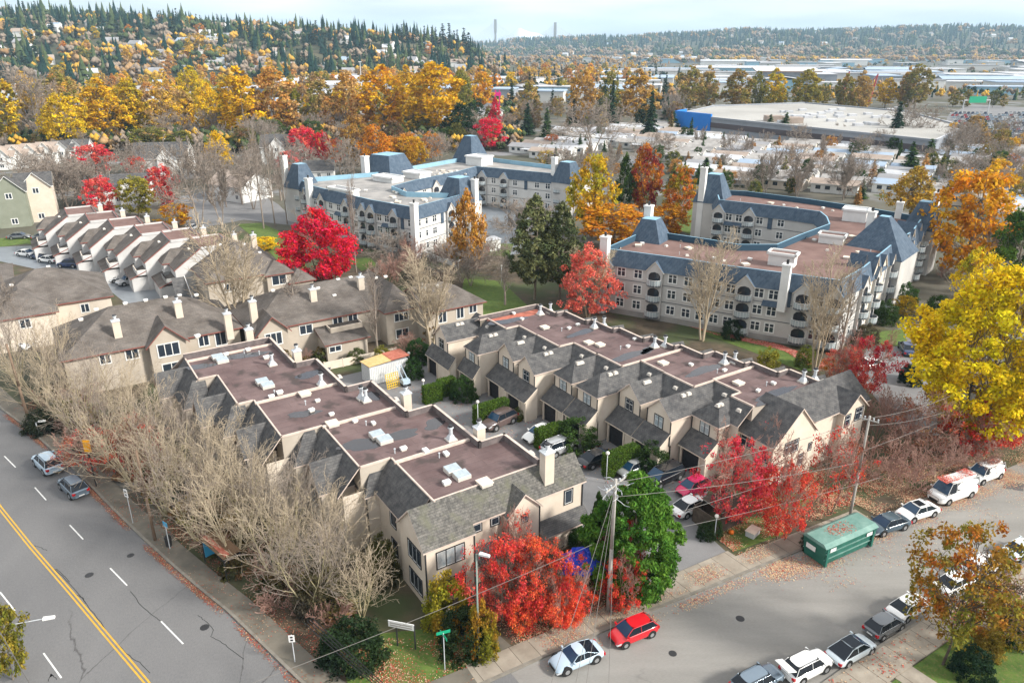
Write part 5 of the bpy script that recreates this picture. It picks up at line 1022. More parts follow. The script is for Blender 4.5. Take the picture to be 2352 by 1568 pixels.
# -------- near coloured trees
for (k, px, py, yt, wp, c1, c2, lb) in [
    ('maple_near', 1162, 1428, 1245, 165, (.70, .07, .05), CORAL, 'bright red maple closest to the corner lamp post in front of the near block'),
    ('maple_near', 1243, 1420, 1248, 155, (.80, .15, .06), (.50, .035, .03), 'orange red maple in the middle of the red trees before the near block'),
    ('maple_near2', 1312, 1436, 1330, 90, (.76, .08, .04), (.78, .14, .05), 'scarlet low maple just left of the utility pole with the tangled top'),
    ('maple_near2', 1430, 1345, 1195, 100, (.58, .04, .02), RED, 'red shrub maple between the utility pole and the green cedar'),
    ('maple_sparse', 1190, 1330, 1175, 90, CORAL, RED, 'thin pink twigged maple against the front gable of the near block'),
    ('maple_near2', 1290, 1440, 1325, 100, (.76, .11, .05), RED, 'low orange red maple at the pavement left of the utility pole'),
    ('maple_near2', 1200, 1452, 1310, 110, RED, (.78, .16, .05), 'low scarlet maple between the lamp post and the orange red ones'),
    ('maple_near2', 1425, 1405, 1275, 95, (.76, .10, .05), RED, 'low scarlet maple at the pavement right of the utility pole'),
    ('cedar_near', 1448, 1352, 1088, 212, (.12, .25, .03), (.06, .16, .02), 'large green cedar beside the driveway entrance'),
    ('cedar_near', 1368, 1290, 1130, 44, (.05, .10, .02), GRN, 'narrow dark green cedar behind the blue tarpaulin'),
    ('maple_near2', 1690, 1200, 1010, 175, (.60, .05, .07), (.70, .12, .09), 'dark crimson maple in front of the last garage of the right block'),
    ('maple_near2', 1785, 1235, 1060, 120, (.62, .09, .05), RED, 'coral red maple above the green dumpster against the right block wall'),
    ('maple_sparse', 1905, 1180, 985, 130, RED, BRN, 'sparse maple with red leaf clusters left of the street utility pole'),
    ('maple_sparse', 1760, 1090, 960, 80, CRIM, RED, 'small red twigged tree growing up against the dark end roof'),
    ('maple_near2', 2235, 1040, 925, 150, (.62, .075, .03), RED, 'orange red maple under the right edge of the big yellow tree'),
    ('maple_sparse', 2120, 1050, 905, 150, BRN, (.5, .08, .04), 'brown and red half bare tree left of the orange red maple'),
    ('maple_near2', 1985, 905, 775, 115, CRIM, CORAL, 'crimson maple behind the right end of the right block'),
    ('maple_near2', 1925, 880, 800, 80, CORAL, ORG, 'coral maple at the end of the strip of lawn by the grey apartments'),
    ('yellow_big', 2240, 1005, 622, 340, YEL, (.66, .56, .012), 'huge bright yellow tree at the right edge of the photo'),
    ('street_tree', 2165, 1525, 1215, 225, (.22, .21, .03), (.40, .14, .02), 'autumn street tree with green and rust leaves on the corner lawn at lower right'),
    ('maple_near2', 2270, 1480, 1330, 160, (.22, .18, .02), (.50, .13, .02), 'rust and green shrub tree behind the autumn street tree at lower right'),
    ('bush', 1030, 1435, 1318, 112, (.26, .27, .02), (.45, .25, .03), 'rounded yellow green bush at the corner of the near block'),
    ('bush', 1108, 1500, 1385, 78, (.22, .22, .02), (.5, .15, .02), 'yellow green bush with red leaves behind the tall lamp post'),
    ('bush', 1065, 1490, 1405, 120, (.02, .04, .012), (.035, .055, .02), 'dark evergreen bush below the rounded yellow green bush'),
    ('maple_sparse', 215, 1085, 990, 130, RED, BRN, 'low red leaved tree beside the yellow signal head on the arterial'),
    ('maple_sparse', 330, 1110, 960, 120, BRN, RED, 'brown red leaved shrub tree between the signal and the wooden pole'),
    ('maple_coral', 1350, 730, 560, 135, CORAL, (.70, .17, .12), 'salmon pink maple in front of the grey apartments'),
    ('maple_big', 738, 650, 478, 160, PINK, (.60, .012, .03), 'large vivid red maple left of the middle apartments'),
    ('pine_big', 1228, 688, 450, 112, (.16, .165, .065), (.07, .09, .035), 'tall dark green pine, left one of the pair behind the right block'),
    ('pine_big', 1286, 684, 465, 98, (.13, .14, .055), (.055, .075, .03), 'tall dark green pine, right one of the pair behind the right block'),
    ('mid_leafy1', 1076, 640, 440, 85, (.55, .30, .08), (.45, .22, .03), 'leaning thin orange leaved tree in front of the corner of the middle apartments'),
    ('mid_leafy0', 1358, 545, 352, 110, (.62, .36, .012), (.38, .34, .02), 'large golden yellow tree between the two apartment buildings'),
    ('mid_leafy1', 1432, 500, 355, 48, (.035, .065, .015), GRN, 'narrow dark green tree just right of the golden tree'),
    ('mid_leafy0', 1478, 500, 328, 75, (.25, .02, .03), (.60, .25, .02), 'crimson and orange tree in the cluster behind the pyramid roofs'),
    ('mid_leafy0', 1560, 510, 378, 72, (.60, .16, .02), (.30, .26, .02), 'orange and green tree left of the grey apartments north wing'),
    ('mid_leafy2', 1405, 560, 470, 165, (.66, .33, .012), ORG, 'low spreading orange tree left of the blue pyramid roof'),
    ('mid_leafy2', 1530, 540, 470, 90, (.62, .30, .012), ORG, 'low orange tree right of the blue pyramid roof'),
    ('mid_leafy2', 2205, 640, 380, 165, (.68, .28, .012), (.62, .36, .02), 'big orange tree behind the east end of the grey apartments'),
    ('mid_leafy1', 2085, 505, 385, 100, (.55, .33, .03), (.35, .25, .05), 'yellow orange tree above the east tower of the grey apartments'),
    ('mid_leafy2', 2325, 690, 470, 120, (.10, .17, .02), (.035, .09, .02), 'green tree at the right edge above the huge yellow tree'),
    ('mid_leafy2', 2225, 740, 570, 90, YEL, YG, 'small yellow tree beside the east wall of the grey apartments'),
    ('mid_leafy2', 320, 500, 405, 78, (.34, .28, .03), (.20, .2, .03), 'yellow green tree among the red maples at middle left'),
    ('mid_leafy2', 240, 500, 405, 68, CORAL, PINK, 'leaning pink red maple above the stepped row'),
    ('mid_leafy2', 380, 478, 378, 62, (.55, .03, .04), CORAL, 'red maple right of the yellow green tree at middle left'),
    ('mid_leafy2', 222, 405, 330, 82, CORAL, PINK, 'pink maple right of the pale gabled houses'),
    ('mid_leafy2', 318, 415, 358, 46, RED, CORAL, 'small red maple left of the green gabled house'),
    ('mid_leafy1', 508, 405, 303, 62, YEL, (.7, .42, .01), 'bright yellow tree right of the green gabled house'),
    ('mid_leafy2', 698, 375, 290, 68, PINK, CORAL, 'pink red maple right of the grey roofed house at upper left'),
    ('mid_leafy2', 742, 375, 300, 38, PINK, RED, 'narrow pink maple, second right of the grey roofed house'),
    ('mid_leafy2', 775, 380, 318, 40, ORG, CORAL, 'orange topped pink maple, third right of the grey roofed house'),
    ('mid_leafy2', 668, 405, 345, 55, CORAL, (.7, .2, .2), 'pale pink maple in front of the grey roofed house'),
    ('mid_leafy2', 1127, 345, 268, 60, PINK, (.75, .03, .08), 'round vivid pink red maple left of the mobile homes'),
    ('mid_leafy1', 1138, 300, 225, 28, PINK, CRIM, 'tall narrow crimson tree behind the round vivid maple'),
    ('mid_leafy2', 405, 520, 468, 70, ORG, GOLD, 'small orange tree above the right end of the stepped row'),
    ('mid_leafy2', 610, 575, 545, 55, YEL, GOLD, 'low golden bush on the lawn left of the large red maple'),
    ('mid_leafy0', 866, 400, 285, 80, (.60, .26, .02), ORG, 'orange tree behind the left tower roofs of the middle apartments'),
    ('mid_leafy0', 825, 380, 262, 72, (.52, .30, .05), BRN, 'tall tan orange tree behind the middle apartments'),
    ('mid_leafy2', 935, 375, 310, 60, (.62, .36, .02), ORG, 'golden tree right behind the frustum roof of the middle apartments'),
    ('mid_leafy2', 1268, 340, 308, 34, (.60, .14, .02), ORG, 'small round orange tree in front of the mobile homes'),
    ('mid_leafy2', 1255, 382, 345, 40, (.55, .33, .03), YG, 'small yellow tree behind the rear parapet of the middle apartments'),
    ('mid_leafy2', 2315, 390, 352, 45, (.62, .20, .02), ORG, 'small orange tree near the right edge above the big orange tree'),
    ('bush', 1548, 533, 512, 34, (.60, .20, .01), ORG, 'clipped round orange bush on the lawn by the grey apartments'),
    ('mid_leafy2', 30, 1560, 1395, 95, (.14, .15, .02), (.32, .24, .03), 'green yellow tree top at the lower left edge beside the street lamp'),
]:
    tpx(k, px, py, yt, wp, c1, c2, lb, name='maple_tree' if 'maple' in lb else 'cedar_tree' if 'cedar' in lb else 'pine_tree' if 'pine' in lb else 'bush' if k == 'bush' else 'autumn_tree', cat='bush' if k == 'bush' else 'tree')
# -------- bare trees of the middle distance
for (k, px, py, yt, wp, lb) in [
    ('bare_tall1', 555, 782, 520, 150, 'tall bare tree behind the far end of the near block, left one'),
    ('bare_tall0', 685, 790, 640, 110, 'bare tree between the near block and the brown roofed row'),
    ('bare_tall0', 868, 815, 620, 90, 'tan bare tree left of the courtyard hedge in front of the brown row'),
    ('bare_tall1', 990, 800, 590, 130, 'tall bare tree left of the right block far gable'),
    ('bare_tall1', 1612, 782, 555, 110, 'fan shaped bare tree in front of the grey apartments'),
    ('bare_spread0', 1480, 715, 590, 110, 'bare tree right of the salmon maple'),
    ('bare_tall1', 1870, 855, 600, 110, 'bare tree before the east corner of the grey apartments'),
    ('bare_tall0', 1925, 850, 620, 80, 'slim bare tree at the east corner of the grey apartments'),
    ('bare_tall0', 818, 625, 420, 50, 'slender bare poplar right of the large red maple'),
    ('bare_tall0', 606, 525, 290, 46, 'tall bare poplar, left one of three in front of the middle apartments'),
    ('bare_tall0', 632, 520, 300, 42, 'tall bare poplar, middle one of three in front of the middle apartments'),
    ('bare_tall0', 660, 515, 330, 38, 'tall bare poplar, right one of three in front of the middle apartments'),
    ('mid_bare1', 462, 525, 340, 90, 'bare tree by the lane behind the stepped row'),
    ('mid_bare0', 510, 520, 375, 60, 'slim bare tree on the lane corner behind the stepped row'),
    ('mid_bare1', 790, 425, 330, 60, 'bare grey tree just left of the middle apartments frustum roof'),
    ('mid_bare1', 1362, 350, 246, 105, 'broad bare pale tree standing among the mobile homes'),
    ('mid_bare1', 1210, 560, 470, 90, 'bare brown tree in the court of the middle apartments'),
    ('mid_bare0', 1180, 545, 480, 60, 'small bare brown tree by the parking court'),
    ('mid_bare0', 1755, 445, 350, 70, 'bare tree, left of those behind the grey apartments north wall'),
    ('mid_bare0', 1830, 450, 355, 80, 'bare tree, middle of those behind the grey apartments north wall'),
    ('mid_bare0', 1935, 460, 360, 70, 'bare tree, right of those behind the grey apartments north wall'),
    ('mid_bare1', 2090, 330, 250, 75, 'round bare brown tree in front of the big store'),
    ('bare_spread0', 25, 800, 625, 120, 'bare tree at the left edge in front of the brown roofed house'),
    ('bare_spread0', 130, 900, 760, 110, 'bare tree left of the wooden pole by the brown row'),
    ('mid_bare1', 1060, 650, 560, 90, 'bare twiggy tree before the low white wall'),
    ('bare_tall0', 1160, 700, 590, 70, 'bare tree on the lawn left of the pine pair'),
    ('mid_bare1', 95, 470, 370, 110, 'bare brown tree above the sage green house'),
    ('mid_bare1', 160, 480, 375, 100, 'bare brown tree right of the sage green house'),
    ('mid_bare0', 205, 480, 390, 60, 'slim bare tree between the cream house and the pink maple'),
    ('mid_bare1', 2240, 640, 520, 90, 'bare grey tree between the green and orange trees at right'),
]:
    tpx(k, px, py, yt, wp, label=lb, name='bare_tree')
for i, (px, py, yt, wp) in enumerate(((2010, 1010, 915, 110), (2070, 1060, 960, 110), (2000, 1090, 1010, 110), (2150, 1100, 1010, 120), (2080, 1130, 1050, 100), (1960, 1120, 1040, 90), (2230, 1080, 1010, 90), (2040, 980, 900, 90), (1905, 905, 850, 60), (1850, 1190, 1120, 70))):
    tpx('bare_spread1' if i % 2 else 'shrub_bare', px, py, yt, wp, label='leafless reddish shrub, %s in the tangle right of the right block' % ords[i], name='bare_shrub', cat='shrub', group='leafless shrubs beside the street')
# -------- hedges of the courtyard
def hedge(label, u0, u1, v0, v1, h, c=(.10, .17, .02)):
    uc, vc = (u0+u1)/2, (v0+v1)/2; root = thing('hedge', label, 'hedge', (*W(uc, vc), 0), RZ)
    b = MB((uc, vc)); b.box(u0+.1, u1-.1, v0+.1, v1-.1, 0, h-.1); b.build('core', 'hedge_core', root)
    r = np.random.default_rng(int(h*1000+u0*77) % 9999); A_ = 2*((u1-u0)+(v1-v0))*h+(u1-u0)*(v1-v0); n = int(A_*260)
    p = r.random((n, 3))*[u1-u0, v1-v0, h]; f = r.random(n)*A_; Lu, Lv = (u1-u0), (v1-v0); e = np.cumsum([Lu*Lv, Lu*h, Lu*h, Lv*h, Lv*h]); k = np.searchsorted(e, f)
    p[k == 0, 2] = h; p[k == 1, 1] = 0; p[k == 2, 1] = Lv; p[k == 3, 0] = 0; p[k >= 4, 0] = Lu
    p += r.normal(0, .045, (n, 3)); p += [u0-uc, v0-vc, 0]; nn = r.normal(0, 1, (n, 3)); nn /= np.linalg.norm(nn, axis=1)[:, None]; a = r.normal(0, 1, (n, 3)); u_ = np.cross(nn, a); u_ /= np.linalg.norm(u_, axis=1)[:, None]; v_ = np.cross(nn, u_); s = .07*r.uniform(.6, 1.4, n)[:, None]
    V = np.stack([p-u_*s, p-v_*s*.7, p+u_*s, p+v_*s*.7], 1); o = link(bpy.data.objects.new('foliage', npmesh('foliage', V.reshape(-1, 3), np.arange(n*4).reshape(-1, 4), 'leaf')), root); o.color = (*c, 1); o['leaf_second'] = [c[0]*.7, c[1]*.8, c[2]]
def hpl(label, x0, y0, x1, y1, wd, h, c=(.10, .17, .02)):
    a = PU(x0, y0); b = PU(x1, y1); hedge(label, min(a[0], b[0]), max(a[0], b[0], min(a[0], b[0])+wd), min(a[1], b[1]), max(a[1], b[1], min(a[1], b[1])+wd), h, c)
for (lb, px, py, lu, lv, h) in (('clipped square hedge nearest the site container', 993, 922, 2.3, 1.0, 2.3), ('clipped hedge stub left of the round bush near the container', 1026, 907, 2.2, 1.0, 2.3),
                                ('clipped hedge behind the dark jeep', 1128, 966, 4.4, 1.1, 2.4), ('clipped hedge left half beside the white courtyard car', 1262, 1022, 3.4, 1.1, 2.4), ('long clipped hedge behind the black courtyard car', 1425, 1082, 4.2, 1.1, 2.6)):
    u, v = PU(px, py); hedge(lb, u-lu/2, u+lu/2, v-lv/2, v+lv/2, h)
for (px, py, yt, wp, c, lb) in ((1066, 916, 866, 62, (.05, .10, .02), 'round green bush beside the clipped hedge stub'), (1325, 1022, 962, 100, (.06, .11, .02), 'large round bush between the silver and white courtyard cars'), (1498, 1078, 1015, 76, (.045, .085, .018), 'round dark green bush before the last garages'),
                                (960, 830, 780, 62, (.04, .09, .02), 'dark green rhododendron left of the first garage'), (950, 865, 822, 46, (.045, .10, .02), 'round green shrub behind the site container'), (1192, 960, 935, 40, (.14, .16, .03), 'small leafy planting beside the dark jeep'),
                                (880, 840, 795, 50, (.22, .20, .02), 'yellow green shrub left of the site container'), (380, 660, 625, 40, (.04, .12, .02), 'bright green bush at the end of the stepped row'), (820, 830, 800, 44, (.10, .12, .03), 'olive shrub below the brown row'),
                                (1760, 865, 800, 60, (.30, .27, .03), 'yellow leaved shrub before the bare trees of the grey apartments'), (1850, 840, 795, 50, (.20, .22, .03), 'green yellow shrub at the end of the lawn strip'), (1680, 775, 735, 50, (.035, .06, .02), 'dark shrub under the balcony bay of the grey apartments'),
                                (2030, 740, 690, 60, (.05, .09, .02), 'dark green shrub on the right of the grey apartments east front'), (2075, 700, 650, 60, (.05, .10, .02), 'green shrub beside the far part of the east front'), (1990, 790, 745, 56, (.12, .10, .05), 'brown round shrub at the east corner'),
                                (2150, 730, 680, 60, (.06, .11, .02), 'green shrub between the yellow tree and the east front'), (1640, 1230, 1190, 40, (.06, .10, .02), 'low green planting behind the pumpkin'), (1620, 1235, 1200, 40, (.04, .07, .02), 'dark low shrub at the driveway gate'),
                                (2230, 1548, 1490, 90, (.02, .05, .02), 'dark round shrub right of the lower right street tree'), (2265, 1500, 1450, 70, (.35, .25, .04), 'golden shrub on the lower right lawn'), (2330, 1470, 1400, 80, (.03, .07, .02), 'dark hedge at the lower right edge'),
                                (2090, 880, 835, 50, (.02, .05, .02), 'dark shrub by the green bin under the yellow tree'), (1390, 1330, 1270, 60, (.05, .08, .02), 'dark bush under the red maples left of the utility pole'), (1330, 1255, 1205, 50, (.05, .11, .02), 'green bush behind the blue tarpaulin'),
                                (1870, 1260, 1225, 60, (.03, .05, .02), 'dark shrub just behind the dumpster'), (105, 985, 940, 90, (.05, .06, .03), 'dark olive shrub at the far left pavement')):
    tpx('bush', px, py, yt, wp, c, (c[0]*.6, c[1]*.7, c[2]), lb, name='bush', cat='bush')
# ---------------------------------------------------------------- vehicles
def car_meshes(kind):
    """front towards +x, returns list of (part name, mesh builder, materials key, children)"""
    L, Wd, hb, hr, wb, wr = dict(sedan=(4.7, 1.84, .92, 1.44, 2.72, .33), hatch=(4.05, 1.72, .95, 1.50, 2.50, .31), suv=(4.6, 1.86, 1.08, 1.68, 2.66, .36), jeep=(4.7, 1.9, 1.12, 1.75, 2.7, .38), coupe=(4.25, 1.8, .84, 1.29, 2.57, .33), liftback=(4.75, 1.88, .92, 1.44, 2.88, .34), van=(5.6, 2.05, 1.25, 2.35, 3.4, .36), small_van=(4.4, 1.83, 1.1, 1.85, 2.9, .33), minivan=(5.1, 2.0, 1.05, 1.78, 3.0, .36))[kind]
    h = L/2; w = Wd/2
    if kind in ('sedan',): gx = [.26, .11, -.20, -.37]; nose, tail = .70, .88
    elif kind == 'liftback': gx = [.27, .10, -.16, -.42]; nose, tail = .68, .88
    elif kind == 'coupe': gx = [.20, .06, -.13, -.38]; nose, tail = .66, .86
    elif kind == 'hatch': gx = [.30, .12, -.34, -.46]; nose, tail = .74, .95
    elif kind in ('suv', 'jeep'): gx = [.24, .12, -.36, -.46]; nose, tail = .86, .98
    elif kind == 'minivan': gx = [.33, .17, -.40, -.47]; nose, tail = .8, .98
    elif kind == 'van': gx = [.37, .24, -.485, -.49]; nose, tail = .9, .98
    else: gx = [.34, .20, -.47, -.485]; nose, tail = .85, .98
    X = lambda f: f*L
    # lower body: stations of (x, half width, z bottom, z shoulder, z top)
    st = [(-h, w*.80, .42, .62*hb, tail*hb-.12), (-h+.10, w*.92, .26, .62*hb, tail*hb), (-h+.5, w*.985, .22, .68*hb, hb), (-h*.45, w, .2, .72*hb, hb), (0, w, .2, .72*hb, hb*.985), (X(gx[0]), w*.995, .2, .72*hb, hb*.975), (h-.75, w*.97, .21, .68*hb, hb*.90), (h-.28, w*.90, .24, .60*hb, hb*nose+.05), (h-.06, w*.76, .27, .52*hb, hb*nose-.12), (h, w*.62, .36, .46*hb, hb*nose-.24)]
    b = MB(); rings = []
    for (x, hw, z0, zs, zt) in st:
        rings.append([(x, -hw*.9, z0), (x, -hw, z0+.12), (x, -hw, zs), (x, -hw*.93, zt-.03), (x, -hw*.78, zt+.015), (x, 0, zt+.04), (x, hw*.78, zt+.015), (x, hw*.93, zt-.03), (x, hw, zs), (x, hw, z0+.12), (x, hw*.9, z0)])
    for r0, r1 in zip(rings, rings[1:]):
        for i in range(len(r0)-1): b.poly([r0[i], r1[i], r1[i+1], r0[i+1]])
        b.poly([r0[0], r0[-1], r1[-1], r1[0]])
    b.poly(rings[0][::-1]); b.poly(rings[-1])
    # upper body: roof panel and pillars
    zb = hb+.0; rw = w*.70; bw = w*.90; zr = hr
    g = [(X(gx[0]), zb-.02), (X(gx[1]), zr-.04), (X(gx[2]), zr-.03), (X(gx[3]), zb-.0)]
    xm = (g[1][0]+g[2][0])/2
    b.poly([(g[1][0], -rw, zr-.05), (xm, -rw*1.02, zr-.02), (xm, 0, zr+.03), (g[1][0], 0, zr)]); b.poly([(g[1][0], rw, zr-.05), (g[1][0], 0, zr), (xm, 0, zr+.03), (xm, rw*1.02, zr-.02)])
    b.poly([(xm, -rw*1.02, zr-.02), (g[2][0], -rw*.97, zr-.06), (g[2][0], 0, zr-.01), (xm, 0, zr+.03)]); b.poly([(xm, rw*1.02, zr-.02), (xm, 0, zr+.03), (g[2][0], 0, zr-.01), (g[2][0], rw*.97, zr-.06)])
    for s in (-1, 1):
        for (xa, za, ya, xb, zb2, yb) in ((g[0][0], zb, bw, g[1][0], zr-.05, rw), (g[3][0], zb, bw, g[2][0], zr-.06, rw*.97), (g[1][0], zr-.05, rw, g[2][0], zr-.06, rw), (X(-.06 if kind not in ('van', 'small_van') else .12), zb, bw+.005, X(-.06 if kind not in ('van', 'small_van') else .12), zr-.04, rw+.01)):
            b.tube((xa, s*ya, za), (xb, s*yb, zb2), .032, .032, 5, cap=False)
    body = b
    gl = MB(); e = .012
    gl.poly([(g[0][0], -bw+.04, zb+e), (g[0][0], bw-.04, zb+e), (g[1][0], rw-.03, zr-.05), (g[1][0], -rw+.03, zr-.05)])
    ws = gl; rg = MB(); rg.poly([(g[3][0], -bw+.04, zb+e), (g[2][0], -rw+.03, zr-.05), (g[2][0], rw-.03, zr-.05), (g[3][0], bw-.04, zb+e)])
    sg = []
    solid = kind in ('van', 'small_van')
    for s in (-1, 1):
        q = MB()
        xb_ = X(.14) if solid else g[3][0]; xt = X(.14) if solid else g[2][0]
        q.poly([(g[0][0]-.03, s*bw, zb-.01), (xb_, s*bw, zb-.01), (xt, s*rw, zr-.06), (g[1][0], s*rw, zr-.05)]); sg.append(q)
        if solid: body.poly([(X(.14), s*(bw+.004), zb-.02), (g[3][0], s*(bw+.004), zb-.02), (g[2][0], s*(rw+.004), zr-.05), (X(.14), s*(rw+.004), zr-.05)])
    parts = [('body', body, 'P', True), ('windscreen', ws, 'car_glass_sky', False), ('rear_window', rg, 'P' if kind == 'van' else 'car_glass', False), ('side_window', sg[0], 'car_glass', False), ('side_window', sg[1], 'car_glass', False)]
    for s in (-1, 1):
        hl = MB(); hl.poly([(h-.02, s*w*.60, hb*nose-.24), (h-.10, s*w*.80, hb*nose-.16), (h-.42, s*(w*.945), hb*nose-.02), (h-.34, s*(w*.93), hb*nose-.2), (h-.06, s*(w*.79), hb*nose-.33)]); hl.v = [(x+.02, y*1.012, z+.01) for x, y, z in hl.v]; parts.append(('headlight', hl, 'head_lens', False))
        tl = MB(); zz = tail*hb-.05; tl.box(-h-.015, -h+.16, min(s*w*.60, s*w*.90), max(s*w*.60, s*w*.90), zz-.26, zz-.03, bot=True); parts.append(('tail_light', tl, 'tail_lens', False))
        mi = MB(); mi.box(g[0][0]-.22, g[0][0]-.1, min(s*(bw+.02), s*(w+.16)), max(s*(bw+.02), s*(w+.16)), zb+.02, zb+.16, bot=True); parts.append(('mirror', mi, 'P', False))
    gr = MB(); gr.box(h-.04, h+.012, -w*.48, w*.48, .34, .34+hb*.22, bot=True); parts.append(('grille', gr, 'black_plastic', False))
    pl = MB(); pl.box(-h-.02, -h, -.26, .26, .48, .60, bot=True); parts.append(('licence_plate', pl, 'plate', False))
    if kind in ('suv', 'jeep'):
        for s in (-1, 1): r = MB(); r.tube((g[1][0]-.1, s*rw*.93, zr+.05), (g[2][0]+.1, s*rw*.93, zr+.03), .025, .025, 5); parts.append(('roof_rail', r, 'black_plastic', False))
    wh = []
    for sx in (-1, 1):
        for sy in (-1, 1):
            t = MB(); t.tube((0, sy*.11, 0), (0, -sy*.11, 0), wr, wr, 16); r = MB(); r.tube((0, sy*.06, 0), (0, sy*.118, 0), wr*.66, wr*.60, 10)
            wh.append(((sx*wb/2, sy*(w-.10), wr), t, r))
    for sx in (-1, 1):
        for sy in (-1, 1): ar = MB(); ar.tube((sx*wb/2, sy*(w+.004), wr+.02), (sx*wb/2, sy*(w-.2), wr+.02), wr+.09, wr+.09, 16); parts.append(('wheel_arch', ar, 'black_plastic', False))
    return parts, wh
CARM = {}
def car(kind, col, px, py, qx, qy, label, name='parked_car', cat='car', group=None, z=.02, extra=None):
    """px, py: centre of the car; qx, qy: a point ahead of its nose, both on the ground in photo coordinates"""
    if kind not in CARM:
        parts, wh = car_meshes(kind); CARM[kind] = ([(n, b.mesh(n, 'paint_white', s), m) for n, b, m, s in parts], [(l, t.mesh('tyre', 'tyre'), r.mesh('rim', 'rim')) for l, t, r in wh])
        for n, me, m in CARM[kind][0]:
            me.materials.clear(); me.materials.append(None)
            if n == 'body':
                bm = bmesh.new(); bm.from_mesh(me); bmesh.ops.remove_doubles(bm, verts=bm.verts, dist=.004); bm.to_mesh(me); bm.free(); me.polygons.foreach_set('use_smooth', [True]*len(me.polygons))
    x, y = P(px, py); x2, y2 = P(qx, qy)
    root = thing(name, label, cat, (x, y, z), atan2(y2-y, x2-x), group)
    for n, me, m in CARM[kind][0]:
        o = link(bpy.data.objects.new(n, me), root)
        if n == 'body': sb = o.modifiers.new('round', 'SUBSURF'); sb.levels = 1; sb.render_levels = 2
        o.material_slots[0].link = 'OBJECT'; o.material_slots[0].material = M[col if m == 'P' else m]
    for l, t, r in CARM[kind][1]:
        wo = link(bpy.data.objects.new('wheel', t), root); wo.location = l; link(bpy.data.objects.new('rim', r), wo)
    if extra: extra(root)
    return root
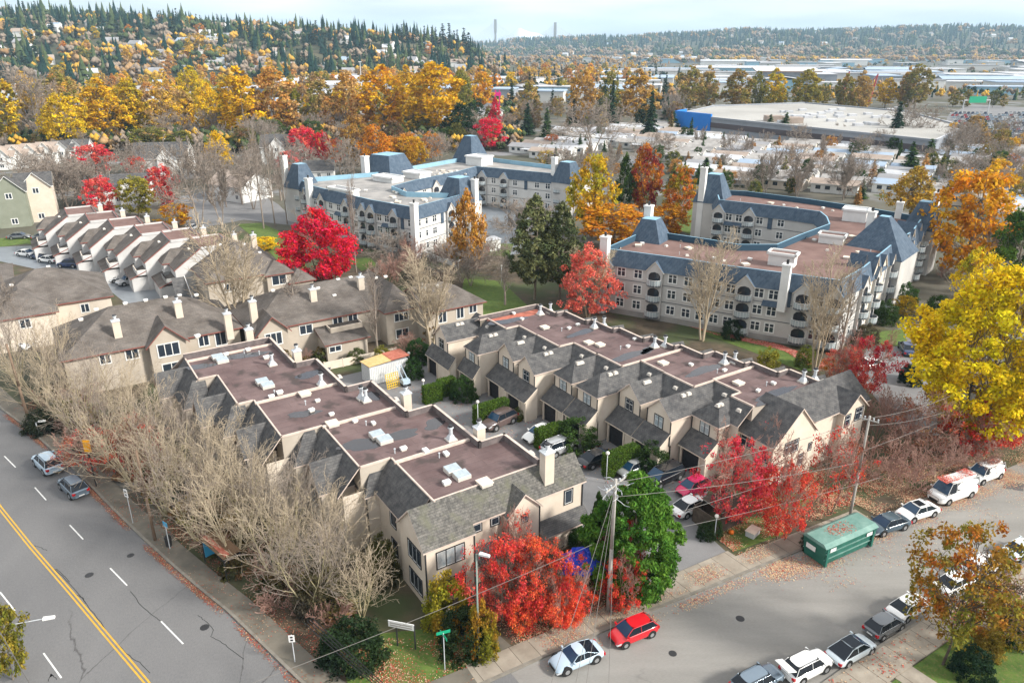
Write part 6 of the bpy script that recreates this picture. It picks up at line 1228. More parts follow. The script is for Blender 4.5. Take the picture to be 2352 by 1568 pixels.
CARS = [
    ('coupe', 'paint_pale_blue', 1323, 1519, 1262, 1544, 'pale blue sports coupe parked by the corner, nearest the camera on the pavement side'),
    ('hatch', 'paint_red', 1453, 1461, 1400, 1483, 'bright red hatchback parked in front of the utility pole'),
    ('sedan', 'paint_slate', 2036, 1214, 1990, 1228, 'dark slate sedan parked just behind the green dumpster'),
    ('sedan', 'paint_white', 2104, 1184, 2060, 1197, 'white sedan with a black sunroof between the slate sedan and the van'),
    ('van', 'paint_white', 2184, 1141, 2140, 1156, 'tall white van covered in red leaves'),
    ('small_van', 'paint_white', 2259, 1098, 2220, 1112, 'small white van, farthest in the kerbside row under the yellow tree'),
    ('suv', 'paint_blue_grey', 1738, 1578, 1800, 1546, 'blue grey car cut off by the bottom edge of the photo'),
    ('suv', 'paint_white', 1850, 1542, 1910, 1512, 'white crossover with its tailgate raised on the far side of the street'),
    ('liftback', 'paint_pearl', 1953, 1502, 2010, 1470, 'pearl white fastback with a glass roof on the far side of the street'),
    ('hatch', 'paint_grey', 2029, 1446, 2085, 1414, 'grey compact hatchback between the pearl fastback and the street tree'),
    ('sedan', 'paint_white', 2085, 1404, 2140, 1375, 'white sedan half hidden by the lower right street tree'),
    ('sedan', 'paint_white', 2190, 1348, 2240, 1324, 'white sedan behind the crown of the lower right street tree'),
    ('suv', 'paint_white', 2252, 1312, 2310, 1284, 'white crossover just right of the crown of the lower right street tree'),
    ('sedan', 'paint_pearl', 2345, 1270, 2400, 1246, 'pearl car at the right edge of the photo on the far side of the street'),
    ('suv', 'paint_pale_blue', 112, 1074, 85, 1048, 'silver blue crossover with roof rails, front one of the two on the arterial road'),
    ('suv', 'paint_blue_grey', 171, 1128, 140, 1098, 'blue grey crossover following the silver one on the arterial road'),
    ('jeep', 'paint_brown', 1147, 976, 1108, 994, 'dark brown jeep parked against the hedge in the courtyard'),
    ('sedan', 'paint_white', 1242, 1004, 1205, 1020, 'white sedan half behind the hedge in the courtyard'),
    ('suv', 'paint_silver', 1287, 1036, 1330, 1020, 'silver crossover beside the roof corner in the courtyard'),
    ('sedan', 'paint_black', 1372, 1062, 1410, 1048, 'black car with red tail lights left of the long hedge'),
    ('hatch', 'paint_silver', 1452, 1085, 1418, 1100, 'silver car between the long hedge and the black minivan'),
    ('minivan', 'paint_black', 1524, 1104, 1485, 1122, 'black minivan with a blue reflecting windscreen before the last garages'),
    ('hatch', 'paint_pink', 1590, 1128, 1550, 1146, 'magenta pink hatchback under the crimson maple'),
    ('sedan', 'paint_white', 1585, 1172, 1625, 1154, 'white sedan parked beside the driveway gate'),
    ('sedan', 'paint_white', 62, 588, 100, 592, 'white car, topmost in the lot beside the stepped row'),
    ('sedan', 'paint_navy', 92, 594, 50, 588, 'navy sedan next to the topmost white car in the lot'),
    ('sedan', 'paint_white', 112, 602, 70, 598, 'white sedan between the two navy cars in the lot'),
    ('suv', 'paint_navy', 160, 613, 110, 612, 'navy crossover in the middle of the lot beside the stepped row'),
    ('sedan', 'paint_grey', 214, 622, 250, 634, 'dark grey car behind the roof tip in the lot'),
    ('hatch', 'paint_white', 245, 638, 215, 640, 'white hatchback left of the two silver cars in the lot'),
    ('hatch', 'paint_silver', 275, 645, 240, 652, 'silver hatchback, middle of the three at the lower end of the lot'),
    ('suv', 'paint_silver', 298, 652, 262, 660, 'silver grey crossover at the lower end of the lot before the white garage'),
    ('sedan', 'paint_grey', 45, 548, 80, 546, 'grey sedan parked on the street below the sage green house'),
    ('sedan', 'paint_grey', 100, 548, 130, 545, 'grey car at the top corner of the stepped row'),
    ('sedan', 'paint_maroon', 384, 472, 400, 462, 'maroon car under the red maple by the lane'),
    ('sedan', 'paint_silver', 442, 528, 462, 518, 'silver car parked behind the stepped row chimneys'),
    ('sedan', 'paint_white', 52, 798, 75, 806, 'white car among the bare branches at the left edge'),
    ('sedan', 'paint_white', 1998, 845, 2040, 838, 'white car behind the crimson maple by the right block'),
    ('sedan', 'paint_navy', 2082, 808, 2072, 790, 'dark blue car in the lane left of the huge yellow tree'),
    ('sedan', 'paint_navy', 1250, 560-30, 1270, 525, 'dark blue car in the parking court of the middle apartments'),
]
for c in CARS:
    o = car(*c); k = .87 if (c[3] > 1240 and c[2] > 1700) else .94 if c[3] > 1080 else 1.0; o.scale = (k, k, k)
def raised(root):
    b = MB(); b.slab([(-2.1, -.75, 1.66), (-2.1, .75, 1.66), (-3.0, .7, 2.0), (-3.0, -.7, 2.0)], .08, 0, 0); b.build('tailgate', 'paint_white', root)
for o in list(COL.objects):
    if o.get('label', '').startswith('white crossover with its tailgate'): raised(o)
    if o.get('label', '').startswith('white sedan with a black sunroof'):
        b = MB(); b.box(-.45, .35, -.45, .45, 1.45, 1.485); b.build('sunroof', 'car_glass', o)
    if o.get('label', '').startswith('pearl white fastback'):
        b = MB(); b.poly([(.4, -.6, 1.462), (-.7, -.6, 1.455), (-.7, .6, 1.455), (.4, .6, 1.462)]); b.build('roof_glass', 'car_glass', o)
# ---------------------------------------------------------------- dumpster
x, y = P(1922, 1262); D_ = thing('dumpster', 'long dark green roll off dumpster with a pale lid standing at the kerb', 'dumpster', (x, y, .02), atan2(*[q-r for q, r in zip(P(1990, 1232), (x, y))][::-1]))
b = MB(); b.frustum([(-3.0, -1.0), (3.1, -1.0), (3.1, 1.0), (-3.0, 1.0)], [(-3.2, -1.2), (3.3, -1.2), (3.3, 1.2), (-3.2, 1.2)], .12, 2.0); b.build('body', 'bin_green', D_)
b = MB(); b.frustum([(-3.28, -1.28), (3.38, -1.28), (3.38, 1.28), (-3.28, 1.28)], [(-3.2, -.9), (3.3, -.9), (3.3, .9), (-3.2, .9)], 2.0, 2.25); b.build('lid', 'bin_lid', D_)
for zz in (.75, 1.4, 1.9):
    for s in (-1, 1): f = zz/2*.2+1.0; b = MB(); b.box(-3.1, 3.2, min(s*(f-.02), s*(f+.06)), max(s*(f-.02), s*(f+.06)), zz-.04, zz+.04, bot=True); b.build('rib', 'bin_lid' if zz < 1.6 else 'bin_green', D_)
for xx in (-2.9, 2.9): b = MB(); b.box(xx-.12, xx+.12, -1.25, -1.02, .1, 1.95, bot=True); b.build('post', 'bin_green', D_)
for xx, zz in ((-2.3, 1.62), (2.3, 1.62)): b = MB(); b.box(xx-.35, xx+.35, -1.235, -1.2, zz-.16, zz+.16, bot=True); b.build('plate', 'white_trim', D_)
b = MB(); b.box(-3.235, -3.2, -.2, .75, 1.05, 1.5, bot=True); b.build('plate', 'white_trim', D_)
# ---------------------------------------------------------------- poles, lamps, signs
def pole_xy(px, py): x, y = P(px, py); return (x, y, .1)
def wood_pole(label, px, py, ytop, r=.15, arms=(), m='wood_pole', lean=(0, 0), name='utility_pole'):
    x, y, z = pole_xy(px, py); h = hpx(x, y, ytop); root = thing(name, label, 'utility pole', (x, y, 0)); b = MB()
    b.tube((0, 0, 0), (lean[0]*h*.5, lean[1]*h*.5, h*.5), r, r*.85, 10); b.tube((lean[0]*h*.5, lean[1]*h*.5, h*.5), (lean[0]*h, lean[1]*h, h), r*.85, r*.7, 10); b.build('pole', m, root, True)
    for (zz, ang, ln) in arms:
        b = MB(); c_, s_ = cos(ang)*ln/2, sin(ang)*ln/2; b.tube((-c_, -s_, h-zz), (c_, s_, h-zz), .07, .07, 6)
        b.build('crossarm', m, root)
        for k in (-.9, -.45, .45, .9): q = MB(); q.tube((c_*k, s_*k, h-zz+.05), (c_*k, s_*k, h-zz+.28), .05, .07, 6); q.build('insulator', 'galv', root)
    return root, (x, y, h)
p1_, t1 = wood_pole('weathered utility pole with a tangled wire top rising beside the red hatchback', 1396, 1405, 1100, .17, [(.5, RZ+.3, 2.6)], 'grey_pole')
p2_, t2 = wood_pole('grey utility pole with a lamp arm between the dumpster and the red maples', 1948, 1205, 955, .14, [(.4, RZ+1.9, 1.6)], 'grey_pole')
p3_, t3 = wood_pole('utility pole with two grey transformers before the huge yellow tree', 2192, 1040, 878, .15, [(.3, RZ+1.2, 2.6), (1.0, RZ+2.6, 2.2)], 'dark_metal')
for k in (-1, 1): b = MB(); b.tube((.45*k, .1, t3[2]-2.3), (.45*k, .1, t3[2]-1.4), .3, .3, 10); b.build('transformer', 'galv', p3_)
p4_, t4 = wood_pole('leaning brown wooden pole in front of the bare trees beside the bus shelter', 357, 1242, 1036, .14, lean=(-.012, .02), name='wooden_pole')
p5_, t5 = wood_pole('tall brown wooden pole at the left edge by the arterial kerb', 70, 978, 790, .17, lean=(-.02, .0), name='wooden_pole')
r9 = np.random.default_rng(5)
b = MB()
for i in range(16):   # loose coils of service wire round the pole head
    a = r9.uniform(0, 6.28); q = [np.array([0, 0, t1[2]-.3-r9.uniform(0, 1.2)])]
    for j in range(5): q.append(q[-1]+np.array([cos(a), sin(a), 0])*r9.uniform(.15, .32)+r9.normal(0, .09, 3)); a += r9.normal(0, .6)
    b.path([tuple(v) for v in q], .022, 4)
b.build('service_wire', 'galv', p1_)
def wire(label, a, c, sag, r=.022, m='wire'):
    root = thing('power_line', label, 'power line', a); b = MB(); n = 14; pts = []
    for i in range(n+1):
        t = i/n; pts.append(((c[0]-a[0])*t, (c[1]-a[1])*t, (c[2]-a[2])*t-sag*4*t*(1-t)))
    b.path(pts, r, 4); o = b.build('cable', m, root)
def at(px, py, z): return (*P(px, py, z), z)
wire('upper overhead cable from the tangled pole to the lamp arm pole', (t1[0], t1[1], t1[2]-.3), (t2[0], t2[1], t2[2]-.2), .5)
wire('lower overhead cable from the tangled pole to the lamp arm pole', (t1[0], t1[1], t1[2]-1.5), (t2[0], t2[1], t2[2]-4.6), .35)
wire('upper cable from the lamp arm pole to the transformer pole', (t2[0], t2[1], t2[2]-.2), (t3[0], t3[1], t3[2]-.4), .6)
wire('second cable from the lamp arm pole to the transformer pole', (t2[0], t2[1], t2[2]-.9), (t3[0], t3[1], t3[2]-2.4), .6)
wire('long low cable crossing in front of the right block to the transformer pole', at(1480, 1200, 6.5), (t3[0], t3[1], t3[2]-3.4), .5)
wire('lowest cable crossing in front of the right block', at(1475, 1228, 5.5), (t2[0]+2, t2[1], t2[2]-6.2), .3)
for i, px in enumerate((1262, 1320, 1345, 1398)): wire('slanting service cable down from the tangled pole, %s from the left' % ords[i], (t1[0], t1[1], t1[2]-.6-.2*i), at(px, 1580, 5.0), .2, .016)
wire('cable crossing the corner lawn from the street lamp to the lower left', at(1360, 1250, 8.0), at(560, 1575, 6.0), .25)
for i in range(4): wire('thick overhead cable crossing the corner pavement, %s strand' % ords[i], at(700+6*i, 1430-4*i, 5.2), at(870+8*i, 1580, 5.2), .1, .03, 'black_plastic')
wire('thin cable at the lower left edge by the street lamp', at(0, 1450, 9), at(75, 1580, 9), .1)
def lamp(label, px, py, ytop, arm, m='galv', glb=False, name='street_lamp'):
    x, y, z = pole_xy(px, py); h = hpx(x, y, ytop); root = thing(name, label, 'street lamp', (x, y, 0)); b = MB(); b.tube((0, 0, 0), (0, 0, h), .09 if not glb else .045, .055 if not glb else .04, 8); b.build('pole', m, root, True)
    if glb: b = MB(); b.ball((0, 0, h+.14), .2, 12, 8); b.build('globe', 'lamp_globe', root, True)
    else:
        a, ln = arm; c_, s_ = cos(a), sin(a); b = MB(); b.tube((0, 0, h-.05), (c_*ln, s_*ln, h+.12), .035, .03, 6); b.build('arm', m, root)
        b = MB(); b.prism([(c_*ln-s_*.14, s_*ln+c_*.14), (c_*ln+s_*.14, s_*ln-c_*.14), (c_*(ln+.75)+s_*.1, s_*(ln+.75)-c_*.1), (c_*(ln+.75)-s_*.1, s_*(ln+.75)+c_*.1)], h+.05, h+.2, bot=True); b.build('lamp_head', 'white_trim', root)
    return root
lamp('tall green grey street lamp in front of the red maples at the corner', 1099, 1507, 1272, (-.4, .25), 'lamp_pole')
lamp('street lamp reaching over the lower left corner of the road', -60, 1560, 1455, (.25, 5.2))
lamp('street lamp arm over the arterial pavement at far left', 90, 1000, 970, (.2, .3))
lamp('globe lamp at the corner of the long clipped hedge', 1392, 1110, 1043, None, glb=True); lamp('globe lamp at the hedge behind the dark jeep', 1098, 985, 925, None, glb=True); lamp('globe lamp at the clipped square hedge', 974, 920, 876, None, glb=True)
lamp('globe lamp beside the wooden driveway gate', 1640, 1240, 1188, None, glb=True); lamp('globe lamp on the shrubs at the corner hedge', 1033, 1445, 1406, None, glb=True); lamp('globe lamp by the first garage shrub', 941, 850, 813, None, glb=True)
lamp('slim street lamp before the low white wall', 1152, 655, 612, None, glb=True)
# traffic signal
x, y, z = pole_xy(222, 1118); h = hpx(x, y, 1015); S = thing('traffic_signal', 'yellow traffic signal head on a black post by the arterial kerb', 'traffic signal', (x, y, 0))
b = MB(); b.tube((0, 0, 0), (0, 0, h-.8), .07, .06, 8); b.build('post', 'dark_metal', S); b = MB(); b.box(-.2, .2, -.2, .2, h-1.0, h+.1, bot=True); b.box(-.34, .34, -.02, .04, h-1.1, h+.2, bot=True); b.build('signal_head', 'signal_yellow', S)
def sign(label, px, py, ytop, w_, hh, ang, pm='white_trim', fm='white_trim', text=None, tm='sign_text', name='road_sign', cat='sign', post='galv', size=.2, two=False):
    x, y, z = pole_xy(px, py); h = hpx(x, y, ytop); root = thing(name, label, cat, (x, y, 0), ang)
    for s in ((-1, 1) if two else (0,)): b = MB(); b.tube((s*w_*.45, 0, 0), (s*w_*.45, 0, h), .05 if two else .035, .035, 6); b.build('post', post, root)
    b = MB(); b.box(-w_/2, w_/2, -.07, -.04, h-hh, h, bot=True); b.build('panel', fm, root)
    for k in (0, 1): b = MB(); b.box(-w_*.22, w_*.22, -.078, -.07, h-hh*(.28+.42*k)-.07, h-hh*(.28+.42*k)+.07, bot=True); b.build('symbol', 'sign_text', root)
    for k, tx in enumerate(text or ()):
        cu = bpy.data.curves.new('lettering', 'FONT'); cu.body = tx; cu.size = size; cu.align_x = 'CENTER'; cu.align_y = 'CENTER'; cu.extrude = .004; cu.materials.append(M[tm])
        tmp = bpy.data.objects.new('tmp', cu); COL.objects.link(tmp); bpy.context.view_layer.update(); lm = bpy.data.meshes.new_from_object(tmp.evaluated_get(bpy.context.evaluated_depsgraph_get())); bpy.data.objects.remove(tmp); lm.materials.clear(); lm.materials.append(M[tm]); o = link(bpy.data.objects.new('lettering', lm), root); o.location = (0, -.078, h-hh*(k+.5)/len(text)); o.rotation_euler = (pi/2, 0, 0)
    return root
sign('white regulatory sign on a thin post left of the leaning wooden pole', 306, 1203, 1123, .5, .8, -.5)
sign('small white bus stop sign on a thin post by the corner pavement', 678, 1522, 1457, .42, .6, 0.1)
x, y, z = pole_xy(928, 1485); SB = thing('notice_board', 'long pale notice board on two dark posts at the corner shrubs', 'sign', (x, y, 0), -.25)
for s in (-.5, .9): b = MB(); b.tube((s, 0, 0), (s, 0, 2.2), .06, .06, 6); b.build('post', 'dark_metal', SB)
b = MB(); b.box(-1.1, .9, -.06, .0, 1.75, 2.3, bot=True); b.build('panel', 'white_trim', SB)
for k in range(2): b = MB(); b.box(-.95, .75, -.068, -.06, 1.86+k*.2, 1.96+k*.2, bot=True); b.build('lettering_row', 'grey_pole', SB)
# bus stop pole with bin, street name sign
x, y, z = pole_xy(391, 1262); h = hpx(x, y, 1200); B_ = thing('bus_stop_sign', 'blue and white bus stop sign on a post with a dark bin', 'sign', (x, y, 0), -.6); b = MB(); b.tube((0, 0, 0), (0, 0, h), .04, .04, 6); b.build('post', 'galv', B_); b = MB(); b.box(-.3, .3, -.03, .03, h-.45, h+.05, bot=True); b.build('panel', 'sign_blue', B_)
x, y = P(389, 1255); o = thing('litter_bin', 'dark litter bin below the blue bus stop sign', 'bin', (x, y, .1)); b = MB(); b.tube((0, 0, 0), (0, 0, .85), .26, .3, 10); b.build('body', 'dark_metal', o); b = MB(); b.tube((0, 0, .86), (0, 0, 1.05), .31, .2, 10); b.build('lid', 'black_plastic', o)
x, y, z = pole_xy(1022, 1538); h = hpx(x, y, 1452); G2 = thing('street_name_sign', 'green street name blades crossed on a thin post at the corner', 'sign', (x, y, 0), 0); b = MB(); b.tube((0, 0, 0), (0, 0, h), .035, .035, 6); b.build('post', 'galv', G2)
for a, zz in ((.35, -.1), (-1.0, -.38)):
    b = MB(); c_, s_ = cos(a), sin(a); b.prism([(-.5*c_-.015*s_, -.5*s_+.015*c_), (-.5*c_+.015*s_, -.5*s_-.015*c_), (.5*c_+.015*s_, .5*s_-.015*c_), (.5*c_-.015*s_, .5*s_+.015*c_)], h+zz, h+zz+.24, bot=True); b.build('name_blade', 'sign_green', G2)
# bus shelter
x, y = P(515, 1305); BS = thing('bus_shelter', 'bus shelter with an orange and brown roof and a blue poster under the bare trees', 'bus shelter', (x, y, .1), RZ+pi/2+.25)
b = MB(); b.box(-2.0, 2.0, -.8, .8, 2.3, 2.42, bot=True); b.box(-2.0, 2.0, -.75, -.15, 2.42, 2.46); b.build('roof', 'wicker', BS)
b = MB(); b.box(-1.9, 1.9, .15, .6, 2.43, 2.48); b.build('roof_stripe', 'rust', BS)
for sx in (-1.9, 1.9):
    for sy in (-.7, .7): b = MB(); b.tube((sx, sy, 0), (sx, sy, 2.3), .05, .05, 6); b.build('post', 'dark_metal', BS)
b = MB(); b.box(-1.9, 1.9, -.72, -.68, .3, 2.2, bot=True); b.build('glass_wall', 'glass', BS); b = MB(); b.box(1.88, 1.98, -.6, .6, .4, 2.1, bot=True); b.build('poster', 'sign_blue', BS); b = MB(); b.box(-1.4, 1.2, -.5, -.1, .42, .5, bot=True); b.build('bench', 'dark_metal', BS)
# blue tarpaulin over a bush
x, y = P(1342, 1284, 2.9); TP = thing('tarpaulin', 'crumpled blue tarpaulin draped between the red maples', 'tarpaulin', (x, y, 0)); b = MB(); r8 = np.random.default_rng(4); n = 12; Z = [[2.5+1.3*sin(pi*i/n)*sin(pi*j/n)+r8.normal(0, .16) for j in range(n+1)] for i in range(n+1)]
for i in range(n):
    for j in range(n):
        f = lambda a, c: (-2.0+4.0*a/n+.2*sin(c), -1.4+2.8*c/n+.2*cos(a*1.7), Z[a][c]); b.poly([f(i, j), f(i+1, j), f(i+1, j+1), f(i, j+1)])
b.build('sheet', 'tarp_blue', TP)
# site container, yellow pump frame, gate, box, pumpkin, green bin
u, v = PU(886, 868); CT = thing('site_container', 'pale storage container with a rusty and plywood roof at the end of the courtyard', 'container', (*W(u, v), 0), RZ+.05)
b = MB(); b.box(-2.8, 2.8, -1.2, 1.2, .1, 2.6); b.build('body', 'galv', CT)
for i in range(18):
    pass
b = MB()
for i in range(23): b.box(-2.75+i*.245, -2.65+i*.245, -1.24, -1.2, .15, 2.5, bot=True)
b.build('corrugation', 'white_wall', CT)
b = MB(); b.slab([(-2.9, -1.35, 2.85), (.3, -1.35, 3.0), (.3, 1.35, 3.0), (-2.9, 1.35, 2.7)], .1); b.build('plywood_roof', ['ply', 'ply'], CT); b = MB(); b.slab([(.3, -1.35, 3.05), (3.0, -1.35, 3.1), (3.0, 1.35, 3.1), (.3, 1.35, 3.05)], .12); b.build('rusty_roof', ['rust', 'rust'], CT)
u, v = PU(905, 890); YP = thing('yellow_lattice', 'yellow lattice frame leaning on the storage container', 'frame', (*W(u, v), 0), RZ+.1)
b = MB()
for i in range(7): b.tube((-.9+i*.3, 0, 0), (-.9+i*.3, .5, 1.9), .05, .05, 4); b.tube((-.9, i*.08, i*.31), (.9, i*.08, i*.31), .05, .05, 4)
b.build('lattice', 'pump_yellow', YP)
u, v = PU(932, 885); LF = thing('work_lift', 'pale blue work lift right of the yellow lattice', 'lift', (*W(u, v), 0), RZ)
b = MB(); b.box(-.5, .5, -.4, .4, .3, .9, bot=True); b.build('base', 'paint_pale_blue', LF); b = MB(); b.tube((-.3, 0, .9), (-1.0, .3, 2.9), .07, .07, 5); b.tube((.3, 0, .9), (-.4, .3, 2.9), .07, .07, 5); b.tube((-1.0, .3, 2.9), (-.4, .3, 2.9), .07, .07, 5); b.build('mast', 'paint_pale_blue', LF)
for sx in (-.4, .4): b = MB(); b.tube((sx, -.45, .18), (sx, .45, .18), .18, .18, 10); b.build('wheel', 'tyre', LF)
u, v = PU(1650, 1200); GT = thing('garbage_enclosure', 'dark wooden enclosure with a leaf covered canopy beside the driveway gate', 'enclosure', (*W(u, v), 0), RZ)
b = MB(); b.prism([(-1.8, -1.2), (1.8, -1.2), (1.8, -1.1), (-1.8, -1.1)], 0, 1.7); b.prism([(-1.8, -1.2), (-1.7, -1.2), (-1.7, 1.6), (-1.8, 1.6)], 0, 1.7); b.prism([(-1.8, 1.5), (1.8, 1.5), (1.8, 1.6), (-1.8, 1.6)], 0, 1.7); b.build('panel', 'bark_dark', GT)
b = MB(); b.slab([(-1.0, -1.1, 2.1), (2.2, -1.1, 2.1), (2.2, 1.4, 2.3), (-1.0, 1.4, 2.3)], .08); b.build('canopy', ['bark_dark', 'grey_pole'], GT)
for sx, sy in ((-.9, -1), (2.1, -1), (2.1, 1.3), (-.9, 1.3)): b = MB(); b.tube((sx, sy, 0), (sx, sy, 2.1), .05, .05, 5); b.build('post', 'dark_metal', GT)
x, y = P(1728, 1228); UB = thing('utility_box', 'small pale utility box on the lawn by the driveway', 'utility box', (x, y, 0), .8); b = MB(); b.box(-.6, .6, -.4, .4, 0, .55); b.build('body', 'concrete', UB); b = MB(); b.box(-.66, .66, -.46, .46, .55, .62, bot=True); b.build('lid', 'cream_trim', UB)
x, y = P(1679, 1226); PK = thing('pumpkin', 'orange pumpkin on the edge of the driveway lawn', 'pumpkin', (x, y, 0)); b = MB(); b.ball((0, 0, .22), .26, 12, 8, sz=.85); b.build('fruit', 'pumpkin', PK, True); b = MB(); b.tube((0, 0, .42), (.03, 0, .55), .04, .03, 5); b.build('stem', 'bark_dark', PK)
x, y = P(2085, 872); GB = thing('garbage_bin', 'dark green garbage bin in the lane under the yellow tree', 'bin', (x, y, 0), .4); b = MB(); b.box(-1.0, 1.0, -.7, .7, .1, 1.3); b.build('body', 'bin_green', GB); b = MB(); b.slab([(-1.05, -.75, 1.3), (1.05, -.75, 1.3), (1.05, .75, 1.55), (-1.05, .75, 1.55)], .06, 0, 0); b.build('lid', 'black_plastic', GB)
for i, (px, py) in enumerate(((1352, 1038), (1362, 1034), (1374, 1030), (1345, 1042))):
    x, y = P(px, py); o = thing('flower_pot', 'terracotta flower pot, %s from the left before the round hedge' % ords[i], 'flower pot', (x, y, 0)); b = MB(); b.tube((0, 0, 0), (0, 0, .35), .16, .22, 10); b.build('pot', 'rust', o); b = MB(); b.ball((0, 0, .48), .2, 8, 5); b.build('plant', 'hedge_core', o)
# fences
def fence(label, pts, h, m='fence_wood', w_=.08, post=2.4):
    a = pts[0]; root = thing('fence', label, 'fence', (*a, 0)); b = MB(a); cap_line(b, pts, .05, h, w_); b.build('panel', [m, m], root)
    for p, q in zip(pts, pts[1:]):
        L = hypot(q[0]-p[0], q[1]-p[1]); n = max(1, int(L/post))
        for i in range(n+1): x, y = p[0]+(q[0]-p[0])*i/n-a[0], p[1]+(q[1]-p[1])*i/n-a[1]; c = MB(); c.box(x-.07, x+.07, y-.07, y+.07, 0, h+.1); c.build('post', m, root)
fence('wooden fence along the back of the arterial pavement at far left', uvs([(-24.5, 62), (-21.8, 50), (-19.4, 42)]), 1.5)
fence('brown wooden fence on the lawn north of the grey apartments', [P(1620, 512), P(1650, 492), P(1660, 500)], 1.7)
fence('low pale fence behind the courtyard container', uvs([(9.5, 49.0), (20, 48.6)]), 1.2, 'cream_trim')
# ---------------------------------------------------------------- fallen leaves (nobody could count them)
def litter(name, label, regions, n, cols, seed, size=.06):
    r = np.random.default_rng(seed); pts = []; w_ = [g[4] for g in regions]; tot = sum(w_)
    for (poly_, z, jit, fade, wt) in regions:
        P_ = np.array(poly_); x0, y0 = P_.min(0); x1, y1 = P_.max(0); k = int(n*wt/tot); got = 0
        while got < k:
            q = r.random((k*3, 2))*[x1-x0, y1-y0]+[x0, y0]; ins = np.zeros(len(q), bool); j = len(P_)-1
            for i in range(len(P_)):
                a, c = P_[i], P_[j]; cond = ((a[1] > q[:, 1]) != (c[1] > q[:, 1])) & (q[:, 0] < (c[0]-a[0])*(q[:, 1]-a[1])/(c[1]-a[1]+1e-12)+a[0]); ins ^= cond; j = i
            q = q[ins]; cl = np.sin(q[:, 0]*1.1+seed)+np.sin(q[:, 1]*1.3+q[:, 0]*.7); q = q[r.random(len(q)) < .35+.25*cl][:k-got]; got += len(q)
            q = q+r.normal(0, jit, q.shape); pts.append(np.column_stack([q, np.full(len(q), z)+r.random(len(q))*.02]))
            if len(q) == 0: break
    C = np.concatenate(pts); m_ = len(C); a = r.uniform(0, 2*pi, m_); s = size*r.uniform(.6, 1.5, m_); tl = r.normal(0, .25, (m_, 2))
    def o(k): t = a+k*pi/2; return C+np.column_stack([np.cos(t)*s*(1 if k % 2 else .7), np.sin(t)*s*(1 if k % 2 else .7), .01+np.abs(np.cos(t)*tl[:, 0])*s])
    V = np.stack([o(0), o(1), o(2), o(3)], 1); me = npmesh(name, V.reshape(-1, 3), np.arange(m_*4).reshape(-1, 4), cols, r.integers(0, len(cols), m_))
    ob = link(bpy.data.objects.new(name, me)); tag(ob, label, 'leaves', kind='stuff'); return ob
for nme, c in dict(fl_red=(.42, .05, .03), fl_tan=(.50, .33, .20), fl_brown=(.20, .09, .05), fl_pale=(.62, .50, .30), fl_pink=(.50, .20, .15)).items(): mat(nme, c, .9)
LV = uvs
litter('fallen_leaves', 'red and tan fallen leaves along the kerb and gutter of the side street', [
    (LV([(27, -11.0), (60, -14.4), (80, -16.6), (80, -19), (60, -16.6), (40, -14.2), (30, -12.8)]), .016, .45, 0, 4.2), (LV([(27, -11), (80, -16), (80, -22), (27, -16)]), .016, .3, 0, .5), (LV([(4, -9.2), (29, -11.4), (29, -12.0), (4, -9.8)]), .016, .25, 0, .45), (LV([(25, -11.6), (33, -12.3), (32, -14.0), (26, -12.8)]), .016, .5, 0, .6),
    (LV([(45, -12.6), (80, -16), (80, -10), (50, -6)]), .02, 0, 0, 2.6), (LV([(4, -8.6), (30, -10.6), (30, -9), (4, -6.6)]), .14, 0, 0, .5), (LV([(41, -12), (60, -14), (60, -9.5), (41, -7.5)]), .14, 0, 0, 1.5)], 60000, ['fl_red', 'fl_tan', 'fl_pale', 'fl_pink', 'fl_tan', 'fl_brown', 'fl_tan', 'fl_pale'], 3, .042)
litter('fallen_leaves', 'red brown fallen leaves in the gutter and verge of the arterial road', [
    (LV(strip(LK[2:], -.02, -.4)), .014, .12, 0, 1.6), (LV(strip(LK[2:], 1.9, 5.5)), .03, 0, 0, 2.2), (LV(strip(LK[2:], .1, 1.9)), .14, 0, 0, .25)], 26000, ['fl_red', 'fl_brown', 'fl_brown', 'fl_brown', 'fl_tan'], 4, .042)
litter('fallen_leaves', 'pale and red leaves scattered over the corner lawns and driveway lawn', [
    (LV([(-7, -6.7), (0.6, -6.9), (.4, -4.2), (-6, .6)]), .05, 0, 0, .5), (LV([(3.5, -7), (17, -7.6), (17, -1), (3, -1)]), .05, 0, 0, 3), (LV([(25.6, -8.2), (41, -9.4), (43, -4), (26, -4)]), .06, 0, 0, 2.4), (LV([(33, -9), (60, -12), (62, -4), (40, -4)]), .04, 0, 0, 2.6)], 30000, ['fl_pale', 'fl_red', 'fl_tan', 'fl_red', 'fl_pink'], 6, .045)
litter('fallen_leaves', 'pink leaves on the mulch bed before the grey apartments', [([P(*p) for p in ((1500, 700), (1560, 700), (1640, 755), (1800, 795), (1900, 835), (1880, 855), (1800, 806), (1640, 768), (1520, 730))], .05, 0, 0, 1)], 5000, ['fl_red', 'fl_pink', 'fl_pink'], 8, .12)
litter('fallen_leaves', 'sparse leaves on the courtyard, the roofs edge and the far pavement', [(LV([(22, 36), (27, 24), (31, 10), (34, 2), (30, -1), (22, 8), (14, 20), (12, 40)]), .02, 0, 0, 1), (LV([(20, -23.5), (60, -26), (60, -23.8), (20, -21.5)]), .14, 0, 0, .6)], 2500, ['fl_red', 'fl_tan', 'fl_brown'], 9)

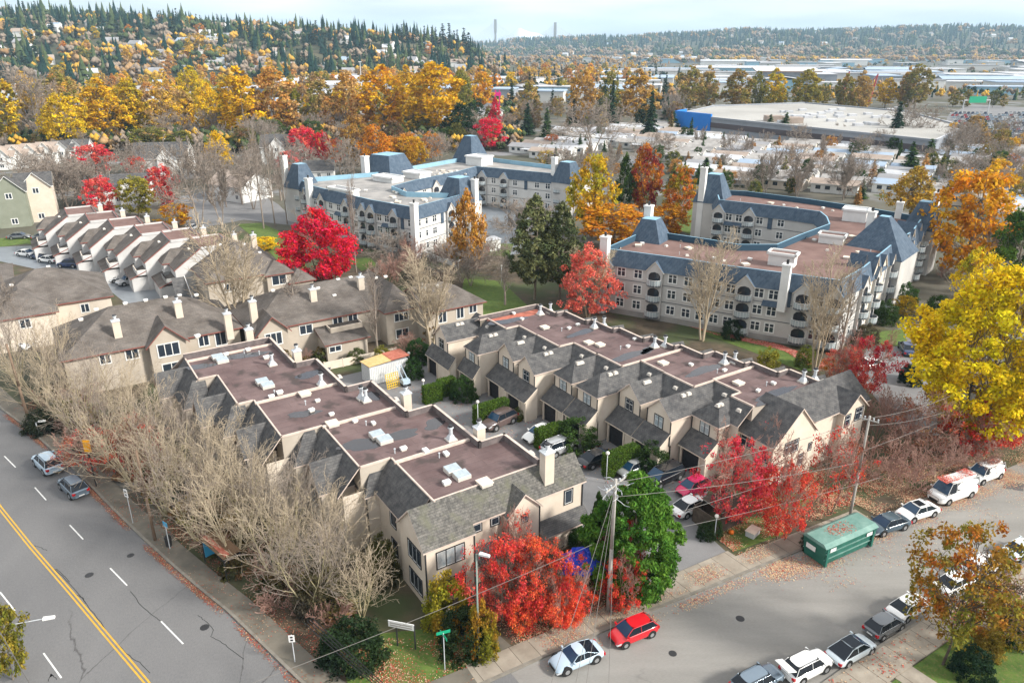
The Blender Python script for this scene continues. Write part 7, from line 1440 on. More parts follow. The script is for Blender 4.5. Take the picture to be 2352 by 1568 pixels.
# VANLEAF: leaves lying on the roofs of the vans and on the dumpster lid
def on_top(root, hx, hy, z, nm):
    R_ = root.rotation_euler[2]; c_, s_ = cos(R_), sin(R_); x0, y0, _ = root.location
    return [(x0+a*c_-b_*s_, y0+a*s_+b_*c_) for a, b_ in ((-hx, -hy), (hx, -hy), (hx, hy), (-hx, hy))]
for o in list(COL.objects):
    l_ = o.get('label', '')
    if l_.startswith('tall white van'): litter('fallen_leaves', 'red leaves lying on the roof of the tall white van', [(on_top(o, 2.1, .6, 0, 0), 2.40, 0, 0, 1)], 700, ['fl_red', 'fl_pink', 'fl_red'], 21, .06)
    if l_.startswith('small white van'): litter('fallen_leaves', 'red leaves lying on the roof of the small white van', [(on_top(o, 1.4, .5, 0, 0), 1.89, 0, 0, 1)], 260, ['fl_red', 'fl_pink'], 22, .06)
    if l_.startswith('long dark green'): litter('fallen_leaves', 'red leaves lying on the dumpster lid', [(on_top(o, 1.4, .6, 0, 0), 2.26, .15, 0, 1)], 330, ['fl_red', 'fl_brown', 'fl_pink'], 23, .05)
# ---------------------------------------------------------------- far hills
def ss(a, b, x): t = np.clip((x-a)/(b-a), 0, 1); return t*t*(3-2*t)
def zleft(x, y):
    r = np.interp(x, [-2200, -1300, -900, -700, -515, -330, -135, -85, -40, 20], [110, 98, 90, 80, 70, 58, 46, 30, 10, 0])
    foot = np.interp(x, [-900, -515, -135, 0], [560, 680, 900, 1000])
    return r*ss(foot, 1330, y)*(1-.25*ss(1500, 2300, y))+2.5*np.sin(x*.021)*np.sin(y*.017)*ss(foot, 1330, y)
def zright(x, y):
    r = np.interp(x, [-700, -250, 100, 400, 900, 1700, 3000, 5000], [18, 45, 62, 74, 88, 108, 122, 130]); k = np.interp(x, [-250, 900], [3400, 2600])
    return r*ss(k, k+1500, y)*(1+.07*np.sin(x*.006+1)+.04*np.sin(x*.017))
def hill(name, fn, x0, x1, y0, y1, nx_, ny_, m):
    X_, Y_ = np.meshgrid(np.linspace(x0, x1, nx_), np.linspace(y0, y1, ny_)); Z = fn(X_, Y_)-.6; V = np.stack([X_, Y_, Z], -1).reshape(-1, 3)
    i = np.arange((nx_-1)*(ny_-1)); a = (i//(nx_-1))*nx_+i % (nx_-1); o = link(bpy.data.objects.new(name, npmesh(name, V, np.stack([a, a+1, a+nx_+1, a+nx_], 1), m, smooth=True))); o['kind'] = 'structure'
hill('hill', zleft, -2200, 20, 540, 2400, 90, 60, 'hillside'); hill('hill', zright, -1200, 6000, 2500, 6500, 110, 40, 'hillside')
mx_, my_ = (1192-1176)/F*9500*1.0, 9500
def mz(x, y): d = abs(x-mx_)+.5*abs(y-my_); return max(0, 250-d*.40-18*abs(sin(d*.013)))+max(0, 110-abs(x-mx_-900)*.10)*(1 if abs(y-my_) < 400 else 0)
hill('mountain', np.vectorize(mz), mx_-1600, mx_+2600, my_-500, my_+700, 120, 12, 'snow')
# ---------------------------------------------------------------- merged woods (far-off woods that read as one mass)
def lowcone(r, tiers=3):
    V, Fc = [], []
    for t in range(tiers):
        z0, z1 = t/tiers*.85+.04, min(1, (t+1.7)/tiers*.9+.1); R = .20*(1-t/(tiers+.3))*r.uniform(.8, 1.25); k = 6; b = len(V)
        for i in range(k): a = 2*pi*(i+r.uniform(-.2, .2))/k; V.append((R*cos(a)*r.uniform(.55, 1.35), R*sin(a)*r.uniform(.55, 1.35), z0+r.uniform(-.05, .03)))
        V.append((0, 0, z1)); Fc += [(b+i, b+(i+1) % k, b+k) for i in range(k)]
    return np.array(V), np.array(Fc)
def lowblob(r):
    V, Fc = [], []
    for j in range(9):
        c = np.array([r.normal(0, .16), r.normal(0, .16), .5+r.uniform(-.22, .25)]); R = r.uniform(.14, .22); b = len(V)
        V += [tuple(c+np.array(q)*R) for q in ([1, 0, 0], [0, 1, 0], [-1, 0, 0], [0, -1, 0], [0, 0, 1.1], [0, 0, -1])]
        Fc += [(b, b+1, b+4), (b+1, b+2, b+4), (b+2, b+3, b+4), (b+3, b, b+4), (b+1, b, b+5), (b+2, b+1, b+5), (b+3, b+2, b+5), (b, b+3, b+5)]
    return np.array(V, float), np.array(Fc)
def woods(name, label, pts, hs, mats_, kinds, seed, tr=3):
    r = np.random.default_rng(seed); VV, FF, MM = [], [], []; n = 0
    pr = {'c': [lowcone(r, tr) for _ in range(6)], 'b': [lowblob(r) for _ in range(5)]}
    for (x, y, z), h, k, mi in zip(pts, hs, kinds, mats_[1]):
        V, Fc = pr[k][r.integers(0, len(pr[k]))]; a = r.uniform(0, 6.28); c, s = cos(a), sin(a); w_ = h*(r.uniform(.8, 1.15) if k == 'c' else r.uniform(.9, 1.3))
        VV.append(np.column_stack([x+w_*(V[:, 0]*c-V[:, 1]*s), y+w_*(V[:, 0]*s+V[:, 1]*c), z+h*V[:, 2]])); FF.append(Fc+n); n += len(V); MM.append(np.full(len(Fc), mi))
    o = link(bpy.data.objects.new(name, npmesh(name, np.concatenate(VV), np.concatenate(FF), mats_[0], np.concatenate(MM)))); tag(o, label, 'woods', kind='stuff')
for nme, c, c2 in (('wood_dark', (.006, .022, .019), (.014, .036, .026)), ('wood_green', (.045, .07, .03), (.08, .10, .04)), ('wood_rust', (.25, .15, .07), (.36, .23, .11)), ('wood_gold', (.42, .24, .04), (.55, .34, .05)), ('wood_bare', (.20, .16, .12), (.28, .22, .17)), ('wood_red', (.40, .05, .05), (.5, .1, .06))):
    mat(nme, c, .95, c2, .12, detail=3, spec=.05)
WM = ['wood_dark', 'wood_green', 'wood_rust', 'wood_gold', 'wood_bare', 'wood_red']
rw_ = np.random.default_rng(17)
def to_px(x, y, z): c, s = cos(PT), sin(PT); zz = y*c-(z-CH)*s; return 1176+F*x/zz, 784-F*(y*s+(z-CH)*c)/zz
# right hillside
n = 8500; x = rw_.uniform(-500, 4300, n); y = rw_.uniform(2550, 4900, n); z = zright(x, y); k = z > 2; x, y, z = x[k], y[k], z[k]
low = z < 18; kd = np.where(rw_.random(len(x)) < np.where(low, .12, .86), 'c', 'b'); mi = np.where(kd == 'c', rw_.choice([0, 0, 0, 0, 1], len(x)), rw_.choice([1, 2, 4, 4, 1], len(x)))
woods('woods', 'long wooded ridge of blue green conifers and rusty trees across the valley', np.stack([x, y, z], 1), rw_.uniform(20, 38, len(x)), (WM, mi), kd, 1)
n = 1500; x = rw_.uniform(-300, 3600, n); y = rw_.uniform(2000, 2750, n)+np.abs(x)*.02; woods('woods', 'belt of rusty bare riverside trees at the foot of the far ridge', np.stack([x, y, np.zeros(n)], 1), rw_.uniform(12, 21, n), (WM, rw_.choice([2, 2, 4, 4, 3, 1], n)), np.full(n, 'b'), 2)
# left hillside (the trees too many to count singly)
n = 5200; x = rw_.uniform(-1250, 0, n); y = rw_.uniform(620, 1900, n); z = zleft(x, y); px, py = to_px(x, y, z); k = (z > 1.5) & (px > -80) & ((y < 1250) | (rw_.random(n) < .5)); x, y, z = x[k], y[k], z[k]
patch = np.sin(x*.013+1)+np.sin(y*.017+x*.006); kd = np.where(rw_.random(len(x)) < np.where(patch > .2, .16, .66), 'c', 'b'); mi = np.where(kd == 'c', rw_.choice([0, 0, 1], len(x)), rw_.choice([2, 3, 4, 4, 1, 1], len(x)))
woods('woods', 'mixed evergreen and autumn woods covering the hillside at upper left', np.stack([x, y, z], 1), np.where(kd == 'c', rw_.uniform(12, 36, len(x))*rw_.uniform(.8, 1.1, len(x)), rw_.uniform(10, 21, len(x))), (WM, mi), kd, 3, 6)
n = 2600; px = rw_.uniform(-60, 1500, n); py = rw_.uniform(136, 215, n); pts = np.array([(*P(a, c), 0) for a, c in zip(px, py)]); 
k = zleft(pts[:, 0], pts[:, 1]) < 2; pts = pts[k]; n = len(pts); woods('woods', 'low autumn woods on the valley floor behind the golden trees', pts, rw_.uniform(6, 14, n), (WM, rw_.choice([2, 3, 4, 4, 1, 0, 2], n)), rw_.choice(['b', 'b', 'b', 'c'], n), 4)
n = 1700; px = rw_.uniform(-60, 1200, n); py = rw_.uniform(215, 352, n); pts = np.array([(*P(a, c), 0) for a, c in zip(px, py)]); woods('undergrowth', 'olive brush and young trees at the foot of the golden belt', pts, rw_.uniform(3.5, 9, n), (WM, rw_.choice([1, 1, 1, 4, 2, 3, 0], n)), np.full(n, 'b'), 5)
n = 1000; px = rw_.uniform(1400, 2450, n); py = rw_.uniform(126, 232, n); pts = np.array([(*P(a, c), 0) for a, c in zip(px, py)]); woods('woods', 'scattered small trees among the industrial roofs', pts, rw_.uniform(5, 11, n), (WM, rw_.choice([1, 0, 4, 2, 3], n)), rw_.choice(['b', 'b', 'c'], n), 6)
# ---------------------------------------------------------------- single trees of the belt and the hill
for (k, px, py, yt, wp, c1, c2, lb) in [
    ('mid_poplar0', 18, 335, 165, 85, GOLD, OLIVE, 'olive gold tree at the far left edge of the belt'), ('mid_leafy0', 160, 345, 213, 98, YEL, (.45, .30, .02), 'bright golden round tree above the pale gabled houses'), ('mid_bare1', 92, 330, 178, 80, None, None, 'bare brown tree left of the bright golden round tree'),
    ('mid_poplar1', 248, 325, 182, 92, (.58, .33, .012), GOLD, 'tall gold tree, left one of a pair right of the golden round tree'), ('mid_poplar2', 312, 318, 178, 72, (.38, .30, .02), GOLD, 'tall yellow olive tree, right one of a pair'),
    ('mid_poplar0', 150, 290, 160, 80, OLIVE, TAN, 'olive tree behind the bright golden round tree'), ('mid_poplar1', 385, 318, 190, 60, TAN, GOLD, 'tan half bare poplar right of the gold pair'), ('mid_poplar2', 430, 300, 205, 52, TAN, (.45, .3, .03), 'thin tan poplar in the middle left of the belt'),
    ('mid_poplar0', 446, 262, 150, 58, (.50, .40, .012), YEL, 'yellow green tree standing behind the belt'), ('mid_poplar0', 487, 312, 188, 55, GOLD, YEL, 'gold poplar left of the broad golden one'), ('mid_poplar1', 562, 322, 155, 98, (.66, .40, .012), GOLD, 'broad tall golden poplar in the left half of the belt'),
    ('mid_poplar2', 640, 318, 152, 92, (.58, .29, .05), TAN, 'broad orange tan poplar right of the broad golden one'), ('mid_poplar0', 672, 300, 185, 50, OLIVE, YG, 'yellow green tree at the right of the orange tan poplar'), ('mid_poplar1', 738, 300, 168, 62, TAN, OLIVE, 'tan poplar before the white house gap'),
    ('mid_poplar2', 800, 300, 160, 60, (.52, .28, .04), TAN, 'orange tan poplar left of the deep orange one'), ('mid_poplar0', 880, 315, 147, 105, (.68, .33, .012), GOLD, 'deep orange gold poplar left of the tallest golden tree'), ('mid_poplar1', 938, 290, 152, 58, (.55, .32, .015), GOLD, 'gold poplar just behind the deep orange one'),
    ('mid_poplar2', 1005, 320, 141, 118, (.72, .43, .012), (.55, .33, .012), 'tallest broad golden tree of the belt near the centre'), ('mid_poplar0', 1062, 285, 160, 48, (.22, .22, .03), OLIVE, 'green tree right of the tallest golden tree'), ('mid_poplar1', 1106, 265, 152, 52, (.66, .30, .03), GOLD, 'orange poplar above the crimson tree'),
    ('mid_poplar2', 1215, 290, 185, 52, OLIVE, TAN, 'olive tan poplar among the dark conifers'), ('mid_poplar0', 1335, 295, 160, 66, (.52, .29, .04), TAN, 'golden tan poplar above the broad bare tree'), ('mid_poplar1', 1462, 285, 160, 80, (.50, .29, .03), TAN, 'golden tan poplar right of the dark spire conifer'),
    ('mid_poplar2', 1400, 260, 165, 50, OLIVE, (.3, .25, .03), 'olive poplar between two golden tan ones'), ('mid_poplar0', 1582, 260, 150, 60, OLIVE, TAN, 'olive tan poplar, first of the row behind the big store'), ('mid_poplar1', 1622, 258, 152, 46, TAN, OLIVE, 'tan poplar, second of the row behind the big store'),
    ('mid_poplar2', 1690, 262, 158, 64, (.36, .22, .06), OLIVE, 'brown gold poplar, third of the row behind the big store'), ('mid_poplar0', 1732, 258, 162, 36, (.22, .2, .03), OLIVE, 'dark olive poplar, fourth of the row behind the big store'), ('mid_poplar1', 1772, 258, 158, 54, (.46, .40, .015), GOLD, 'yellow green poplar, fifth of the row behind the big store'),
    ('mid_poplar2', 1845, 262, 158, 64, (.40, .30, .03), OLIVE, 'gold olive poplar behind the left part of the store roof'), ('mid_poplar0', 1935, 262, 168, 44, (.30, .2, .04), OLIVE, 'brown olive poplar left of the first red mast'), ('mid_poplar1', 1970, 262, 164, 50, (.42, .27, .05), TAN, 'tan gold poplar between the red masts'),
    ('mid_poplar2', 2032, 248, 178, 42, (.50, .32, .02), GOLD, 'gold tree right of the second red mast'), ('mid_poplar0', 2100, 250, 146, 60, (.28, .20, .05), OLIVE, 'tall brown olive tree at the right end of the poplar row'), ('mid_poplar1', 2075, 248, 155, 34, (.45, .25, .03), TAN, 'orange brown poplar left of the last tall olive one'),
    ('mid_conifer0', 1404, 300, 185, 40, DGRN, (.03, .06, .03), 'dark spire conifer above the mobile homes'), ('mid_conifer1', 1492, 322, 208, 48, DGRN, (.03, .06, .03), 'broad dark spruce right of the dark spire'), ('mid_conifer0', 1317, 295, 225, 36, DGRN, GRN, 'dark conifer left of the broad bare tree'),
    ('mid_conifer1', 1212, 310, 235, 44, (.03, .06, .025), DGRN, 'dark conifer right of the crimson tree'), ('mid_leafy1', 1060, 335, 238, 78, (.025, .05, .02), DGRN, 'large dark evergreen left of the round vivid maple'), ('mid_conifer0', 1090, 300, 218, 26, DGRN, GRN, 'narrow dark conifer behind the large dark evergreen'),
    ('mid_conifer1', 1256, 315, 245, 34, (.03, .06, .025), GRN, 'green conifer left of the mobile homes'), ('mid_conifer0', 1545, 300, 255, 40, (.03, .07, .03), GRN, 'green conifer at the blue corner of the store'), ('mid_conifer1', 1765, 318, 262, 40, (.035, .07, .025), GRN, 'green conifer before the store wall, left one'),
    ('mid_conifer0', 1800, 322, 258, 48, (.04, .08, .03), GRN, 'green conifer before the store wall, right one'), ('mid_conifer1', 2052, 335, 232, 52, (.02, .045, .03), DGRN, 'large dark conifer left of the round bare tree before the store'), ('mid_conifer0', 2085, 405, 325, 56, (.02, .06, .03), GRN, 'dark green conifer among the mobile homes at right'),
    ('mid_conifer1', 2130, 380, 318, 50, (.04, .09, .03), GRN, 'bright green conifer right of the dark one among the homes'), ('mid_conifer0', 2268, 415, 352, 56, (.03, .07, .03), DGRN, 'dark green conifer near the right edge among the homes'), ('mid_conifer1', 2195, 340, 280, 40, (.02, .05, .03), DGRN, 'dark conifer before the store parking lot'),
    ('mid_conifer0', 1618, 420, 362, 60, (.02, .06, .035), GRN, 'blue green conifer right of the orange and green tree'), ('mid_conifer1', 1655, 400, 355, 50, (.03, .07, .02), GRN, 'green conifer hedge beside the mobile homes'), ('mid_conifer0', 1585, 330, 270, 26, DGRN, GRN, 'thin dark conifer in front of the store wall'),
    ('mid_leafy2', 560, 345, 305, 60, (.10, .12, .03), OLIVE, 'olive bushy tree below the broad golden poplar'), ('mid_leafy2', 350, 350, 292, 90, (.14, .14, .04), OLIVE, 'wide olive tree behind the green gabled house'), ('mid_leafy0', 420, 345, 300, 70, (.10, .11, .03), OLIVE, 'dark olive tree right of the wide olive one'),
    ('mid_leafy2', 620, 330, 270, 70, (.09, .12, .025), GRN, 'green tree at the foot of the orange tan poplar'), ('mid_leafy0', 740, 345, 300, 60, (.08, .08, .03), OLIVE, 'dark olive tree above the pink maples'), ('mid_leafy1', 800, 345, 290, 50, (.13, .10, .06), BRN, 'brown tree left of the tan orange one'), ('mid_leafy0', 905, 345, 275, 60, (.10, .085, .05), BRN, 'dull brown tree below the gold poplars'),
    ('mid_leafy2', 200, 335, 300, 90, (.07, .09, .03), OLIVE, 'dark green brush tree right of the pale gabled houses'), ('mid_conifer0', 335, 352, 318, 20, DGRN, GRN, 'small dark conifer beside the green gabled house'),
]:
    tpx(k, px, py, yt, wp, c1, c2, lb, name='conifer_tree' if 'conifer' in k else 'bare_tree' if 'bare' in k else 'poplar_tree' if 'poplar' in k else 'tree')
def scatter(n, box, kinds, cols, hr, wr_, label, group, name='tree', seed=0, zf=None, mind=0):
    r = random.Random(seed); k = 0; tries = 0; got = []
    while k < n and tries < n*60:
        tries += 1; px = r.uniform(box[0], box[1]); py = r.uniform(box[2], box[3]); x, y = P(px, py); z = 0
        if mind and any(abs(px-a)+2*abs(py-c) < mind for a, c in got): continue
        if zf is None and zleft(x, y) > 2 and y > 540: continue
        got.append((px, py)); h = r.uniform(*hr); c1, c2 = r.choice(cols); s = r.uniform(.8, 1.2); tree(r.choice(kinds), x, y, h, h*r.uniform(*wr_), tuple(q*s for q in c1), tuple(q*s for q in c2), label, name=name, group=group, z=z); k += 1
PK = ['mid_poplar0', 'mid_poplar1', 'mid_poplar2', 'far_leafy0', 'far_leafy1', 'far_leafy2']; FK_ = ['far_leafy0', 'far_leafy1', 'far_leafy2']; FC = ['far_conifer0', 'far_conifer1', 'far_conifer2']
AUT = [((.55, .32, .02), GOLD), (GOLD, OLIVE), (TAN, GOLD), ((.55, .25, .04), TAN), (OLIVE, (.3, .24, .03)), (TAN, BRN)]
scatter(105, (-40, 1100, 232, 318), PK, AUT, (13, 21), (.45, .65), 'autumn poplar in the crowded golden belt beyond the houses', 'autumn poplars of the golden belt', 'poplar_tree', 1, mind=16)
scatter(80, (-40, 1150, 270, 350), ['mid_bare0', 'mid_bare1', 'mid_leafy0', 'mid_leafy2'], [((.13, .15, .035), OLIVE), ((.15, .15, .05), BRN), ((.07, .10, .03), GRN), ((.17, .17, .04), OLIVE)], (7, 12), (.7, .95), 'olive or leafless tree filling the foot of the golden belt', 'small trees at the foot of the golden belt', 'brush_tree', 2, mind=20)
scatter(150, (-40, 1450, 152, 226), FK_, AUT+[((.62, .30, .03), ORG)], (13, 20), (.5, .75), 'small orange and tan tree on the valley floor behind the golden belt', 'far autumn trees on the valley floor', 'autumn_tree', 3, mind=10)
scatter(60, (1100, 1560, 172, 262), FC, [(DGRN, (.03, .06, .03)), ((.03, .05, .025), DGRN)], (13, 22), (.3, .42), 'dark conifer on the valley floor near the centre', 'conifers on the valley floor', 'conifer_tree', 4, mind=12)
scatter(40, (1080, 1560, 250, 312), ['mid_leafy0', 'mid_leafy2', 'mid_bare1', 'mid_poplar1', 'mid_conifer0', 'mid_conifer1'], [((.09, .10, .035), OLIVE), ((.035, .06, .025), DGRN), ((.18, .14, .06), BRN), (TAN, OLIVE)], (8, 14), (.5, .75), 'mixed dull green or brown tree between the belt and the mobile homes', 'mixed trees above the mobile homes', 'tree', 5, mind=14)
scatter(26, (1560, 2352, 228, 250), ['far_leafy0', 'far_leafy2', 'mid_poplar2'], [(OLIVE, TAN), ((.30, .22, .05), OLIVE), ((.12, .13, .05), OLIVE)], (9, 15), (.5, .8), 'olive brown tree in the line behind the big store', 'olive trees behind the big store', 'tree', 6, mind=14)
scatter(44, (1240, 2360, 318, 470), ['mid_bare0', 'mid_bare1', 'mid_bare1'], [(BRN, BRN)], (6, 11), (.6, .85), 'small leafless tree between the mobile homes', 'leafless trees among the mobile homes', 'bare_tree', 7, mind=26)
scatter(120, (1200, 2360, 312, 470), ['mid_conifer0', 'mid_conifer1', 'mid_leafy2'], [((.035, .07, .025), GRN), ((.05, .09, .03), GRN), ((.05, .08, .03), OLIVE), ((.45, .2, .05), TAN)], (4, 8), (.5, .7), 'small green or brown tree between the mobile homes', 'small trees among the mobile homes', 'small_tree', 8, mind=14)
scatter(26, (2180, 2360, 320, 480), ['mid_bare1', 'mid_leafy0', 'mid_leafy2'], [((.55, .28, .03), GOLD), ((.40, .25, .06), TAN), (OLIVE, TAN)], (7, 13), (.6, .8), 'golden or leafless tree at the right side of the mobile homes', 'autumn trees right of the mobile homes', 'tree', 9, mind=24)
scatter(22, (400, 700, 385, 500), ['mid_bare0', 'mid_bare1', 'bare_tall0'], [(BRN, BRN)], (8, 13), (.5, .7), 'leafless tree in the grove left of the middle apartments', 'leafless grove left of the middle apartments', 'bare_tree', 10, mind=24)
scatter(22, (80, 330, 400, 478), ['mid_bare0', 'mid_bare1'], [(BRN, BRN)], (7, 11), (.6, .9), 'leafless brown tree in the grove above the stepped row', 'leafless grove above the stepped row', 'bare_tree', 11, mind=24)
scatter(16, (790, 1020, 350, 385), ['mid_bare1', 'mid_leafy0', 'mid_leafy2'], [((.5, .25, .05), ORG), (TAN, BRN), ((.6, .3, .03), GOLD)], (7, 11), (.6, .8), 'orange or tan tree right behind the middle apartments', 'orange trees behind the middle apartments', 'tree', 12, mind=18)
scatter(20, (880, 1150, 590, 660), ['mid_bare1', 'shrub_bare', 'bare_spread1'], [(BRN, BRN)], (3, 6), (.8, 1.1), 'low leafless shrub on the slope below the middle apartments', 'leafless shrubs below the middle apartments', 'bare_shrub', 13, mind=18)
scatter(16, (480, 1000, 790, 845), ['shrub_bare', 'bush_far', 'bare_spread1'], [((.08, .10, .03), BRN), ((.16, .13, .05), BRN)], (1.5, 3.5), (.9, 1.4), 'low garden shrub in front of the brown roofed rows', 'garden shrubs before the brown roofed rows', 'shrub', 14, mind=20)
scatter(14, (2060, 2352, 560, 760), ['bush_far', 'shrub_bare', 'mid_leafy2'], [((.06, .09, .02), GRN), ((.35, .25, .03), GOLD), (BRN, BRN)], (2, 5), (.8, 1.1), 'shrub on the bank between the east front and the right edge', 'shrubs on the bank at right', 'shrub', 15, mind=26)
# hill trees near enough to be told apart: tall crowns along the skyline and the slope
r7 = random.Random(5); cnt = 0
sky_c = [(2, 20), (30, 8), (55, 30), (62, 2), (88, 0), (84, 8), (95, 22), (130, 25), (160, 16), (172, 30), (212, 12), (222, 28), (240, 30), (262, 20), (275, 16), (284, 18), (292, 24), (310, 30), (322, 32), (345, 30), (368, 22), (376, 30), (400, 34), (410, 38), (425, 44), (446, 48), (460, 32), (475, 38), (500, 30), (515, 38), (535, 48), (552, 38), (567, 44), (590, 50), (602, 56), (620, 60)]
for (pxx, ytop) in sky_c+[(650+i*13+r7.uniform(-4, 4), 58+r7.uniform(-8, 12)) for i in range(34)]:
    y = 1290+r7.uniform(-30, 60); x = (pxx-1176)/F*(y*cos(PT)+(CH-80)*sin(PT)); z = float(zleft(x, y)); h = max(13, min(44, hpx(x, y, ytop)-z)); c = r7.uniform(.8, 1.2)
    tree(r7.choice(FC), x, y, h, h*r7.uniform(.34, .46), (.010*c, .030*c, .024*c), (.018, .038, .024), 'tall dark conifer standing on the skyline of the left hill', name='conifer_tree', group='conifers on the skyline of the left hill', z=z-1)
for i in range(230):
    y = r7.uniform(640, 1260); x = r7.uniform(-.56, -.03)*y*1.25; z = float(zleft(x, y))
    if z < 3: continue
    h = r7.uniform(19, 33); con = sin(x*.013+1)+sin(y*.017+x*.006) < .15+r7.uniform(-.5, .5); c = r7.uniform(.5, 1.0)
    if con: tree(r7.choice(FC), x, y, h, h*r7.uniform(.32, .45), (.02*c, .05*c, .03*c), (.035, .06, .03), 'dark conifer on the slope of the left hill', name='conifer_tree', group='conifers on the slope of the left hill', z=z-1)
    else: c1, c2 = r7.choice(AUT+[((.6, .28, .04), ORG)]); tree(r7.choice(FK_), x, y, h*.65, h*.5, c1, c2, 'orange or tan broadleaf tree on the slope of the left hill', name='broadleaf_tree', group='autumn trees on the slope of the left hill', z=z-1)
# ---------------------------------------------------------------- small houses on the hill and valley floor
def mini(wd, dp, ze, zr, wallm, roofm):
    b = MB(); b.prism([(-wd/2, -dp/2), (wd/2, -dp/2), (wd/2, dp/2), (-wd/2, dp/2)], 0, ze, 0, top=False)
    for s in (-1, 1): b.poly([(s*wd/2, -dp/2, ze), (s*wd/2, dp/2, ze), (s*wd/2, 0, zr)], 0)
    k = MB(); k.slab([(-wd/2-.4, -dp/2-.5, ze-.1), (wd/2+.4, -dp/2-.5, ze-.1), (wd/2+.4, 0, zr+.1), (-wd/2-.4, 0, zr+.1)], .2, 0, 1); k.slab([(-wd/2-.4, dp/2+.5, ze-.1), (-wd/2-.4, 0, zr+.1), (wd/2+.4, 0, zr+.1), (wd/2+.4, dp/2+.5, ze-.1)], .2, 0, 1)
    return b.mesh('wall', wallm), k.mesh('roof', [roofm, 'white_trim'])
HM = [mini(11, 9, 5, 8, w_, r_) for w_, r_ in (('white_wall', 'roof_grey'), ('white_wall', 'roof_blue'), ('cream', 'roof_grey'), ('white_wall', 'roof_tan'), ('wall_pale', 'roof_white'))]
def put(meshes, name, label, cat, x, y, z, a, group, s=1):
    root = thing(name, label, cat, (x, y, z), a, group); root.scale = (s, s, s)
    for n, me in zip(('wall', 'roof', 'window'), meshes): link(bpy.data.objects.new(n, me), root)
    return root
r6 = random.Random(8)
for i in range(120):
    y = r6.uniform(700, 1330); x = r6.uniform(-.56, -.03)*y*1.25; z = float(zleft(x, y))
    if z < 6: continue
    put(r6.choice(HM), 'house', 'small pale house among the trees of the left hill', 'house', x, y, z-.5, r6.uniform(-.6, .6), 'houses on the left hill', 1.35)
for i in range(70):
    px, py = r6.uniform(-30, 1150), r6.uniform(195, 300); x, y = P(px, py)
    if zleft(x, y) > 2 and y > 560: continue
    put(r6.choice(HM), 'house', 'pale house glimpsed between the trunks of the golden belt', 'house', x, y, 0, r6.choice((.3, .5, 1.9)), 'houses behind the golden belt', 1.2)
for i in range(34):
    x, y = r6.uniform(200, 3200), 0; y = r6.uniform(2750, 3700); z = float(zright(x, y))
    put(r6.choice(HM), 'house', 'tiny pale house on the far wooded ridge', 'house', x, y, z+6, r6.uniform(-.5, .5), 'houses on the far ridge', 1.7)
# ---------------------------------------------------------------- mobile homes
def inpoly(px, py, q):
    c = False; j = len(q)-1
    for i in range(len(q)):
        if (q[i][1] > py) != (q[j][1] > py) and px < (q[j][0]-q[i][0])*(py-q[i][1])/(q[j][1]-q[i][1])+q[i][0]: c = not c
        j = i
    return c
def mobile(wallm, roofm, wd=13, dp=6.2):
    w1, r1 = mini(wd, dp, 2.9, 3.9, wallm, roofm); b = MB()
    return w1, r1
MM_ = [(mobile(w_, r_), n) for w_, r_, n in (('white_wall', 'roof_white', 'white'), ('white_wall', 'roof_grey', 'grey'), ('cream', 'roof_home', 'beige'), ('white_wall', 'roof_tan', 'brown'), ('wall_pale', 'roof_home', 'beige'), ('white_wall', 'roof_blue', 'blue grey'))]
MW = _m(lambda b: b.box(-.7, .7, -.05, .02, 1.1, 2.2, bot=True), 'window', ['glass'])
CP = _m(lambda b: (b.box(-2.2, 2.2, -2.6, 2.6, 2.3, 2.45, bot=True), b.tube((-2, 2.4, 0), (-2, 2.4, 2.3), .06), b.tube((2, 2.4, 0), (2, 2.4, 2.3), .06)), 'carport', ['roof_white'])
QP = [(1170, 348), (1330, 302), (1545, 296), (1700, 335), (2180, 350), (2370, 352), (2370, 530), (2250, 500), (2150, 440), (2040, 455), (1640, 425), (1590, 400), (1480, 345), (1410, 345), (1300, 378), (1230, 365)]
ma = radians(-32); rows = 0; names = {}
for i in range(-26, 30):
    j0 = 0
    for j in range(-40, 40):
        gx = 105+(i*15.8)*cos(ma)-(j*9.4)*sin(ma); gy = 265+(i*15.8)*sin(ma)+(j*9.4)*cos(ma); gx += r6.uniform(-.8, .8); gy += r6.uniform(-.8, .8)
        if gy < 60: continue
        px, py = to_px(gx, gy, 0)
        if not inpoly(px, py, QP) or r6.random() < .06: continue
        (ms_, cn) = r6.choice(MM_); key = (i, cn); names[key] = names.get(key, 0)+1; j0 += 1
        o = put(ms_, 'mobile_home', '%s roofed mobile home, %s in line %d of the home park' % (cn, ords[min(j0-1, 19)], i+27), 'mobile home', gx, gy, 0, ma+r6.uniform(-.06, .06), 'mobile homes', 1)
        for k in (-4.5, -1.8, 1.5, 4.4): small_part(o, 'window', MW, k, -3.1, 0)
        small_part(o, 'window', MW, -6.5, .3, 0, -pi/2)
        if r6.random() < .5: c = link(bpy.data.objects.new('carport', CP), o); c.location = (3.5, -5.3, 0)
sheet('park_ground', [P(*q) for q in QP], .01, 'park_ground')
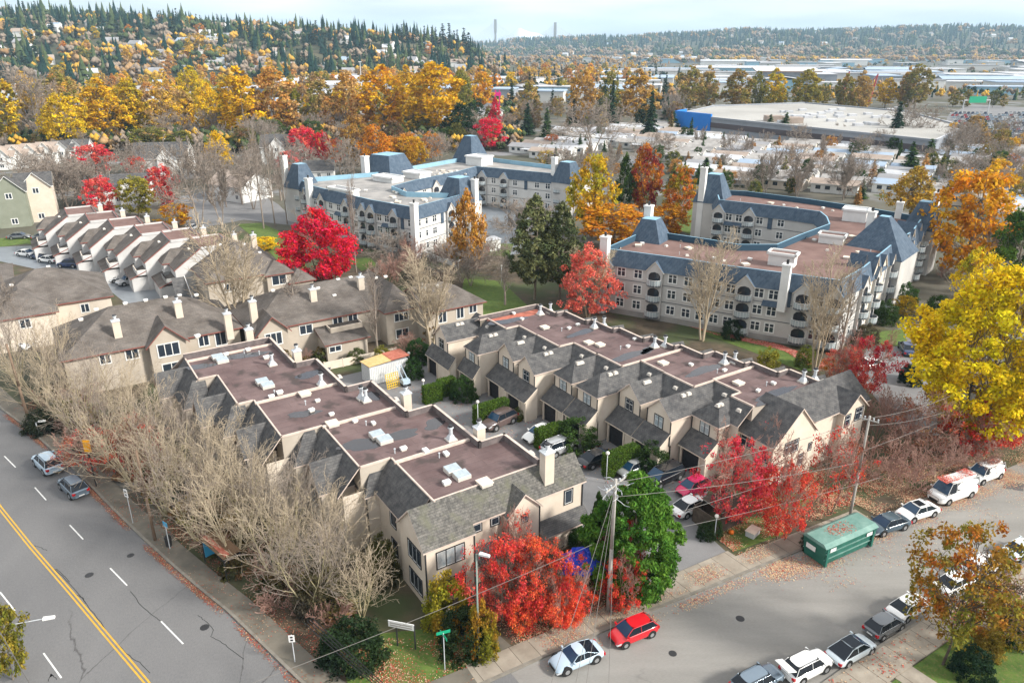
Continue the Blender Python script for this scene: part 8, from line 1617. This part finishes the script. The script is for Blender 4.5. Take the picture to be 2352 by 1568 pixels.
# ---------------------------------------------------------------- the big store with the blue corner
q = [P(1556, 262, 8), P(2150, 322, 8), P(2215, 290, 8), P(2085, 256, 8), P(1850, 236, 8), P(1640, 243, 8)]
ST = thing('store_building', 'huge low store with a pale roof, dark banded wall and bright blue corner', 'store', (*q[0], 0)); b = MB(q[0]); b.prism(q, 0, 8.0, top=False); b.build('wall', 'store_wall', ST); b = MB(q[0]); b.poly([(*p, 7.6) for p in q]); b.build('roof', 'store_roof', ST)
b = MB(q[0]); cap_line(b, q+[q[0]], 7.4, 8.3, .8); b.build('parapet', ['store_wall', 'roof_white'], ST)
def lerp(a, c, t): return (a[0]+(c[0]-a[0])*t, a[1]+(c[1]-a[1])*t)
b = MB(q[0]); cap_line(b, [lerp(q[0], q[1], .1), q[1]], 3.2, 5.6, .5); b.build('dark_band', ['store_band', 'store_band'], ST)
b = MB(q[0]); cap_line(b, [lerp(q[0], q[1], .17), lerp(q[0], q[1], -.01), lerp(q[0], q[5], .2)], 0, 9.6, 1.0); b.build('blue_corner', ['store_blue', 'store_blue'], ST)
for t, z0 in ((.42, 7.6), (.50, 7.6)): c = lerp(q[0], q[1], t); c = (c[0]+8, c[1]+14); b = MB(q[0]); b.box(c[0]-4, c[0]+4, c[1]-3, c[1]+3, 7.6, 10.2); b.build('roof_housing', 'roof_tan', ST)
for i in range(34): px, py = r6.uniform(1780, 2080), r6.uniform(250, 290); x, y = P(px, py, 7.6); b = MB(q[0]); b.box(x-2.0, x+2.0, y-1.5, y+1.5, 7.6, 8.7); b.build('roof_unit', 'roof_white', ST)
for i, (px, yb, yt) in enumerate(((1928, 240, 165), (1993, 243, 170))):
    x, y = P(px, yb); h = hpx(x, y, yt); o = thing('crane_mast', ('first', 'second')[i]+' red mast rising behind the store roof', 'mast', (x, y, 0), .1); b = MB(); b.tube((0, 0, 0), (4, 0, h), 1.0, .5, 4); b.build('mast', 'crane_red', o); b = MB(); b.tube((4, 0, h), (1, 0, h*.8), .3, .3, 4); b.build('jib', 'crane_red', o)
x, y = P(1143, 262); h = hpx(x, y, 207); o = thing('pink_sign_tower', 'magenta sign tower rising behind the crimson tree near the centre', 'sign tower', (x, y, 0)); b = MB(); b.box(-1.6, -1.0, -.5, .5, 0, h); b.box(1.0, 1.6, -.5, .5, 0, h); b.build('leg', 'magenta', o); b = MB(); b.box(-2.2, 2.2, -.6, .6, h-3.6, h-1.4, bot=True); b.build('panel', 'magenta', o)
x, y = P(2238, 262); o = thing('highway_sign', 'green highway sign gantry near the right edge', 'sign', (x, y, 0), .1); b = MB(); b.tube((-9, 0, 0), (-9, 0, 9), .3, .25, 6); b.tube((9, 0, 0), (9, 0, 9), .3, .25, 6); b.tube((-9, 0, 8.6), (9, 0, 8.6), .3, .3, 6); b.build('gantry', 'galv', o); b = MB(); b.box(-6, 6, -.5, -.4, 7, 11, bot=True); b.build('panel', 'sign_green', o)
# parked cars of the store lot: low shaped bodies with a glazed cabin
def minicar(b):
    b.frustum([(-2.2, -.9), (2.2, -.9), (2.2, .9), (-2.2, .9)], [(-2.1, -.82), (2.1, -.82), (2.1, .82), (-2.1, .82)], .3, .9, 0); b.frustum([(-1.5, -.8), (1.0, -.8), (1.0, .8), (-1.5, .8)], [(-1.0, -.62), (.4, -.62), (.4, .62), (-1.0, .62)], .9, 1.45, 1, 0)
    for sx in (-1.35, 1.35):
        for sy in (-.8, .8): b.tube((sx, sy-.1, .33), (sx, sy+.1, .33), .33, .33, 8, 2)
MC = [_m(minicar, 'car_body', [c, 'car_glass', 'tyre']) for c in ('paint_white', 'paint_silver', 'paint_grey', 'paint_navy', 'paint_red', 'paint_pale_blue')]
for i in range(15):
    for j in range(19):
        px, py = 2186+j*9.6+i*2.2, 262+i*4.7
        if py > 330 or r6.random() < .12: continue
        x, y = P(px, py); k = r6.randrange(6); o = link(bpy.data.objects.new('parked_car', MC[k])); o.location = (x, y, .03); o.rotation_euler = (0, 0, 1.0+r6.uniform(-.05, .05)); tag(o, 'small car in the crowded lot right of the big store', 'car', 'cars in the store lot')
# ---------------------------------------------------------------- industrial sheds
for i in range(150):
    if i < 118: px, py = r6.uniform(1380, 2400), 132+r6.random()**1.3*88
    else: px, py = r6.uniform(560, 1420), r6.uniform(182, 236)
    x, y = P(px, py)
    if zleft(x, y) > 2 and y > 600: continue
    f = min(1.4, y/700); wd = r6.uniform(26, 90)*f; dp = r6.uniform(16, 40)*f; h = r6.uniform(6, 11); a = radians(r6.choice((-12, -12, -10, 78)))
    root = thing('warehouse', 'pale flat roofed industrial shed on the valley floor', 'warehouse', (x, y, 0), a, 'industrial sheds of the valley')
    b = MB(); b.box(-wd/2, wd/2, -dp/2, dp/2, 0, h); b.build('wall', r6.choice(('wall_pale', 'store_wall', 'white_wall', 'apt_blue')), root)
    b = MB()
    if r6.random() < .3: b.slab([(-wd/2-1, -dp/2-1, h+.1), (wd/2+1, -dp/2-1, h+.1), (wd/2+1, 0, h+3), (-wd/2-1, 0, h+3)], .3, 0, 0); b.slab([(-wd/2-1, dp/2+1, h+.1), (-wd/2-1, 0, h+3), (wd/2+1, 0, h+3), (wd/2+1, dp/2+1, h+.1)], .3, 0, 0)
    else: b.box(-wd/2-.5, wd/2+.5, -dp/2-.5, dp/2+.5, h+.02, h+.8, bot=True)
    b.build('roof', r6.choice(('roof_white', 'roof_white', 'roof_blue', 'roof_grey', 'roof_white')), root)
# the long brown roofed hall and the bridge
x, y = P(1800, 205); o = thing('warehouse', 'tall brown sided hall with a white overhanging roof behind the poplar row', 'warehouse', (x, y, 0), -.15); b = MB(); b.box(-26, 26, -14, 14, 0, 17); b.build('wall', 'store_wall', o); b = MB(); b.slab([(-32, -18, 18), (32, -18, 18), (32, 18, 21), (-32, 18, 21)], 1.0, 0, 1); b.build('roof', ['roof_white', 'fence_wood'], o)
BY = 4600.0
def bx(px): return (px-1176)/F*(BY*cos(PT)+(CH-60)*sin(PT))
dz = hpx(0, BY, 105.5); BR = thing('cable_stayed_bridge', 'distant cable stayed bridge with two tall pylons on the horizon', 'bridge', (bx(1206), BY, 0)); ox_ = bx(1206)
def hz(px, ytop): return hpx(bx(px), BY, ytop)
b = MB(); b.box(bx(1045)-ox_, bx(1336)-ox_, -14, 14, dz-4, dz, bot=True); b.build('deck', 'concrete', BR)
for px, yt in ((1138, 45), (1274.5, 52)):
    zt = hz(px, yt); X_ = bx(px)-ox_; b = MB(); b.frustum([(X_-7, -9), (X_+7, -9), (X_+7, 9), (X_-7, 9)], [(X_-5, -6), (X_+5, -6), (X_+5, 6), (X_-5, 6)], 0, zt*.62); b.box(X_-7.5, X_+7.5, -8, 8, zt*.62, zt); b.build('pylon', 'apt_podium', BR)
    for s in (-1, 1):
        for k in range(1, 9): b = MB(); b.tube((X_, 0, zt*(.93-.03*(8-k))), (X_+s*k*23, 0, dz), .55, .55, 4); b.build('stay_cable', 'concrete', BR)
for k in range(9): b = MB(); xx = bx(1060+k*32)-ox_; b.box(xx-3, xx+3, -8, 8, 0, dz-4); b.build('pier', 'concrete', BR)
for i, px in enumerate((1262, 1282, 1322)): x, y = bx(px), BY+500; o = thing('lattice_mast', 'thin lattice mast on the horizon, %s right of the left pylon' % ords[i], 'mast', (x, y, 0)); b = MB(); zt = hz(px, 72); b.tube((0, 0, 0), (0, 0, zt), 2.2, 1.0, 4); b.build('mast', 'galv', o); b = MB(); b.tube((-12, 0, zt-10), (12, 0, zt-10), 1.2, 1.2, 4); b.build('crossarm', 'galv', o)
x, y = P(1040, 230); 
for i, (px, py, yt) in enumerate(((833, 232, 140), (1012, 300, 232), (1150, 180, 120))):
    x, y = P(px, py); h = min(30, hpx(x, y, yt)); o = thing('light_mast', 'white light mast above the golden belt, %s from the left' % ords[i], 'mast', (x, y, 0)); b = MB(); b.tube((0, 0, 0), (0, 0, h), .35, .22, 6); b.build('pole', 'white_trim', o); b = MB(); b.box(-1.2, 1.2, -.3, .3, h-.6, h, bot=True); b.build('lamp_head', 'white_trim', o)
# ---------------------------------------------------------------- the valley's air
hb = MB(); hb.box(-16000, 16000, -600, 13500, -1.2, 420, bot=True)
hm = bpy.data.materials.new('haze'); hm.use_nodes = True; hn = hm.node_tree; hn.nodes.clear(); ho = hn.nodes.new('ShaderNodeOutputMaterial'); hv = hn.nodes.new('ShaderNodeVolumePrincipled')
hv.inputs['Color'].default_value = (.56, .80, 1.0, 1); hv.inputs['Density'].default_value = .0001; hv.inputs['Anisotropy'].default_value = 0.0; hn.links.new(hv.outputs[0], ho.inputs['Volume']); M['haze'] = hm
hz_ = hb.build('haze', 'haze'); hz_['kind'] = 'stuff'; tag(hz_, 'pale blue air that fades the far hills')
